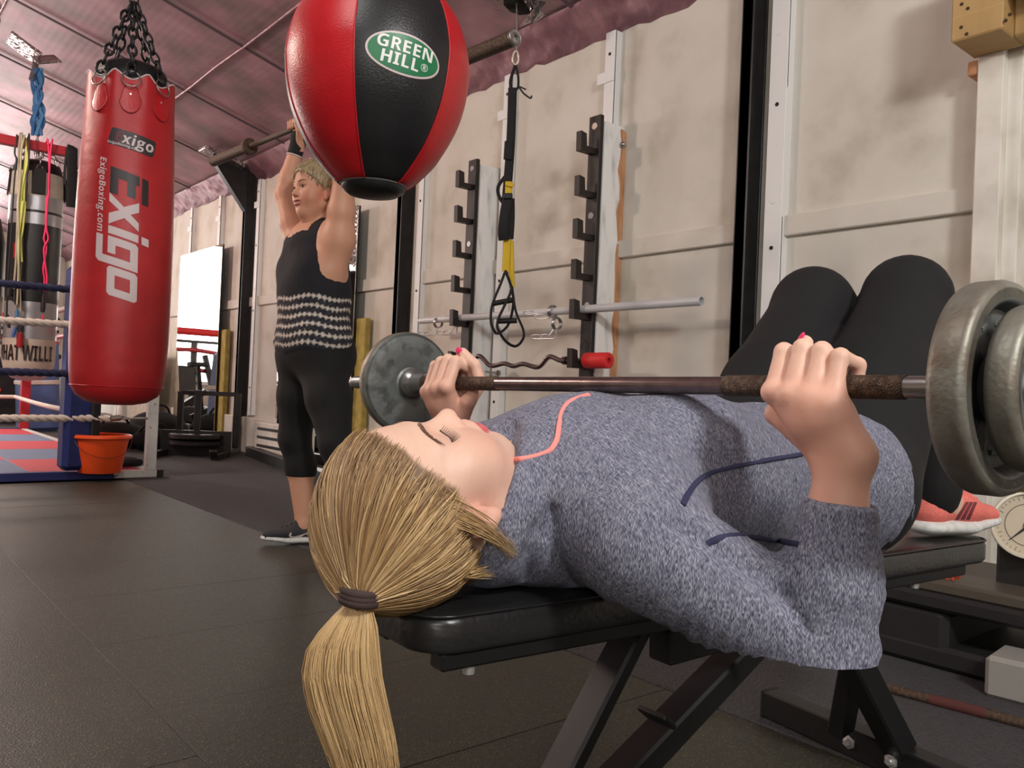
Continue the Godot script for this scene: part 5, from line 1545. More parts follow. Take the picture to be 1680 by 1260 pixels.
func ball() -> void:
	var D := 1.65
	var s := D / FOC
	var c0 := at(620.5, 130, D)
	var prof := []
	# half widths in pixels at heights measured in the photo, mirrored above the frame
	var px := [[52, -176.5], [63, -171], [84, -150], [108, -121], [132, -75], [144, -36], [149, 0], [149.5, 25], [143, 60], [130, 95], [108, 126], [80, 154], [58, 172], [44, 180], [24, 184], [0, 186]]
	var prof_up := []
	for q in px:
		prof_up.append(Vector2(q[0] * s * 0.994, c0.y + q[1] * s))
	var c := Vector3(c0.x, 0, c0.z)
	var en := Vector3(-c.x, 0, -c.z).normalized()
	var et := Vector3(en.z, 0, -en.x)
	var t := thing("ball_punch_bag", Vector3(c.x, c0.y - 198.0 * s, c.z), "round red and black leather ball bag with a green oval badge", "punch bag")
	# finer profile
	var fine := []
	for k in prof_up.size() - 1:
		for q in 4:
			var p0: Vector2 = prof_up[maxi(k - 1, 0)]
			var p3: Vector2 = prof_up[mini(k + 2, prof_up.size() - 1)]
			fine.append((prof_up[k] as Vector2).cubic_interpolate(prof_up[k + 1], p0, p3, q / 4.0))
	fine.append(prof_up[-1])
	var frame := Basis(en, Vector3.UP, et)               # x: towards the camera, z: to its right
	var tf := Transform3D(frame, c)
	var a0 := deg_to_rad(-14.5)
	var step := TAU / 6.0
	for k in 6:
		var m := MB.new()
		var cut := []
		for q in fine:
			cut.append(q)
		m.lathe(cut, 20, tf, a0 + step * k, a0 + step * (k + 1), -1.0)
		put("black_panel" if k % 2 == 0 else "red_panel", m, M.black_leather if k % 2 == 0 else M.red_leather, t)
		var sp := PackedVector3Array()
		var aa := a0 + step * k
		for q in fine:
			sp.append(tf * Vector3(cos(aa) * (q.x + 0.0004), q.y, sin(aa) * (q.x + 0.0004)))
		put("seam_piping", MB.new().tube(sp, 0.0016, 6), M.red_leather, t)
	var yb: float = c0.y - 176.5 * s
	put("base_cap", MB.new().lathe([Vector2(52 * s, yb + 0.001), Vector2(51 * s, yb - 0.008), Vector2(40 * s, yb - 0.017), Vector2(20 * s, yb - 0.021), Vector2(0, yb - 0.0225)], 40, tf), M.black_leather, t)
	put("cap_piping", MB.new().ring_tube(c + Vector3(0, yb + 0.001, 0), Vector3.UP, 52.4 * s, 0.0022, 48, 6), mat(rgb(120, 118, 118), 0.5), t)
	var ytop: float = c0.y + 186 * s
	for k in 3:
		var a := TAU * k / 3.0
		put("chain", chain(c + Vector3(cos(a) * 0.06, ytop - 0.02, sin(a) * 0.06), Vector3(c.x, ytop + 0.25, c.z), 0.036, 0.005), M.black_steel, t)
	put("chain", chain(Vector3(c.x, ytop + 0.24, c.z), Vector3(c.x, roof_y(c.x), c.z), 0.036, 0.005), M.black_steel, t)
	# badge: a white bordered green oval, tilted
	var rad_at := func(y: float) -> float:
		for r in range(1, fine.size()):
			if y <= fine[r].y:
				return lerpf(fine[r - 1].x, fine[r].x, (y - fine[r - 1].y) / (fine[r].y - fine[r - 1].y))
		return 0.05
	var lc := at(664.5, 88, D - 0.165)
	var lay := [0.0008]
	var s2 := (D - 0.165) / FOC
	var ang := asin(clampf(44.0 * s2 / 0.18, -1, 1)) - 0.012
	var on_ball := func(q: Vector2) -> Vector3:
		var r2 := q.rotated(-0.12)
		var y := lc.y + r2.y * s2
		var rr: float = rad_at.call(y)
		var a := ang + r2.x * s2 / rr * 1.04
		return tf * Vector3(cos(a) * (rr + lay[0]), y, sin(a) * (rr + lay[0]))
	var oval := func(rx: float, ry: float) -> Array:
		var pts := []
		for k in 49:
			pts.append(Vector3(cos(TAU * k / 48.0) * rx, sin(TAU * k / 48.0) * ry, 0))
		var o := []
		for k in 48:
			o.append([Vector3.ZERO, pts[k], pts[k + 1]])
		return o
	var bd := put("badge", bent(oval.call(63.5, 33.5), on_ball, 1.0, 5.0), M.white_print, t)
	lay[0] = 0.0014
	put("badge_field", bent(oval.call(59.8, 30.0), on_ball, 1.0, 5.0), M.green_print, bd)
	lay[0] = 0.0020
	var wt := mat(rgb(240, 238, 234), 0.45)
	put("badge_lettering", letters("GREEN", 19.5, func(q: Vector2) -> Vector3: return on_ball.call(q + Vector2(0, 11.5)), true, "Droid Sans", 1.1, 5.0), wt, bd)
	put("badge_lettering", letters("HILL", 19.5, func(q: Vector2) -> Vector3: return on_ball.call(q + Vector2(-6.5, -11.5)), true, "Droid Sans", 1.1, 5.0), wt, bd)
	put("badge_lettering", letters("®", 12.0, func(q: Vector2) -> Vector3: return on_ball.call(q + Vector2(35, -10)), false, "Droid Sans", 1.0, 5.0), wt, bd)

# ------------------------------------------------------------------ bench
var be := Vector3(0.9972, 0, 0.075)            # along the bench, head end to seat
var bn := Vector3(-0.075, 0, 0.9972)           # across it, towards the camera
func bp(t: float, y: float, s: float) -> Vector3:
	return Vector3(0.5, y, -0.786) + be * t + bn * s
func pad_mesh(t0: float, t1: float, w: float, R: float, y0: float, y1: float) -> MB:
	var m := MB.new()
	var lay := [Vector2(0.006, y0), Vector2(0.0, y0 + 0.006), Vector2(0.0, y1 - 0.012), Vector2(0.0035, y1 - 0.0045), Vector2(0.011, y1)]
	var N := 10
	var rows := []
	for l in lay:
		var row := []
		for q in 4:
			var cx := (t1 - R) if q in [0, 3] else (t0 + R)
			var cs := (w - R) if q in [0, 1] else (-w + R)
			for k in N + 1:
				var a := PI * 0.5 * (q + float(k) / N)
				row.append([bp(cx + cos(a) * (R - l.x), l.y, cs + sin(a) * (R - l.x)), be * cos(a) + bn * sin(a)])
		rows.append(row)
	var n: int = rows[0].size()
	for r in rows.size() - 1:
		var o := m.v.size()
		for k in n + 1:
			for d in 2:
				var e = rows[r + d][k % n]
				var up: float = [-0.6, 0.0, 0.25, 0.75, 0.97][r + d]
				m.vert(e[0], (e[1] * sqrt(1 - up * up) + Vector3.UP * up).normalized())
		for k in n:
			m.quad_i(o + k * 2, o + k * 2 + 1, o + k * 2 + 3, o + k * 2 + 2)
	for d in [[0, Vector3.DOWN], [rows.size() - 1, Vector3.UP]]:
		var o := m.v.size()
		m.vert(bp((t0 + t1) * 0.5, lay[d[0]].y + (0.004 if d[0] > 0 else 0.0), 0), d[1])
		for k in n + 1:
			m.vert(rows[d[0]][k % n][0], (d[1] + rows[d[0]][k % n][1] * 0.2).normalized())
		for k in n:
			m.tri_i(o, o + 1 + k, o + 2 + k)
	return m
func bench() -> void:
	var t := thing("weight_bench", bp(0.45, 0, 0), "black padded adjustable weight bench the woman lies on", "bench")
	for q in [[-0.022, 0.60, 0.102], [0.64, 1.185, 0.102]]:
		var p := put("back_pad" if q[0] < 0 else "seat_pad", pad_mesh(q[0], q[1], q[2], 0.05, PAD - 0.047, PAD - 0.004), M.vinyl, t)
		var st := PackedVector3Array()
		for k in 73:
			var a := TAU * k / 72.0
			var cx: float = q[1] - 0.045 if cos(a) > 0 else q[0] + 0.045
			var cs: float = q[2] - 0.045 if sin(a) > 0 else -q[2] + 0.045
			st.append(bp(cx + cos(a) * 0.0425, PAD - 0.0075, cs + sin(a) * 0.0425))
		st.append(st[0])
		put("piping", MB.new().tube(st, 0.0019, 6), M.vinyl, p)
	for s in [0.078, -0.048]:
		put("pad_rail", MB.new().bar(bp(0.008, PAD - 0.057, s), bp(1.10, PAD - 0.057, s), 0.026, 0.020), M.bench_steel, t)
		for x in [0.05, 0.95]:
			put("bolt", MB.new().lathe([Vector2(0, -0.012), Vector2(0.0065, -0.011), Vector2(0.0075, 0.0)], 12, Transform3D(Basis.IDENTITY, bp(x, PAD - 0.066, s))), M.chrome, t)
	put("pad_plate", MB.new().box(bp(0.33, PAD - 0.050, 0), Vector3(0.5, 0.006, 0.12), Basis(be, Vector3.UP, bn), 0.002), M.bench_steel, t)
	var zc := -0.78
	# front support and ladder leg lean down to the front foot
	var a0 := on_z(1058, 1010, zc)
	var a1 := on_z(918, 1275, zc)
	var ad := (a1 - a0).normalized()
	var foot_t := (0.045 - a0.y) / ad.y
	put("front_leg", MB.new().bar(a0 + Vector3(0.012, 0.03, 0), a0 + ad * foot_t, 0.024, 0.05, Vector3.BACK, 0.004), M.bench_steel, t)
	var b0 := on_z(1203, 1085, zc)
	var b1 := on_z(1020, 1275, zc)
	var bd := (b1 - b0).normalized()
	var bt := (0.045 - b0.y) / bd.y
	var lg := put("ladder_leg", MB.new().bar(b0 - bd * 0.11, b0 + bd * bt, 0.042, 0.05, Vector3.BACK, 0.004), M.bench_steel, t)
	var tp := on_z(1096, 1182, zc + 0.026)
	put("stop_tab", MB.new().bar(tp + Vector3(-0.012, 0.0, 0.0), tp + Vector3(-0.038, 0.020, 0.0), 0.008, 0.05, Vector3.BACK, 0.003), M.bench_steel, lg)
	var f0 := (a0 + ad * foot_t)
	put("front_foot", MB.new().bar(Vector3(f0.x - 0.02, 0.032, f0.z) - bn * 0.22, Vector3(f0.x - 0.02, 0.032, f0.z) + bn * 0.22, 0.05, 0.05), M.bench_steel, t)
	put("base_spine", MB.new().bar(Vector3(f0.x, 0.05, f0.z), b0 + bd * bt + Vector3(0.03, 0.005, 0), 0.045, 0.045), M.bench_steel, t)
	# rear frame
	var r0 := on_x(1261, 1168, 1.6) 
	r0 = Vector3(1.612, 0.032, -1.012)
	var rd := Vector3(-0.16, 0, 0.987)
	put("rear_foot", MB.new().bar(r0, r0 + rd * 0.72, 0.05, 0.055), M.bench_steel, t)
	for s in [0.0, 0.72]:
		put("foot_cap", MB.new().bar(r0 + rd * (s - 0.004), r0 + rd * (s + 0.004), 0.053, 0.058), M.black_rubber, t)
	for q in [[1395, 1205], [1470, 1235]]:
		var p := on_x(q[0], q[1], 1.555)
		var sd := Vector3(p.x, 0, p.z)
		var w := (p.z - r0.z) / rd.z
		var cpt := r0 + rd * w
		var face := cpt + Vector3(-0.0275, 0.002, 0)
		put("bolt", MB.new().lathe([Vector2(0, 0.011), Vector2(0.006, 0.011), Vector2(0.0085, 0.007), Vector2(0.009, 0.003), Vector2(0.013, 0.002), Vector2(0.0135, 0)], 6, Transform3D(Basis(Vector3.BACK, PI / 2), face)), M.chrome, t)
	var l1 := on_x(1462, 1190, 1.56)
	var l0 := on_x(1380, 1040, 1.40)
	put("rear_brace", MB.new().bar(Vector3(l1.x, 0.05, l1.z + 0.02), l0 + (l0 - l1) * 0.5, 0.05, 0.045, bn, 0.004), M.bench_steel, t)
	var v0 := on_x(1457, 1180, 1.52)
	put("rear_post", MB.new().bar(Vector3(1.52, 0.06, -0.80), Vector3(1.45, PAD - 0.07, -0.72), 0.05, 0.03, bn, 0.003), M.bench_steel, t)
	put("seat_spine", MB.new().bar(bp(0.42, PAD - 0.12, 0), bp(0.92, PAD - 0.10, 0), 0.045, 0.05), M.bench_steel, t)
	put("hinge_pin", MB.new().tube(PackedVector3Array([bp(0.58, PAD - 0.11, -0.09), bp(0.58, PAD - 0.11, 0.09)]), 0.011, 14), M.rust_bar, t)

# ------------------------------------------------------------------ barbells
const BA0 := Vector3(0.8322, 0.6901, -1.2876)     # inner faces of the plates on the pressed bar
const BB0 := Vector3(0.7865, 0.7019, -0.3032)
func bar_at(px: float) -> Vector3:             # point of the pressed bar seen in this pixel column
	var inv := CB.transposed()
	var a := inv * (BA0 - EYE)
	var d := inv * (BB0 - BA0)
	var k := (px - 840.0) / FOC
	var t := (-k * a.z - a.x) / (d.x + k * d.z)
	return BA0.lerp(BB0, t)
func plate_prof(R: float, th: float) -> Array:   # flat back at 0, dished front
	var rim := R * 0.79
	return [Vector2(0.0135, 0), Vector2(R * 0.30, 0.0), Vector2(R * 0.31, 0.0012), Vector2(R * 0.325, 0.0), Vector2(R - 0.007, 0), Vector2(R - 0.002, 0.002), Vector2(R, 0.007), Vector2(R, th - 0.007), Vector2(R - 0.002, th - 0.002), Vector2(R - 0.007, th), Vector2(rim + 0.004, th), Vector2(rim, th - 0.003), Vector2(rim - 0.005, th * 0.55), Vector2(R * 0.34, th * 0.5), Vector2(R * 0.31, th * 0.62), Vector2(R * 0.29, th * 0.85), Vector2(R * 0.24, th * 0.9), Vector2(0.0135, th * 0.9)]
func plate(R: float, th: float, at_: Vector3, dir: Vector3, label: String) -> void:
	var tf := Transform3D(Basis(Quaternion(Vector3.UP, dir)), at_)
	var t := thing("iron_plate", at_ + Vector3(0, -R, 0), label, "weight plate", "grey iron plates on the pressed bar")
	var p := plate_prof(R, th)
	put("plate_disc", MB.new().lathe(p.slice(0, 6), 72, tf).lathe(p.slice(9), 72, tf), M.plate, t)
	put("plate_rim", MB.new().lathe(p.slice(4, 11), 72, tf), M.plate_rim, t)
	for k in 14:                                  # raised cast marks round the front, too worn to read
		if k % 7 > 4:
			continue
		var a := TAU * k / 14.0 + 0.3
		put("cast_mark", MB.new().box(tf * Vector3(cos(a) * R * 0.6, th * 0.53, sin(a) * R * 0.6), Vector3(R * 0.05, 0.003, R * 0.12), tf.basis * Basis(Vector3.UP, -a), 0.001), M.plate, t)
func barbells() -> void:
	var d := (BB0 - BA0).normalized()
	var t := thing("pressed_barbell", (BA0 + BB0) * 0.5 - Vector3(0, 0.0115, 0), "steel barbell with rusty knurled grips held by the lying woman", "barbell")
	var r := 0.0108
	var cuts := [BA0 + d * -0.006, bar_at(690), bar_at(818), bar_at(1192), BB0 + d * -0.06, BB0 + d * 0.075]
	put("end_thread", MB.new().tube(PackedVector3Array([BA0 - d * 0.235, BA0 - d * 0.232, BA0]), 0.0112, 16), M.steel, t)
	var th := MB.new()
	for k in 34:
		th.ring_tube(BA0 - d * (0.04 + k * 0.0056), d, 0.0108, 0.0018, 16, 5)
	put("thread_ridges", th, M.steel, t)
	put("knurled_grip", MB.new().tube(PackedVector3Array([cuts[0], cuts[2]]), r + 0.0006, 20), M.rust_bar, t)
	put("shaft", MB.new().tube(PackedVector3Array([cuts[2], cuts[3]]), r, 24), M.bar_steel, t)
	put("knurled_grip", MB.new().tube(PackedVector3Array([cuts[3], cuts[4]]), r + 0.0012, 20), M.rust_bar, t)
	put("shaft_end", MB.new().tube(PackedVector3Array([cuts[4], cuts[5]]), r + 0.0002, 20), M.steel, t)
	var ct := Transform3D(Basis(Quaternion(Vector3.UP, d)), BA0)
	put("collar", MB.new().lathe([Vector2(0.011, -0.002), Vector2(0.024, 0.0), Vector2(0.0265, 0.004), Vector2(0.026, 0.012), Vector2(0.019, 0.018), Vector2(0.0165, 0.022), Vector2(0.0165, 0.055), Vector2(0.0105, 0.056)], 32, ct), M.steel, t)
	put("collar", MB.new().lathe([Vector2(0.0105, -0.012), Vector2(0.014, -0.012), Vector2(0.0145, -0.004), Vector2(0.0145, 0.0), Vector2(0.0105, 0.0)], 28, Transform3D(ct.basis, BB0)), M.steel, t)
	plate(0.0937, 0.026, BA0 - d * 0.003, -d, "flat backed grey iron plate on the bar's far end beside the far hand")
	plate(0.0937, 0.032, BB0 + d * 0.001, d, "larger grey iron plate at the right edge nearest the near hand")
	plate(0.071, 0.026, BB0 + d * 0.036, d, "smaller grey iron plate outermost on the right end of the bar")
	# long bar held overhead by the standing woman
	var a := Vector3(1.5155, 1.812, -4.319)
	var b := Vector3(1.6655, 1.820, -2.059)
	var e := (b - a).normalized()
	var o := thing("overhead_barbell", (a + b) * 0.5, "long unloaded brown barbell held overhead by the standing woman", "barbell")
	put("shaft", MB.new().tube(PackedVector3Array([a + e * 0.4, b - e * 0.4]), 0.0145, 16), M.rust_bar, o)
	var tf := Transform3D(Basis(Quaternion(Vector3.UP, e)), a)
	put("sleeve", MB.new().lathe([Vector2(0, 0), Vector2(0.008, 0), Vector2(0.009, 0.004), Vector2(0.022, 0.004), Vector2(0.0255, 0.0), Vector2(0.0255, 0.40)], 28, tf), M.rust_bar, o)
	put("collar", MB.new().lathe([Vector2(0.0145, 0.39), Vector2(0.038, 0.392), Vector2(0.04, 0.396), Vector2(0.04, 0.418), Vector2(0.036, 0.422), Vector2(0.0145, 0.424)], 28, tf), M.rust_bar, o)
	var tb := Transform3D(Basis(Quaternion(Vector3.UP, -e)), b)
	put("sleeve", MB.new().lathe([Vector2(0.0255, 0.004), Vector2(0.0255, 0.40)], 28, tb), M.rust_bar, o)
	put("collar", MB.new().lathe([Vector2(0.0145, 0.39), Vector2(0.038, 0.392), Vector2(0.04, 0.396), Vector2(0.04, 0.418), Vector2(0.036, 0.422), Vector2(0.0145, 0.424)], 28, tb), M.rust_bar, o)
	put("end_cap", MB.new().lathe([Vector2(0, 0.006), Vector2(0.007, 0.006), Vector2(0.008, -0.004), Vector2(0.011, -0.003), Vector2(0.021, -0.001), Vector2(0.0245, -0.003), Vector2(0.027, -0.001), Vector2(0.027, 0.006)], 28, tb), M.steel, o)

# ------------------------------------------------------------------ people: shared pieces
func lin(c: Color) -> Color:
	return c.srgb_to_linear()
# head shape in a field. O between the ears, B: x to her right, y to the crown, z to the back of the head
func head_field(f: Field, O: Vector3, B: Basis, old := false) -> void:
	var h := func(r: float, u: float, w: float) -> Vector3: return O + B * Vector3(r, u, -w)
	f.ell(h.call(0, 0.030, -0.004), Vector3(0.074, 0.090, 0.0945), B, 0.02)
	f.ell(h.call(0, -0.014, 0.028), Vector3(0.064, 0.082, 0.060), B, 0.02)
	f.ell(h.call(0, -0.050, 0.042), Vector3(0.050, 0.048, 0.046), B, 0.02)
	for s in [-1.0, 1.0]:
		f.cap(h.call(0.052 * s, -0.062, 0.004), h.call(0.016 * s, -0.096, 0.052), 0.017, 0.014, 0.022)
		f.ell(h.call(0.038 * s, -0.034, 0.048), Vector3(0.027, 0.030, 0.026), B, 0.035)
		f.ell(h.call(0.047 * s, -0.012, 0.046), Vector3(0.020, 0.014, 0.022), B, 0.02)
		f.cap(h.call(0.012 * s, 0.018, 0.081), h.call(0.044 * s, 0.018, 0.066), 0.009, 0.008, 0.014)
	f.ell(h.call(0, -0.092, 0.056), Vector3(0.025, 0.021, 0.027), B, 0.018)
	f.ell(h.call(0, -0.075, 0.035), Vector3(0.05, 0.034, 0.038), B, 0.02)
	f.ell(h.call(0, -0.062, 0.060), Vector3(0.030, 0.028, 0.027), B, 0.014)
	# eyes
	for s in [-1.0, 1.0]:
		var eb2 := B * Basis(Vector3.UP, -0.45 * s)
		f.ell(h.call(0.032 * s, 0.003, 0.092), Vector3(0.019, 0.0115, 0.0115), eb2, 0.014, 1)
		f.ell(h.call(0.032 * s, 0.003, 0.0665), Vector3(0.0165, 0.0105, 0.0135), eb2, 0.006)
	# nose
	f.cap(h.call(0, 0.002, 0.078), h.call(0, -0.026, 0.0985), 0.0085, 0.0105, 0.012)
	f.cap(h.call(0, -0.026, 0.0985), h.call(0, -0.033, 0.084), 0.0088, 0.008, 0.006)
	for s in [-1.0, 1.0]:
		f.ell(h.call(0.0115 * s, -0.031, 0.088), Vector3(0.0075, 0.0088, 0.0115), B, 0.006)
		f.ell(h.call(0.0075 * s, -0.0395, 0.0945), Vector3(0.0038, 0.004, 0.006), B, 0.003, 1)
	# lips
	f.ell(h.call(0, -0.0512, 0.0845), Vector3(0.0275, 0.0082, 0.0140), B, 0.005)
	f.ell(h.call(0, -0.0665, 0.0812), Vector3(0.025, 0.0086, 0.0140), B, 0.005)
	f.cap(h.call(-0.02, -0.0588, 0.0915), h.call(0.02, -0.0588, 0.0915), 0.0018, 0.0018, 0.006, 1)
	f.ell(h.call(0, -0.0795, 0.0945), Vector3(0.02, 0.004, 0.007), B, 0.010, 1)
	# ears
	for s in [-1.0, 1.0]:
		var e: Vector3 = h.call(0.072 * s, -0.018, -0.006)
		var eb: Basis = B * Basis(Vector3.UP, 0.35 * s) * Basis(Vector3.RIGHT, 0.18)
		f.ell(e + eb * Vector3(0.006 * s, 0, 0), Vector3(0.0070, 0.026, 0.0165), eb, 0.006)
		f.ell(e + eb * Vector3(0.015 * s, 0.002, -0.001), Vector3(0.0065, 0.0185, 0.0108), eb, 0.004, 1)
		f.ell(e + eb * Vector3(0.006 * s, -0.022, -0.003), Vector3(0.006, 0.009, 0.008), eb, 0.005)
func face_colour(O: Vector3, B: Basis, base: Color, flush: Color, lip: Color) -> Callable:
	var inv := B.transposed()
	var nz := FastNoiseLite.new()
	nz.seed = 3; nz.frequency = 40.0
	return func(p: Vector3, _n: Vector3) -> Color:
		var q := inv * (p - O)
		var r := absf(q.x)
		var u := q.y
		var w := -q.z
		var c := base
		var g := func(cx: float, cu: float, sx: float, su: float) -> float: return exp(-pow((r - cx) / sx, 2) - pow((u - cu) / su, 2))
		var b := 0.0
		if w > 0.0:
			b += 0.42 * g.call(0.046, -0.042, 0.028, 0.03) + 0.25 * g.call(0.0, -0.03, 0.014, 0.014)
		b += 0.6 * g.call(0.08, -0.015, 0.03, 0.03) * smoothstep(0.060, 0.074, r) * smoothstep(0.04, 0.01, w)
		c = c.lerp(flush, clampf(b, 0, 1))
		if w > 0.06:
			var mu := -0.0588
			var up := 1.0 - pow(r / 0.0290, 2)
			if up > 0.0:
				var hi := mu + 0.0100 * sqrt(up) - 0.0018 * exp(-pow(r / 0.004, 2))
				var lo := mu - 0.0165 * sqrt(up)
				var k := smoothstep(0.0, 0.002, minf(hi - u, u - lo))
				c = c.lerp(lip, k)
			if absf(u - mu) < 0.0016 and r < 0.021:
				c = c.lerp(lip * 0.55, 0.7)  # shade in the parting of the lips, put into the colour
			c = c.lerp(flush * 0.9, 0.25 * g.call(0.032, 0.003, 0.018, 0.012))
			if g.call(0.0075, -0.0395, 0.004, 0.0035) > 0.4:
				c = c.lerp(lip * 0.4, 0.6)  # shade inside the nostrils, put into the colour
		var v := 1.0 + 0.03 * nz.get_noise_3dv(p * 4.0)
		return Color(c.r * v, c.g * v, c.b * v)
# a hand closed round a bar. C: bar point under the middle of the fist, D: along the bar to the little finger,
# K: from the bar to the knuckles, U: over the top. Returns nothing; adds to f
func fist(f: Field, C: Vector3, D: Vector3, K: Vector3, U: Vector3, W: Vector3, thumb: Array, s := 1.0) -> void:
	var off := [-0.033, -0.0105, 0.0115, 0.032]
	var rr := [0.0098, 0.0100, 0.0095, 0.0084]
	var lift := [0.036, 0.039, 0.036, 0.030]
	for k in 4:
		var o: Vector3 = C + D * (off[k] * s)
		var mcp: Vector3 = o + K * (0.031 - 0.002 * absf(k - 1.2)) * s + U * (-0.007 - 0.003 * k) * s
		var pip: Vector3 = o + K * 0.014 * s + U * lift[k] * s
		var dip: Vector3 = o - K * 0.019 * s + U * 0.023 * s
		var tip: Vector3 = o - K * 0.020 * s - U * 0.004 * s
		var r: float = rr[k] * s
		f.cap(W + D * (off[k] * 0.55 * s), mcp, 0.015 * s, r * 1.22, 0.014)
		f.cap(mcp, pip, r * 1.16, r * 1.0, 0.004)
		f.cap(pip, dip, r * 1.0, r * 0.9, 0.004)
		f.cap(dip, tip, r * 0.9, r * 0.78, 0.004)
		f.ell(mcp + K * 0.004 * s, Vector3(r, r, r) * 1.12, Basis.IDENTITY, 0.006)
	f.ell(W.lerp(C + K * 0.022 * s, 0.55) , Vector3(0.03, 0.03, 0.03) * s, Basis.IDENTITY, 0.02)
	var prev: Vector3 = W + D * (-0.018 * s)
	var tr := [0.017, 0.0125, 0.0108, 0.0088]
	for k in thumb.size():
		f.cap(prev, thumb[k], tr[mini(k, 3)] * s, tr[mini(k + 1, 3)] * s, 0.010 if k == 0 else 0.004)
		prev = thumb[k]
func on_field(f: Field, px: float, py: float, t0 := 0.4, t1 := 6.0) -> Vector3:
	return f.march(EYE, ray(px, py).normalized(), t0, t1)
func draped(f: Field, pts: Array, r: float, flat := 0.6, steps := 6, t0 := 0.4) -> MB:       # cord lying on a body along pixels of the photo
	var p2 := []
	for q in pts:
		p2.append(Vector3(q[0], q[1], 0))
	var out := PackedVector3Array()
	for q in path_of(p2, steps):
		var w := on_field(f, q.x, q.y, t0)
		if w != Vector3.INF:
			out.append(w)
	return MB.new().tube(out, r, 8, true, flat, (EYE - out[0]).normalized().cross(out[1] - out[0]))
func decal(f: Field, poly: Array, t0: float, fine: float, lift := 0.0012) -> MB:             # print on a surface, outline in photo pixels
	return bent(tris_of(pv(poly)), func(q: Vector2) -> Vector3:
		var d := ray(q.x, q.y).normalized()
		return f.march(EYE, d, t0, t0 + 6.0) - d * lift, 1.0, fine)
# trainer on a sole. heel and toe on the ground line, up; returns the field of the upper for decals
func shoe(t: Node3D, heel: Vector3, toe: Vector3, ankle: Vector3, upper: Material, sole: Material, cell: float, wide := 0.042, laces: Material = null) -> Field:
	var d := (toe - heel)
	var L := d.length()
	d /= L
	var side := d.cross(Vector3.UP).normalized()
	var at_ := func(k: float, y: float, s: float) -> Vector3: return heel + d * (k * L) + Vector3.UP * y + side * s
	var root := Node3D.new()
	root.name = "shoe"
	t.add_child(root, true)
	root.position = heel - t.position
	var fs := Field.new()
	fs.flat(at_.call(0.14, 0.020, 0.0), at_.call(0.5, 0.016, 0.0), wide * 0.86, wide * 0.92, Vector3.UP, 0.44, 0.01)
	fs.flat(at_.call(0.5, 0.016, 0.0), at_.call(0.86, 0.022, 0.0), wide * 0.95, wide * 0.80, Vector3.UP, 0.40, 0.01)
	fs.clips.append(Plane(Vector3.DOWN, -heel.y))
	fs.clips.append(Plane(Vector3.UP, heel.y + 0.034))
	var m1 := MB.new()
	fs.net(heel - Vector3(1, 0.1, 1) * 0.08 - d * 0.02 + Vector3(minf(d.x, 0), 0, minf(d.z, 0)) * L, heel + Vector3(1, 1, 1) * 0.08 + Vector3(maxf(d.x, 0), 0, maxf(d.z, 0)) * L, cell, m1)
	put("sole", m1, sole, root)
	var f := Field.new()
	f.flat(at_.call(0.15, 0.05, 0.0), at_.call(0.55, 0.046, 0.0), wide * 0.74, wide * 0.86, Vector3.UP, 0.75, 0.02)
	f.flat(at_.call(0.5, 0.045, 0.0), at_.call(0.84, 0.034, 0.0), wide * 0.88, wide * 0.74, Vector3.UP, 0.62, 0.02)
	f.cap(at_.call(0.13, 0.05, 0), at_.call(0.11, 0.088, 0), wide * 0.68, wide * 0.55, 0.02)
	f.cap(at_.call(0.42, 0.065, 0), at_.call(0.34, 0.098, 0), wide * 0.62, wide * 0.50, 0.03)
	f.cap(at_.call(0.24, 0.125, 0), at_.call(0.25, 0.085, 0), wide * 0.74, wide * 0.55, 0.008, 1)
	f.clips.append(Plane(Vector3.DOWN, -heel.y - 0.024))
	var m2 := MB.new()
	f.net(heel - Vector3(1, 0, 1) * 0.08 + Vector3(minf(d.x, 0), 0, minf(d.z, 0)) * L, heel + Vector3(0.08, 0.15, 0.08) + Vector3(maxf(d.x, 0), 0, maxf(d.z, 0)) * L, cell, m2)
	put("upper", m2, upper, root)
	if laces:
		var lm := MB.new()
		for k in 4:
			var q := 0.42 + k * 0.075
			var ps := PackedVector3Array()
			for s in 7:
				var w: float = (s - 3) / 3.0 * wide * 0.42
				ps.append(f.march(at_.call(q, 0.2, w), Vector3.DOWN, 0.0, 0.3) + Vector3.UP * 0.0015)
			lm.tube(ps, 0.0022, 6)
		put("laces", lm, laces, root)
	return f

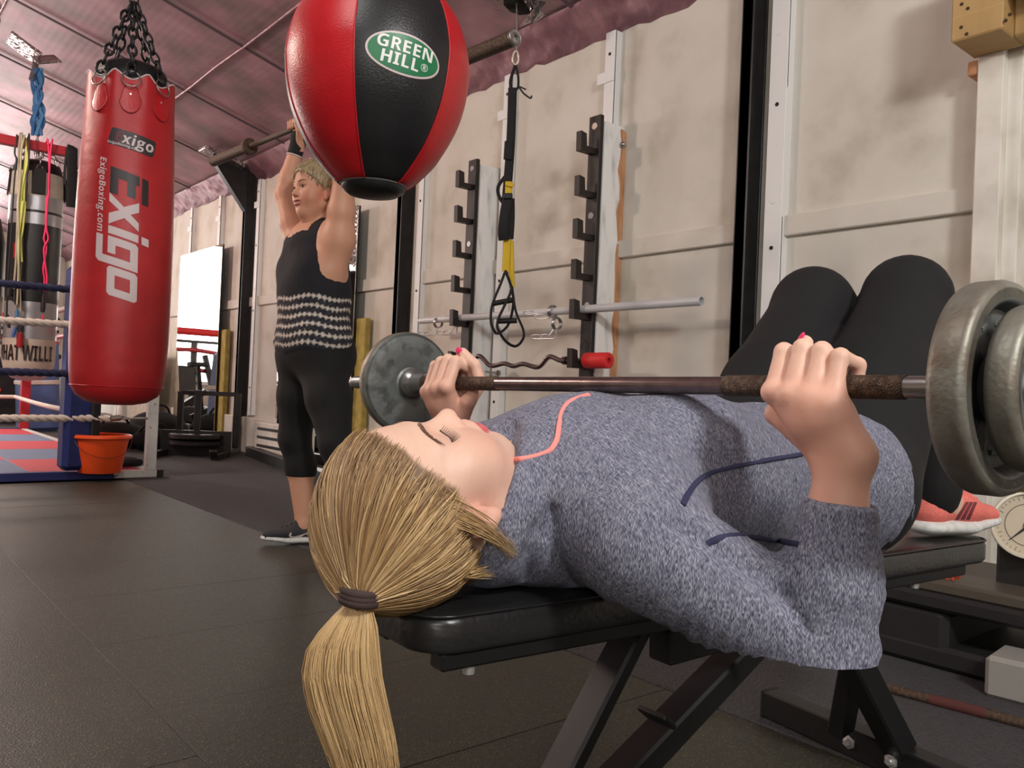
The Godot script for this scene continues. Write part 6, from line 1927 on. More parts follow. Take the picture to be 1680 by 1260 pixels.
# ------------------------------------------------------------------ the lying woman
func presser() -> void:
	var t := thing("person", Vector3(0.85, PAD, -0.73), "woman in grey-blue marl top lying on the bench, blonde ponytail hanging, pressing a barbell", "person")
	var O := Vector3(0.507, 0.55, -0.75)
	var B := Basis(Vector3(0, 0, 1), Vector3(-1, 0, 0), Vector3(0, -1, 0))
	B = Basis(Vector3(0, 0, 1), -0.01) * B
	var H := func(r: float, u: float, w: float) -> Vector3: return O + B * Vector3(r, u, -w)
	# joints
	var neck := Vector3(0.665, 0.535, -0.742)
	var sn := Vector3(0.69, 0.522, -0.592)
	var sf := Vector3(0.68, 0.555, -0.895)
	var en := on_z(1349, 1066, -0.435)
	var ef := Vector3(0.82, 0.45, -1.10)
	var d := (BB0 - BA0).normalized()
	var K := Vector3(-0.96, 0.0, 0.28).normalized()
	K = (K - d * K.dot(d)).normalized()
	var U := d.cross(K)
	if U.y < 0.0:
		U = -U
	var Cn := bar_at(1343)
	var Cf := bar_at(740)
	var wn := Cn + d * 0.034 + K * 0.006 - U * 0.068
	var wf := Cf - d * 0.012 - K * 0.012 - U * 0.070
	var pel := Vector3(1.165, 0.565, -0.685)
	var hn := Vector3(1.20, 0.560, -0.640)
	var hf := Vector3(1.18, 0.560, -0.810)
	var kn := on_z(1487, 492, -0.70)
	var kf := on_z(1333, 506, -0.86)
	var an := Vector3(1.55, 0.545, -0.655)
	var af := Vector3(1.53, 0.545, -0.800)
	# torso
	var tor := func(f: Field, k: float) -> void:
		f.flat(Vector3(0.745, 0.566, -0.742), Vector3(0.90, 0.566, -0.725), 0.150, 0.150, Vector3.UP, 0.74, k)
		f.cap(sf.lerp(sn, 0.12) + Vector3(0.028, 0.008, 0), sf.lerp(sn, 0.86) + Vector3(0.024, 0.018, 0), 0.074, 0.074, k)
		for s in [-1.0, 1.0]:
			f.ell(Vector3(0.845, 0.622, -0.735 + s * 0.072), Vector3(0.085, 0.066, 0.078), Basis.IDENTITY, 0.035)
		f.flat(Vector3(0.95, 0.568, -0.735), Vector3(1.08, 0.560, -0.72), 0.136, 0.142, Vector3.UP, 0.80, k)
		f.cap(Vector3(1.155, 0.565, -0.775), Vector3(1.165, 0.565, -0.635), 0.102, 0.104, k)
		f.ell(Vector3(1.19, 0.548, -0.640), Vector3(0.100, 0.090, 0.080), Basis.IDENTITY, 0.03)
		f.ell(Vector3(1.19, 0.548, -0.785), Vector3(0.105, 0.092, 0.085), Basis.IDENTITY, 0.03)
	var arm := func(f: Field, k: float, near: bool) -> void:
		var S := sn if near else sf
		var E := en if near else ef
		var W := wn if near else wf
		f.cap(S, S.lerp(E, 0.5), 0.066, 0.053, k * 0.7)
		f.cap(S.lerp(E, 0.5), E, 0.053, 0.044, 0.015)
		f.cap(E, E.lerp(W, 0.35), 0.042, 0.042, 0.02)
		f.cap(E.lerp(W, 0.35), W, 0.042, 0.0245, 0.02)
	var leg := func(f: Field, near: bool) -> void:
		var h := hn if near else hf
		var k := kn if near else kf
		var a := an if near else af
		f.cap(h, h.lerp(k, 0.45), 0.102, 0.097, 0.04)
		f.cap(h.lerp(k, 0.45), k, 0.097, 0.071, 0.02)
		f.ell(k + (k - h.lerp(a, 0.5)).normalized() * 0.006, Vector3(0.070, 0.071, 0.070), Basis.IDENTITY, 0.02)
		f.cap(k, k.lerp(a, 0.32) + Vector3(-0.012, 0, 0), 0.066, 0.066, 0.03)
		f.cap(k.lerp(a, 0.32) + Vector3(-0.012, 0, 0), a, 0.066, 0.040, 0.03)
		f.cap(a, a + Vector3(0, -0.022, 0), 0.040, 0.038, 0.02)
	# skin: whole body coarse, head and hands fine
	var full := Field.new()
	tor.call(full, 0.05)
	arm.call(full, 0.04, true); arm.call(full, 0.04, false)
	leg.call(full, true); leg.call(full, false)
	full.cap(H.call(0, -0.05, -0.03), neck + Vector3(0.02, 0, 0), 0.052, 0.06, 0.03)
	for q in [[an, Vector3(0.12, -0.055, 0.012)], [af, Vector3(0.12, -0.055, 0.012)]]:
		full.cap(q[0], q[0] + q[1] * 0.25 + Vector3(0, -0.02, 0), 0.036, 0.034, 0.02)
		full.cap(q[0] + q[1] * 0.2 + Vector3(0, -0.02, 0), q[0] + q[1] + Vector3(0, 0.016, 0), 0.032, 0.022, 0.02)
	var base := lin(rgb(233, 193, 171))
	var flush := lin(rgb(226, 158, 140))
	var lip := lin(rgb(208, 106, 110))
	var mb := MB.new()
	mb.col = base
	full.grow(-0.006).net(Vector3(0.52, 0.44, -1.3), Vector3(1.78, 1.06, -0.32), 0.015, mb)
	var hd := Field.new()
	head_field(hd, O, B)
	hd.cap(H.call(0, -0.05, -0.035), neck, 0.052, 0.058, 0.03)
	hd.cap(H.call(0, -0.082, 0.010), neck + Vector3(0.03, 0.01, 0), 0.028, 0.045, 0.03)
	var fc := face_colour(O, B, base, flush, lip)
	var scalp := lin(rgb(120, 92, 66))
	var hz := FastNoiseLite.new()
	hz.seed = 15; hz.frequency = 60.0
	var inv := B.transposed()
	hd.net(Vector3(0.38, 0.44, -0.85), Vector3(0.67, 0.68, -0.65), 0.0024, mb, func(p: Vector3, n: Vector3) -> Color:
		var q := inv * (p - O)
		var k := in_hair(q.y, -q.z, absf(q.x)) + 0.006 * hz.get_noise_3dv(p)
		return (fc.call(p, n) as Color).lerp(scalp, smoothstep(-0.004, 0.008, k) * (0.0 if q.y < -0.005 and -q.z > -0.03 else 1.0)))
	var thn := [Cn - d * 0.052 - K * 0.004 - U * 0.030, Cn - d * 0.050 - K * 0.024 + U * 0.004, Cn - d * 0.034 - K * 0.012 + U * 0.032, Cn - d * 0.020 - K * 0.004 + U * 0.046]
	var thf := [Cf + d * 0.046 - K * 0.006 - U * 0.030, Cf + d * 0.056 - K * 0.022 + U * 0.000, Cf + d * 0.050 - K * 0.014 + U * 0.032, Cf + d * 0.026 - K * 0.004 + U * 0.052]
	var hnf := Field.new()
	fist(hnf, Cn, d, K, U, wn, thn)
	hnf.cap(wn, wn.lerp(en, 0.62), 0.0240, 0.037, 0.02)
	var red := lin(rgb(214, 138, 116))
	var hand_col := func(C: Vector3) -> Callable:
		return func(p: Vector3, _n: Vector3) -> Color:
			var k := clampf(0.35 - (p - C).dot(U) * 6.0, 0.0, 0.5)
			return base.lerp(red, k)
	hnf.net(wn.min(en).min(Cn) - Vector3(0.10, 0.0, 0.10), Cn.max(wn) + Vector3(0.10, 0.09, 0.10), 0.0028, mb, hand_col.call(Cn))
	var hff := Field.new()
	fist(hff, Cf, -d, K, U, wf, thf)
	hff.cap(wf, wf.lerp(ef, 0.6), 0.0265, 0.040, 0.02)
	hff.net(Cf - Vector3(0.12, 0.20, 0.12), Cf + Vector3(0.12, 0.09, 0.12), 0.0030, mb, hand_col.call(Cf))
	var bm := put("body", mb, M.skin, t)
	# nails
	for q in [[thn[3], thn[3] - thn[2], Cn], [thf[3], thf[3] - thf[2], Cf]]:
		var nd: Vector3 = (q[1] as Vector3).normalized()
		var up: Vector3 = (K * 0.6 + U * 0.8 - nd * nd.dot(K * 0.6 + U * 0.8)).normalized()
		if q[2] == Cf:
			up = (K * 0.9 + U * 0.3 - nd * nd.dot(K * 0.9 + U * 0.3)).normalized()
		var nb := Basis(nd.cross(up), up, -nd)
		nb = Basis(up.cross(nd).normalized(), up, nd)
		var nf := Field.new()
		nf.ell(q[0] + up * 0.0062 + nd * 0.003, Vector3(0.0062, 0.0026, 0.0088), nb, 0.002)
		var nm := MB.new()
		nf.net(q[0] - Vector3.ONE * 0.02, q[0] + Vector3.ONE * 0.02, 0.0014, nm)
		put("nail", nm, M.pink_nail, t)
	# leggings
	var lf := Field.new()
	lf.cap(Vector3(1.155, 0.562, -0.775), Vector3(1.165, 0.562, -0.635), 0.098, 0.100, 0.04)
	leg.call(lf, true); leg.call(lf, false)
	var lm := MB.new()
	lf.net(Vector3(1.0, 0.43, -1.0), Vector3(1.72, 1.07, -0.44), 0.010, lm)
	put("leggings", lm, M.lycra, t)
	# top
	var tf := Field.new()
	tor.call(tf, 0.05)
	arm.call(tf, 0.045, true); arm.call(tf, 0.045, false)
	tf = tf.grow(0.005)
	tf.cap(H.call(0, -0.085, -0.02), neck + Vector3(0.03, 0, 0), 0.069, 0.080, 0.03)
	tf.cap(Vector3(0.620, 0.574, -0.748), Vector3(0.72, 0.605, -0.744), 0.060, 0.070, 0.03)
	tf.cap(Vector3(0.600, 0.545, -0.750), Vector3(0.70, 0.545, -0.744), 0.078, 0.080, 0.03)
	# fold where sleeve meets collar
	var fo := Field.new()
	var fold := [[905, 835], [884, 870], [868, 910], [866, 950]]
	var fw := []
	for q in fold:
		fw.append(on_field(tf, q[0], q[1]))
	for k in fold.size() - 1:
		tf.cap(fw[k], fw[k + 1], 0.0065, 0.0065, 0.009, 1)
	for cr in [[[1112, 860], [1150, 884], [1190, 908], [1235, 934], [1280, 974]], [[1284, 980], [1305, 1010], [1330, 1040]]]:
		fw = []
		for q in cr:
			fw.append(on_field(tf, q[0], q[1]))
		for k in cr.size() - 1:
			var rr := 0.0085 if cr.size() > 3 else 0.004
			tf.cap(fw[k], fw[k + 1], rr, rr, 0.008, 1)
	var fold2 := [[906, 838], [906, 880], [918, 925], [944, 962]]
	fw = []
	for q in fold2:
		fw.append(on_field(tf, q[0], q[1]))
	for k in fold2.size() - 1:
		tf.cap(fw[k], fw[k + 1], 0.005, 0.007, 0.007, 1)
	var cuffn := wn.lerp(en, 0.24)
	var cufff := wf.lerp(ef, 0.3)
	var local := [[Plane((wn - en).normalized(), (wn - en).normalized().dot(cuffn)), cuffn, 0.09], [Plane((wf - ef).normalized(), (wf - ef).normalized().dot(cufff)), cufff, 0.09]]
	var nn := Vector3(-0.80, 0.60, 0.0).normalized()
	local.append([Plane(-Vector3(0.8292, -0.3852, 0.405), 0.0247), Vector3(0.58, 0.55, -0.745), 0.17, Plane(-Vector3(0.8292, -0.3852, -0.405), -0.5811), Plane(Vector3(-1, 0, 0), -0.630)])
	var hemn := Vector3(1.0, 0.10, 0.1).normalized()
	local.append([Plane(hemn, hemn.dot(Vector3(1.265, 0.52, -0.62))), Vector3(1.6, 0.5, -0.68), 0.6])
	tf.local = local
	var wz := FastNoiseLite.new()
	wz.seed = 11; wz.frequency = 1.0; wz.fractal_octaves = 2
	var ax := (en - sn).normalized()
	var fx := (wn - en).normalized()
	var push := func(p: Vector3, n: Vector3) -> Vector3:
		var k := clampf((p - sn).dot(ax) / sn.distance_to(en), -0.3, 1.2)
		var dist := (p - (sn + ax * (k * sn.distance_to(en)))).length()
		var a := 0.0
		var q := p - sn
		if dist < 0.085 and p.z > -0.66 and p.y < 0.60:
			var low := clampf(0.5 - n.y * 0.9, 0.0, 1.0)
			a += 0.0024 * low * smoothstep(0.15, 0.4, k) * smoothstep(1.1, 0.8, k) * sin(q.dot(ax) * 380.0 + q.y * 60.0 + 3.0 * wz.get_noise_3d(q.x * 14.0, q.y * 14.0, q.z * 14.0)) * (0.7 + wz.get_noise_3d(q.x * 25.0, q.y * 25.0, 3.0))
			a += 0.002 * wz.get_noise_3d(q.dot(ax) * 40.0, q.y * 12.0, 5.0)
		var fk := (p - en).dot(fx)
		if fk > -0.02 and p.z > -0.52 and p.x > 0.74:
			a += 0.0022 * wz.get_noise_3d(fk * 45.0 + p.x * 30.0, p.x * 14.0, p.z * 14.0)
		a += 0.0022 * wz.get_noise_3d(p.x * 26.0, p.y * 11.0, p.z * 9.0)
		if p.x > 0.92 and p.x < 1.2:
			a += 0.003 * wz.get_noise_3d(p.x * 40.0 + p.y * 14.0, p.y * 8.0, p.z * 6.0)
		return p + n * a
	var tm := MB.new()
	tf.net(Vector3(0.50, 0.43, -1.30), Vector3(1.36, 0.76, -0.34), 0.0052, tm, null, push)
	var top := put("zip_top", tm, M.heather, t)
	# coral zip, navy seams
	put("zip", draped(tf, [[829, 755], [862, 752], [890, 745], [906, 737]], 0.0030, 0.5), M.coral, top)
	put("zip", draped(tf, [[904, 738], [914, 720], [918, 695], [924, 672], [938, 657], [966, 647]], 0.0032, 0.5), M.coral, top)
	put("seam", draped(tf, [[1120, 828], [1135, 800], [1160, 778], [1200, 766], [1260, 754], [1320, 744], [1352, 734]], 0.0036, 0.5), M.navy, top)
	put("seam", draped(tf, [[1160, 893], [1185, 882], [1220, 879], [1262, 884], [1310, 894]], 0.0036, 0.5), M.navy, top)
	# shoes on the seat pad
	for q in [[0.0, an], [-0.145, af]]:
		var heel := Vector3(1.505, PAD - 0.002, -0.665 + q[0])
		var toe := heel + Vector3(0.985, 0, 0.10).normalized() * 0.262
		var sfld := shoe(t, heel, toe, q[1], M.shoe_coral, M.foam_white, 0.0045, 0.043, M.coral)
		if q[0] == 0.0:
			var sh: Node3D = t.get_node("shoe")
			for k in 3:
				var x := k * 9.0
				put("stripe", decal(sfld, [[1567 + x, 853], [1573 + x, 853], [1590 + x * 0.75, 824], [1585 + x * 0.75, 823]], 1.0, 3.0), mat(rgb(112, 44, 52), 0.7), sh)
	presser_hair(t, O, B)

const HAIRLINE := [[-0.075, -0.07], [-0.055, -0.045], [-0.03, -0.034], [-0.012, -0.028], [0.0, 0.010], [0.008, 0.030], [0.022, 0.038], [0.045, 0.055], [0.060, 0.072], [0.072, 0.085], [0.08, 0.12], [0.2, 0.2]]
func in_hair(u: float, w: float, _r: float) -> float:      # how far behind the hairline, at height u
	for k in HAIRLINE.size() - 1:
		if u >= HAIRLINE[k][0] and u < HAIRLINE[k + 1][0]:
			return lerpf(HAIRLINE[k][1], HAIRLINE[k + 1][1], (u - HAIRLINE[k][0]) / (HAIRLINE[k + 1][0] - HAIRLINE[k][0])) - w
	return -1.0
func presser_hair(t: Node3D, O: Vector3, B: Basis) -> void:
	var H := func(r: float, u: float, w: float) -> Vector3: return O + B * Vector3(r, u, -w)
	var rg := RandomNumberGenerator.new()
	rg.seed = 42
	var cols := [lin(rgb(160, 126, 84)), lin(rgb(186, 152, 106)), lin(rgb(208, 176, 128)), lin(rgb(138, 108, 74)), lin(rgb(226, 192, 140)), lin(rgb(172, 134, 86))]
	var C := Vector3(0, 0.022, -0.001)                      # r, u, w of the scalp ellipsoid
	var R := Vector3(0.0785, 0.0915, 0.0955)
	var tie := on_y(592, 976, 0.463) 
	tie = on_z(591, 976, -0.712)
	var tl := B.transposed() * (tie - O)
	tl = Vector3(tl.x, tl.y, -tl.z)
	var dT := Vector3((tl.x - C.x) / R.x, (tl.y - C.y) / R.y, (tl.z - C.z) / R.z).normalized()
	var hairy := func(p: Vector3) -> bool: return in_hair(p.y, p.z, absf(p.x)) > 0.0
	# cap under the strands
	var cf := Field.new()
	cf.ell(H.call(C.x, C.y, C.z), Vector3(R.x, R.y, R.z) + Vector3.ONE * 0.001, B, 0.02)
	cf.cap(H.call(0, 0.05, -0.04), tie, 0.055, 0.008, 0.05)
	var cm := MB.new()
	var base: Color = cols[3] * 0.8
	var tmp := MB.new()
	cf.net(Vector3(0.34, 0.43, -0.86), Vector3(0.62, 0.67, -0.64), 0.005, tmp)
	cm.v = tmp.v; cm.n = tmp.n; cm.uv = tmp.uv; cm.c = tmp.c
	for k in cm.c.size():
		cm.c[k] = base
	for k in range(0, tmp.ix.size(), 3):
		var q := B.transposed() * (tmp.v[tmp.ix[k]] - O)
		if hairy.call(Vector3(q.x, q.y, -q.z) + Vector3(0, -0.010, 0.012)):
			cm.ix.append(tmp.ix[k]); cm.ix.append(tmp.ix[k + 1]); cm.ix.append(tmp.ix[k + 2])
	var hair := put("hair", cm, M.hair, t)
	var sm := MB.new()
	var made := 0
	var tries := 0
	var noise := FastNoiseLite.new()
	noise.seed = 9; noise.frequency = 14.0
	while made < 4200 and tries < 60000:
		tries += 1
		var dv := Vector3(rg.randfn(), rg.randfn(), rg.randfn()).normalized()
		if dv.x < -0.35 and rg.randf() < 0.75:
			continue
		var p := C + dv * R
		if not hairy.call(p):
			continue
		var ang := dv.angle_to(dT)
		if ang < 0.12:
			continue
		# most strands start at the hairline, the rest fill in
		var edge: bool = not hairy.call(p + Vector3(0, -0.012, 0.02)) 
		if not edge and rg.randf() < 0.35:
			continue
		var axis := dv.cross(dT).normalized()
		var path := PackedVector3Array()
		var rad := PackedFloat32Array()
		var N := 11
		var lay := rg.randf_range(0.001, 0.0065) + 0.003 * absf(noise.get_noise_3dv(dv * 1.5))
		var wob := rg.randf_range(-0.10, 0.10)
		var w0 := rg.randf_range(0.0004, 0.0012)
		for k in N + 1:
			var s := float(k) / N
			var a := ang * s
			var dd := dv.rotated(axis, a)
			dd = dd.rotated(dT, wob * sin(s * PI)).normalized()
			var lift := 1.0 + lay / 0.09 * minf(1.0, s * 6.0 + 0.15) + 0.05 * s * s * (0.6 + 0.8 * clampf(-dv.z, 0, 1))
			var q := C + Vector3(dd.x * R.x, dd.y * R.y, dd.z * R.z) * lift
			var w: Vector3 = H.call(q.x, q.y, q.z)
			var e := smoothstep(0.62, 1.0, s)
			w = w.lerp(tie + (w - tie) * 0.075, e)
			var dd0 := cf.val(w, cf.all)
			if dd0 < lay:
				var gr := Vector3(cf.val(w + Vector3(0.002, 0, 0), cf.all) - dd0, cf.val(w + Vector3(0, 0.002, 0), cf.all) - dd0, cf.val(w + Vector3(0, 0, 0.002), cf.all) - dd0).normalized()
				w += gr * (lay - dd0)
			path.append(w)
			rad.append(w0 * (0.45 + 0.9 * minf(1.0, s * 5.0)) * (1.0 - 0.25 * s))
		var c: Color = cols[rg.randi() % 6].lerp(cols[3], clampf(noise.get_noise_3dv(dv * 3.0) * 1.2 + 0.1, 0, 0.8))
		var root_dark := clampf((p.z - 0.02) * 6.0, 0.0, 0.35)
		sm.col = c.lerp(lin(rgb(112, 82, 62)), root_dark)
		sm.tube(path, rad, 4, false, 0.55)
		made += 1
	var so := put("hair_strands", sm, M.hair, hair)
	so.set_meta("kind", "stuff")
	# loose wisps over the ear and cheek
	var wm := MB.new()
	for k in 130:
		var s := rg.randf()
		var x0 := 690.0 + 50.0 * rg.randf() + 18 * s
		var a := on_field(cf, x0, 800.0 + 30.0 * rg.randf() + 40.0 * s, 0.5)
		if a == Vector3.INF:
			continue
		var q0 := pow(rg.randf(), 0.7)
		var e := at(lerpf(790, 852, q0) + rg.randf_range(-6, 6), lerpf(880, 912, q0) + rg.randfn() * 9.0, 0.872 + rg.randf() * 0.02)
		var mid := a.lerp(e, 0.5) + Vector3(rg.randf_range(-0.004, 0.004), rg.randf_range(0.0, 0.006), 0.012)
		wm.col = cols[rg.randi() % 6].lerp(cols[2], 0.4)
		var r0 := rg.randf_range(0.0003, 0.0007)
		var pth := path_of([a + Vector3(0, 0, 0.001), mid, e], 7)
		var rr := PackedFloat32Array()
		for i in pth.size():
			rr.append(r0 * (1.0 - 0.8 * float(i) / pth.size()))
		wm.tube(pth, rr, 4, false, 0.6)
	for k in 60:                                             # nape hair swept to the tie, along the underside
		var a := at(lerpf(770, 815, rg.randf()), lerpf(925, 950, rg.randf()), 0.885)
		var mid := at(lerpf(680, 720, rg.randf()), lerpf(948, 964, rg.randf()), 0.835)
		wm.col = cols[rg.randi() % 6]
		var r0 := rg.randf_range(0.0007, 0.0014)
		var np := path_of([a, mid, tie.lerp(mid, 0.06)], 8)
		var nr := PackedFloat32Array()
		for i in np.size():
			nr.append(r0 * minf(1.0, 0.1 + 2.5 * float(i) / np.size()))
		wm.tube(np, nr, 4, false, 0.6)
	for k in 6:
		var a := at(533 + 4 * rg.randf(), 850 + 50 * rg.randf(), 0.85)
		var e := at(500 + 20 * rg.randf(), 858 + 30 * rg.randf(), 0.85)
		wm.col = cols[2]
		wm.tube(path_of([a, a.lerp(e, 0.5) + Vector3(0, 0.002, 0), e], 5), 0.00022, 4, false)
	var wo := put("loose_strands", wm, M.hair, hair)
	wo.set_meta("kind", "stuff")
	# ponytail
	var pm := MB.new()
	var dep := tie.distance_to(EYE)
	var D: float = -(CB.transposed() * (tie - EYE)).z
	var mids := [[590, 982], [577, 1020], [563, 1062], [561, 1110], [572, 1160], [587, 1210], [600, 1262], [608, 1330]]
	var half := [11, 38, 55, 62, 62, 58, 52, 36]
	for k in 2800:
		var u := sin(rg.randf_range(-1.57, 1.57)) * rg.randf_range(0.7, 1.0)
		var v := rg.randf_range(-1.0, 1.0) * sqrt(maxf(0.0, 1.0 - u * u))
		var stop := rg.randf_range(0.75, 1.0)
		var n := 9
		var path := PackedVector3Array()
		var rad := PackedFloat32Array()
		var ph := rg.randf() * TAU
		var r0 := rg.randf_range(0.0004, 0.0008)
		var stray := 1.0 + (rg.randf_range(0.02, 0.14) if rg.randf() < 0.12 else 0.0)
		for i in n + 1:
			var s := float(i) / n * stop
			var fidx := s * 7.0
			var i0 := mini(int(fidx), 6)
			var fr := fidx - i0
			var x := lerpf(mids[i0][0], mids[i0 + 1][0], fr)
			var y := lerpf(mids[i0][1], mids[i0 + 1][1], fr)
			var hw := lerpf(half[i0], half[i0 + 1], fr)
			x += u * hw * stray + 3.0 * sin(ph + s * 5.0) * s
			path.append(at(x, y, D + v * hw * 0.55 / FOC * D))
			rad.append(r0 * (1.25 - 0.9 * s))
		var light := lerpf(0.5, 0.95, rg.randf())
		pm.col = cols[rg.randi() % 6].lerp(cols[4], light)
		pm.tube(path, rad, 4, false, 0.6)
	var po := put("ponytail", pm, M.hair, t)
	var ht := MB.new()
	var axis := (at(588, 1000, D) - at(594, 962, D)).normalized()
	for k in 3:
		ht.ring_tube(tie + axis * (0.0045 * (k - 1)), axis, 0.0165, 0.0052, 28, 8)
	put("hair_tie", ht, mat(rgb(66, 50, 48), 0.85), t)
	# brow and lashes on the near side and the far side
	var f := Field.new()
	head_field(f, O, B)
	for s in [1.0, -1.0]:
		var bm := MB.new()
		for k in 80:
			var q := rg.randf()
			var r: float = lerpf(0.014, 0.052, q) * s
			var u := 0.021 + 0.006 * sin(q * PI * 0.8) - 0.006 * q * q + rg.randf_range(-0.0022, 0.0022) * (1.0 - 0.6 * q)
			var p0: Vector3 = H.call(r, u, 0.13)
			var w := f.march(p0, (B * Vector3(0, 0, 1)), 0.0, 0.15)
			if w == Vector3.INF:
				continue
			var dv: Vector3 = B * Vector3(0.0055 * s, 0.0018 - 0.004 * q, 0.0016)
			bm.col = lin(rgb(122, 88, 70))
			bm.tube(PackedVector3Array([w, w + dv * 0.6 + B * Vector3(0, 0, -0.0008), w + dv]), 0.00042, 4, false)
		put("eyebrow", bm, M.hair, t)
		var lm := MB.new()
		for k in 12:
			var q := k / 11.0
			var r: float = lerpf(0.019, 0.047, q) * s
			var u := -0.0040 - 0.0032 * sin(q * PI) + 0.004 * q
			var p0: Vector3 = H.call(r, u, 0.13)
			var w := f.march(p0, (B * Vector3(0, 0, 1)), 0.0, 0.15)
			if w == Vector3.INF:
				continue
			var dv: Vector3 = B * Vector3((q - 0.35) * 0.009 * s, -0.0066, -0.0070)
			lm.col = lin(rgb(40, 30, 28))
			lm.tube(PackedVector3Array([w, w + dv * 0.5 + B * Vector3(0, -0.001, 0), w + dv]), PackedFloat32Array([0.00042, 0.0003, 0.0001]), 4, false)
		var ll := PackedVector3Array()
		for k in 9:
			var q := k / 8.0
			ll.append(f.march(H.call(lerpf(0.018, 0.047, q) * s, -0.0040 - 0.0032 * sin(q * PI) + 0.004 * q, 0.13), (B * Vector3(0, 0, 1)), 0.0, 0.15))
		lm.tube(ll, 0.0008, 5, true)
		put("eyelashes", lm, M.hair, t)

# ------------------------------------------------------------------ the standing woman
func lifter() -> void:
	var c := Vector3(1.58, 0.0, -3.20)
	var t := thing("person_standing", c, "standing woman with short fair hair, black vest and cropped leggings, holding a bar overhead", "person")
	var O := Vector3(1.555, 1.487, -3.222)
	var yaw := 0.10
	var B := Basis(Vector3.UP, yaw) * Basis(Vector3(0, 0, -1), Vector3(0, 1, 0), Vector3(1, 0, 0))
	var HB := B * Basis(Vector3.RIGHT, -0.04)
	var L := func(r: float, u: float, w: float) -> Vector3: return c + B * Vector3(r, u, -w)
	var a := Vector3(1.5155, 1.812, -4.319)
	var b := Vector3(1.6655, 1.820, -2.059)
	var bar := func(q: float) -> Vector3: return a.lerp(b, q)
	var d := (b - a).normalized()
	var hf: Vector3 = bar.call(0.372)
	var hn: Vector3 = bar.call(0.585)
	var sf := Vector3(1.575, 1.275, -3.405)
	var sn := Vector3(1.60, 1.275, -3.085)
	var ef := Vector3(1.545, 1.515, -3.515)
	var enn := Vector3(1.585, 1.52, -3.035)
	var K := Vector3(0.55, 0.0, -0.04).normalized()            # knuckles to the back, palm forward and up
	var wf := hf + Vector3(0.014, -0.066, -0.006)
	var wn := hn + Vector3(0.014, -0.066, 0.006)
	var hipf := Vector3(1.575, 0.80, -3.30)
	var hipn := Vector3(1.585, 0.80, -3.155)
	var kf := Vector3(1.555, 0.445, -3.315)
	var kn := Vector3(1.575, 0.445, -2.985)
	var af := Vector3(1.595, 0.085, -3.275)
	var an := Vector3(1.62, 0.085, -2.865)
	var tor := func(f: Field) -> void:
		f.flat(Vector3(1.585, 1.235, -3.255), Vector3(1.58, 1.07, -3.235), 0.150, 0.152, B * Vector3(0, 0, 1), 0.82, 0.05)
		f.ell(Vector3(1.525, 1.15, -3.17), Vector3(0.065, 0.07, 0.07), Basis.IDENTITY, 0.05)
		f.ell(Vector3(1.52, 1.15, -3.32), Vector3(0.065, 0.07, 0.07), Basis.IDENTITY, 0.05)
		f.flat(Vector3(1.57, 1.05, -3.23), Vector3(1.570, 0.88, -3.215), 0.148, 0.150, B * Vector3(0, 0, 1), 0.90, 0.06)
		f.cap(Vector3(1.585, 1.30, -3.35), Vector3(1.595, 1.30, -3.15), 0.05, 0.05, 0.05)
	var leg := func(f: Field) -> void:
		f.cap(hipf, hipn, 0.110, 0.110, 0.05)
		f.ell(Vector3(1.635, 0.80, -3.29), Vector3(0.09, 0.10, 0.085), Basis.IDENTITY, 0.05)
		f.ell(Vector3(1.640, 0.80, -3.16), Vector3(0.09, 0.10, 0.085), Basis.IDENTITY, 0.05)
		for q in [[hipf, kf, af], [hipn, kn, an]]:
			f.cap(q[0] + Vector3(0, -0.02, 0), (q[0] as Vector3).lerp(q[1], 0.5), 0.102, 0.086, 0.04)
			f.cap((q[0] as Vector3).lerp(q[1], 0.5), q[1], 0.086, 0.060, 0.03)
			f.cap(q[1], (q[1] as Vector3).lerp(q[2], 0.33) + Vector3(0.014, 0, 0), 0.060, 0.058, 0.03)
			f.cap((q[1] as Vector3).lerp(q[2], 0.33) + Vector3(0.014, 0, 0), q[2], 0.058, 0.033, 0.03)
	var arms := func(f: Field) -> void:
		f.cap(sf, sf.lerp(ef, 0.45), 0.056, 0.050, 0.04)
		f.cap(sf.lerp(ef, 0.45), ef, 0.050, 0.040, 0.02)
		f.cap(ef, ef.lerp(wf, 0.3), 0.040, 0.041, 0.02)
		f.cap(ef.lerp(wf, 0.3), wf, 0.041, 0.027, 0.02)
		f.cap(sn, sn.lerp(enn, 0.45), 0.060, 0.054, 0.05)
		f.cap(sn.lerp(enn, 0.45), enn, 0.054, 0.042, 0.02)
		f.cap(enn, enn.lerp(wn, 0.3), 0.042, 0.042, 0.02)
		f.cap(enn.lerp(wn, 0.3), wn, 0.042, 0.027, 0.02)
	var base := lin(rgb(206, 152, 124))
	var flush := lin(rgb(198, 118, 96))
	var lip := lin(rgb(176, 104, 94))
	var mb := MB.new()
	mb.col = base
	var full := Field.new()
	tor.call(full)
	leg.call(full)
	arms.call(full)
	full.cap(sn, Vector3(1.59, 1.16, -3.11), 0.055, 0.055, 0.05)
	full.cap(O + Vector3(0.02, -0.06, 0), Vector3(1.595, 1.28, -3.25), 0.053, 0.062, 0.035)
	for q in [[af, Vector3(-0.8, 0, -0.6)], [an, Vector3(-1, 0, 0.05)]]:
		full.cap(q[0], q[0] + Vector3(0.02, -0.045, 0), 0.034, 0.03, 0.02)
		full.cap(q[0] + Vector3(0, -0.03, 0), q[0] + q[1] * 0.13 + Vector3(0, -0.055, 0), 0.032, 0.02, 0.02)
	full.net(Vector3(1.30, 0.0, -3.65), Vector3(1.82, 1.78, -2.72), 0.0095, mb)
	var hd := Field.new()
	head_field(hd, O, HB, true)
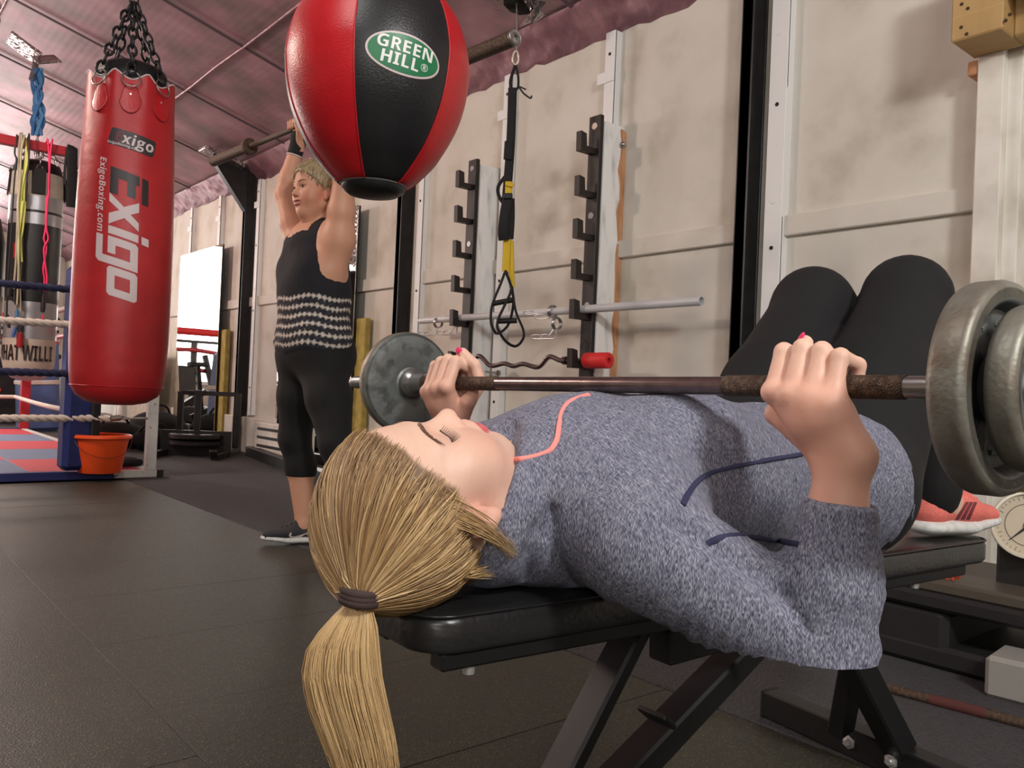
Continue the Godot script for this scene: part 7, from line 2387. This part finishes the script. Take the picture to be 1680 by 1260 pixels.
	hd.cap(O + Vector3(0.02, -0.06, 0), Vector3(1.595, 1.28, -3.25), 0.053, 0.06, 0.03)
	hd.cap(O + HB * Vector3(0, -0.10, -0.035), Vector3(1.57, 1.30, -3.25), 0.032, 0.045, 0.03)
	hd.net(O - Vector3(0.15, 0.2, 0.14), O + Vector3(0.15, 0.16, 0.14), 0.0038, mb, face_colour(O, HB, base, flush, lip))
	for q in [[hf, -d, wf, -1.0], [hn, d, wn, 1.0]]:
		var f := Field.new()
		var C: Vector3 = q[0]
		var D: Vector3 = q[1]
		var th := [C - D * 0.048 - Vector3(0.012, 0.025, 0), C - D * 0.05 - Vector3(0.026, -0.006, 0), C - D * 0.03 - Vector3(0.024, -0.018, 0)]
		fist(f, C, D, K, Vector3.UP, q[2], th)
		f.cap(q[2], q[2] + Vector3(0, -0.04, 0), 0.027, 0.028, 0.02)
		f.net(C - Vector3(0.1, 0.11, 0.1), C + Vector3(0.1, 0.08, 0.1), 0.0042, mb)
	put("body", mb, M.skin, t)
	# vest with pale tie-dye bands low down
	var vf := Field.new()
	tor.call(vf)
	vf.cap(hipf + Vector3(-0.005, 0.06, 0), hipn + Vector3(-0.005, 0.06, 0), 0.112, 0.112, 0.05)
	vf = vf.grow(0.006)
	vf.local = [[Plane(Vector3.DOWN, -0.800), Vector3(1.6, 0.75, -3.2), 0.35]]
	var nk := (B * Vector3(0, 1, -0.62)).normalized()
	var np := Vector3(1.50, 1.285, -3.26)
	vf.local.append([Plane(nk, nk.dot(np)), Vector3(1.535, 1.36, -3.27), 0.10])
	var an2 := Vector3(0.10, 0.50, 0.86).normalized()
	vf.local.append([Plane(an2, an2.dot(Vector3(1.58, 1.262, -3.130))), Vector3(1.60, 1.285, -3.05), 0.098])
	var wob := FastNoiseLite.new()
	wob.seed = 31; wob.frequency = 9.0; wob.fractal_octaves = 3
	var black := lin(rgb(24, 25, 30))
	var pale := lin(rgb(206, 196, 184))
	var grey := lin(rgb(66, 66, 78))
	var dye := func(p: Vector3, _n: Vector3) -> Color:
		var ang := atan2(p.z + 3.22, p.x - 1.58)
		var y := p.y + 0.006 * sin(ang * 5.0) - 0.010 * cos(ang - 2.0)
		if y > 1.03 or y < 0.80:
			return black
		var rows := (y - 0.795) / 0.0375
		var k := absf(rows - roundf(rows)) * 2.0
		var blob := 0.5 + 0.5 * sin(ang * 46.0 + roundf(rows) * 1.9)
		var wdt := lerpf(0.10, 0.62, pow(blob, 1.3) * clampf(0.75 + wob.get_noise_2d(ang, rows), 0, 1))
		if roundf(rows) < 1.0 or roundf(rows) > 6.0:
			return black
		var c2 := black.lerp(grey, clampf(wob.get_noise_3d(ang * 2.0, y * 8.0, 1.0) * 2.0, 0.0, 0.7))
		return c2.lerp(pale, smoothstep(wdt + 0.12, wdt - 0.08, k))
	var vm := MB.new()
	var vw := FastNoiseLite.new()
	vw.seed = 8; vw.frequency = 1.0
	vf.net(Vector3(1.36, 0.78, -3.45), Vector3(1.80, 1.40, -2.98), 0.0052, vm, dye, func(p: Vector3, n: Vector3) -> Vector3: return p + n * (0.004 * vw.get_noise_3d(p.x * 14.0, p.y * 7.0, p.z * 14.0) + (0.004 if p.y < 0.86 else 0.0)))
	var vest_m := mat(Color.WHITE, 0.85)
	vest_m.vertex_color_use_as_albedo = true
	var vest := put("vest", vm, vest_m, t)
	put("chest_mark", decal(vf, [[516, 405], [524, 407], [521, 411], [519, 408], [517, 409]], 2.6, 4.0, 0.002), M.white_print, vest)
	# cropped leggings
	var lf := Field.new()
	leg.call(lf)
	lf.flat(Vector3(1.57, 1.0, -3.23), Vector3(1.570, 0.88, -3.215), 0.148, 0.150, B * Vector3(0, 0, 1), 0.90, 0.06)
	lf = lf.grow(0.004)
	lf.clips.append(Plane(Vector3.DOWN, -0.285))
	lf.clips.append(Plane(Vector3.UP, 0.93))
	var lm := MB.new()
	lf.net(Vector3(1.36, 0.25, -3.5), Vector3(1.82, 0.98, -2.78), 0.008, lm)
	put("leggings", lm, M.lycra, t)
	# gloves with pale edging
	for q in [[wf, ef, hf], [wn, enn, hn]]:
		var g := Field.new()
		var ax: Vector3 = ((q[0] as Vector3) - q[1]).normalized()
		g.cap(q[0] - ax * 0.055, q[0] + ax * 0.012, 0.033, 0.033, 0.01)
		g.ell((q[0] as Vector3).lerp(q[2], 0.45) + Vector3(0.012, 0, 0), Vector3(0.036, 0.036, 0.044), Basis.IDENTITY, 0.02)
		g.clips.append(Plane(-ax, (-ax).dot(q[0] - ax * 0.06)))
		g.clips.append(Plane(ax, ax.dot(q[0] + ax * 0.046)))
		var gm := MB.new()
		g.net(q[0] - Vector3(0.1, 0.11, 0.1), q[0] + Vector3(0.1, 0.1, 0.1), 0.005, gm)
		var gl := put("glove", gm, M.jersey, t)
		put("edging", MB.new().ring_tube(q[0] - ax * 0.06, ax, 0.033, 0.0035, 24, 6), M.white_print, gl)
		put("edging", MB.new().ring_tube(q[0] + ax * 0.046 + Vector3(0.012, 0, 0), ax, 0.036, 0.003, 24, 6, 1.15), M.white_print, gl)
	# shoes
	var h1 := Vector3(1.655, 0.004, -3.225)
	var s1 := shoe(t, h1, h1 + Vector3(-0.80, 0, -0.52).normalized() * 0.255, af, M.shoe_dark, M.foam_white, 0.006, 0.042, M.black_rubber)
	put("side_mark", decal(s1, [[470.5, 877], [473, 872.5], [475, 873], [474, 877.5], [478, 879], [488, 877], [504, 871.5], [490, 880], [480, 883.5], [473, 883]], 2.6, 3.0, 0.002), M.white_print, t.get_node("shoe"))
	shoe(t, Vector3(1.685, 0.004, -2.85), Vector3(1.685, 0.004, -2.85) + Vector3(-1, 0, 0.03).normalized() * 0.255, an, M.shoe_dark, M.foam_white, 0.006, 0.042, M.black_rubber)
	# short hair
	var hf2 := Field.new()
	hf2.ell(O + HB * Vector3(0, 0.036, 0.012), Vector3(0.086, 0.098, 0.109), HB, 0.02)
	hf2.ell(O + HB * Vector3(0, -0.01, 0.06), Vector3(0.074, 0.075, 0.056), HB, 0.03)
	hf2.ell(O + HB * Vector3(0, -0.02, 0.055), Vector3(0.068, 0.07, 0.05), HB, 0.03)
	var fr := (HB * Vector3(0, -0.75, -0.66)).normalized()
	hf2.clips.append(Plane(fr, fr.dot(O + HB * Vector3(0, 0.045, -0.06))))
	var hcol := [lin(rgb(126, 104, 74)), lin(rgb(160, 138, 102)), lin(rgb(188, 170, 136)), lin(rgb(104, 84, 60))]
	var hn2 := FastNoiseLite.new()
	hn2.seed = 77; hn2.frequency = 1.0
	var hm := MB.new()
	var inv := HB.transposed()
	hf2.net(O - Vector3.ONE * 0.15, O + Vector3.ONE * 0.15, 0.005, hm, func(p: Vector3, _n: Vector3) -> Color:
		var q := inv * (p - O)
		var k := 0.5 + 0.5 * hn2.get_noise_3d(q.x * 130.0, q.y * 40.0, q.z * 90.0)
		return (hcol[1] as Color).lerp(hcol[3], k * 0.7).lerp(hcol[2], clampf(q.y * 7.0, 0, 0.7)))
	var hair := put("hair", hm, M.hair, t)
	var rg := RandomNumberGenerator.new()
	rg.seed = 5
	var sm := MB.new()
	for k in 900:
		var dv := Vector3(rg.randfn(), rg.randfn(), rg.randfn()).normalized()
		var p := Vector3(0, 0.036, 0.012) + dv * Vector3(0.086, 0.098, 0.109)
		var w := O + HB * p
		if Plane(fr, fr.dot(O + HB * Vector3(0, 0.045, -0.06))).distance_to(w) > 0.0:
			continue
		var g := (Vector3(dv.x * 0.35, -1.0 + 0.5 * dv.y, -0.4 * signf(0.3 - p.z))).normalized()
		g = (g - dv * g.dot(dv)).normalized()
		var path := PackedVector3Array()
		for i in 5:
			var s := i / 4.0
			var q := Vector3(0, 0.036, 0.012) + ((dv + g * s * (0.24 if p.z < 0.0 else 0.40)).normalized() * Vector3(0.086, 0.098, 0.109)) * (1.012 + 0.02 * s)
			path.append(O + HB * q)
		sm.col = (hcol[rg.randi() % 4] as Color).lerp(hcol[2], clampf(p.y * 5.0, 0, 0.6))
		sm.tube(path, PackedFloat32Array([0.0012, 0.0018, 0.0018, 0.0014, 0.0005]), 4, false, 0.6)
	var so := put("hair_strands", sm, M.hair, hair)
	so.set_meta("kind", "stuff")
	# eyes, brows
	for s in [1.0, -1.0]:
		var e := O + HB * Vector3(0.0315 * s, 0.003, -0.072)
		var em := MB.new()
		em.lathe([Vector2(0, -0.011), Vector2(0.0078, -0.0078), Vector2(0.011, 0), Vector2(0.0078, 0.0078), Vector2(0, 0.011)], 14, Transform3D(Basis.IDENTITY, e + HB * Vector3(0, 0, 0.0005)))
		var eye := put("eye", em, mat(rgb(196, 184, 176), 0.2), t)
		put("iris", MB.new().tube(PackedVector3Array([e + HB * Vector3(0, 0, -0.0085), e + HB * Vector3(0, 0, -0.0116)]), 0.0055, 14), mat(rgb(58, 48, 42), 0.15), eye)
		var bm := MB.new()
		bm.col = lin(rgb(120, 92, 68))
		var pts := PackedVector3Array()
		for k in 6:
			var q := k / 5.0
			pts.append(hd.march(O + HB * Vector3(lerpf(0.013, 0.05, q) * s, 0.022 + 0.006 * sin(q * 2.4), -0.14), HB * Vector3(0, 0, 1), 0.0, 0.2))
		bm.tube(pts, PackedFloat32Array([0.002, 0.003, 0.003, 0.0026, 0.002, 0.001]), 6, true, 0.6)
		put("eyebrow", bm, M.painted, t)
		var lm2 := MB.new()
		lm2.col = lin(rgb(96, 66, 54))
		var lp := PackedVector3Array()
		for k in 6:
			var q := k / 5.0
			lp.append(hd.march(O + HB * Vector3(lerpf(0.018, 0.046, q) * s, 0.006 + 0.003 * sin(q * PI), -0.14), HB * Vector3(0, 0, 1), 0.0, 0.2) + HB * Vector3(0, 0, -0.0012))
		lm2.tube(lp, 0.0014, 6, true, 0.7)
		put("eyelid", lm2, M.painted, t)
	t.position.z += 0.020
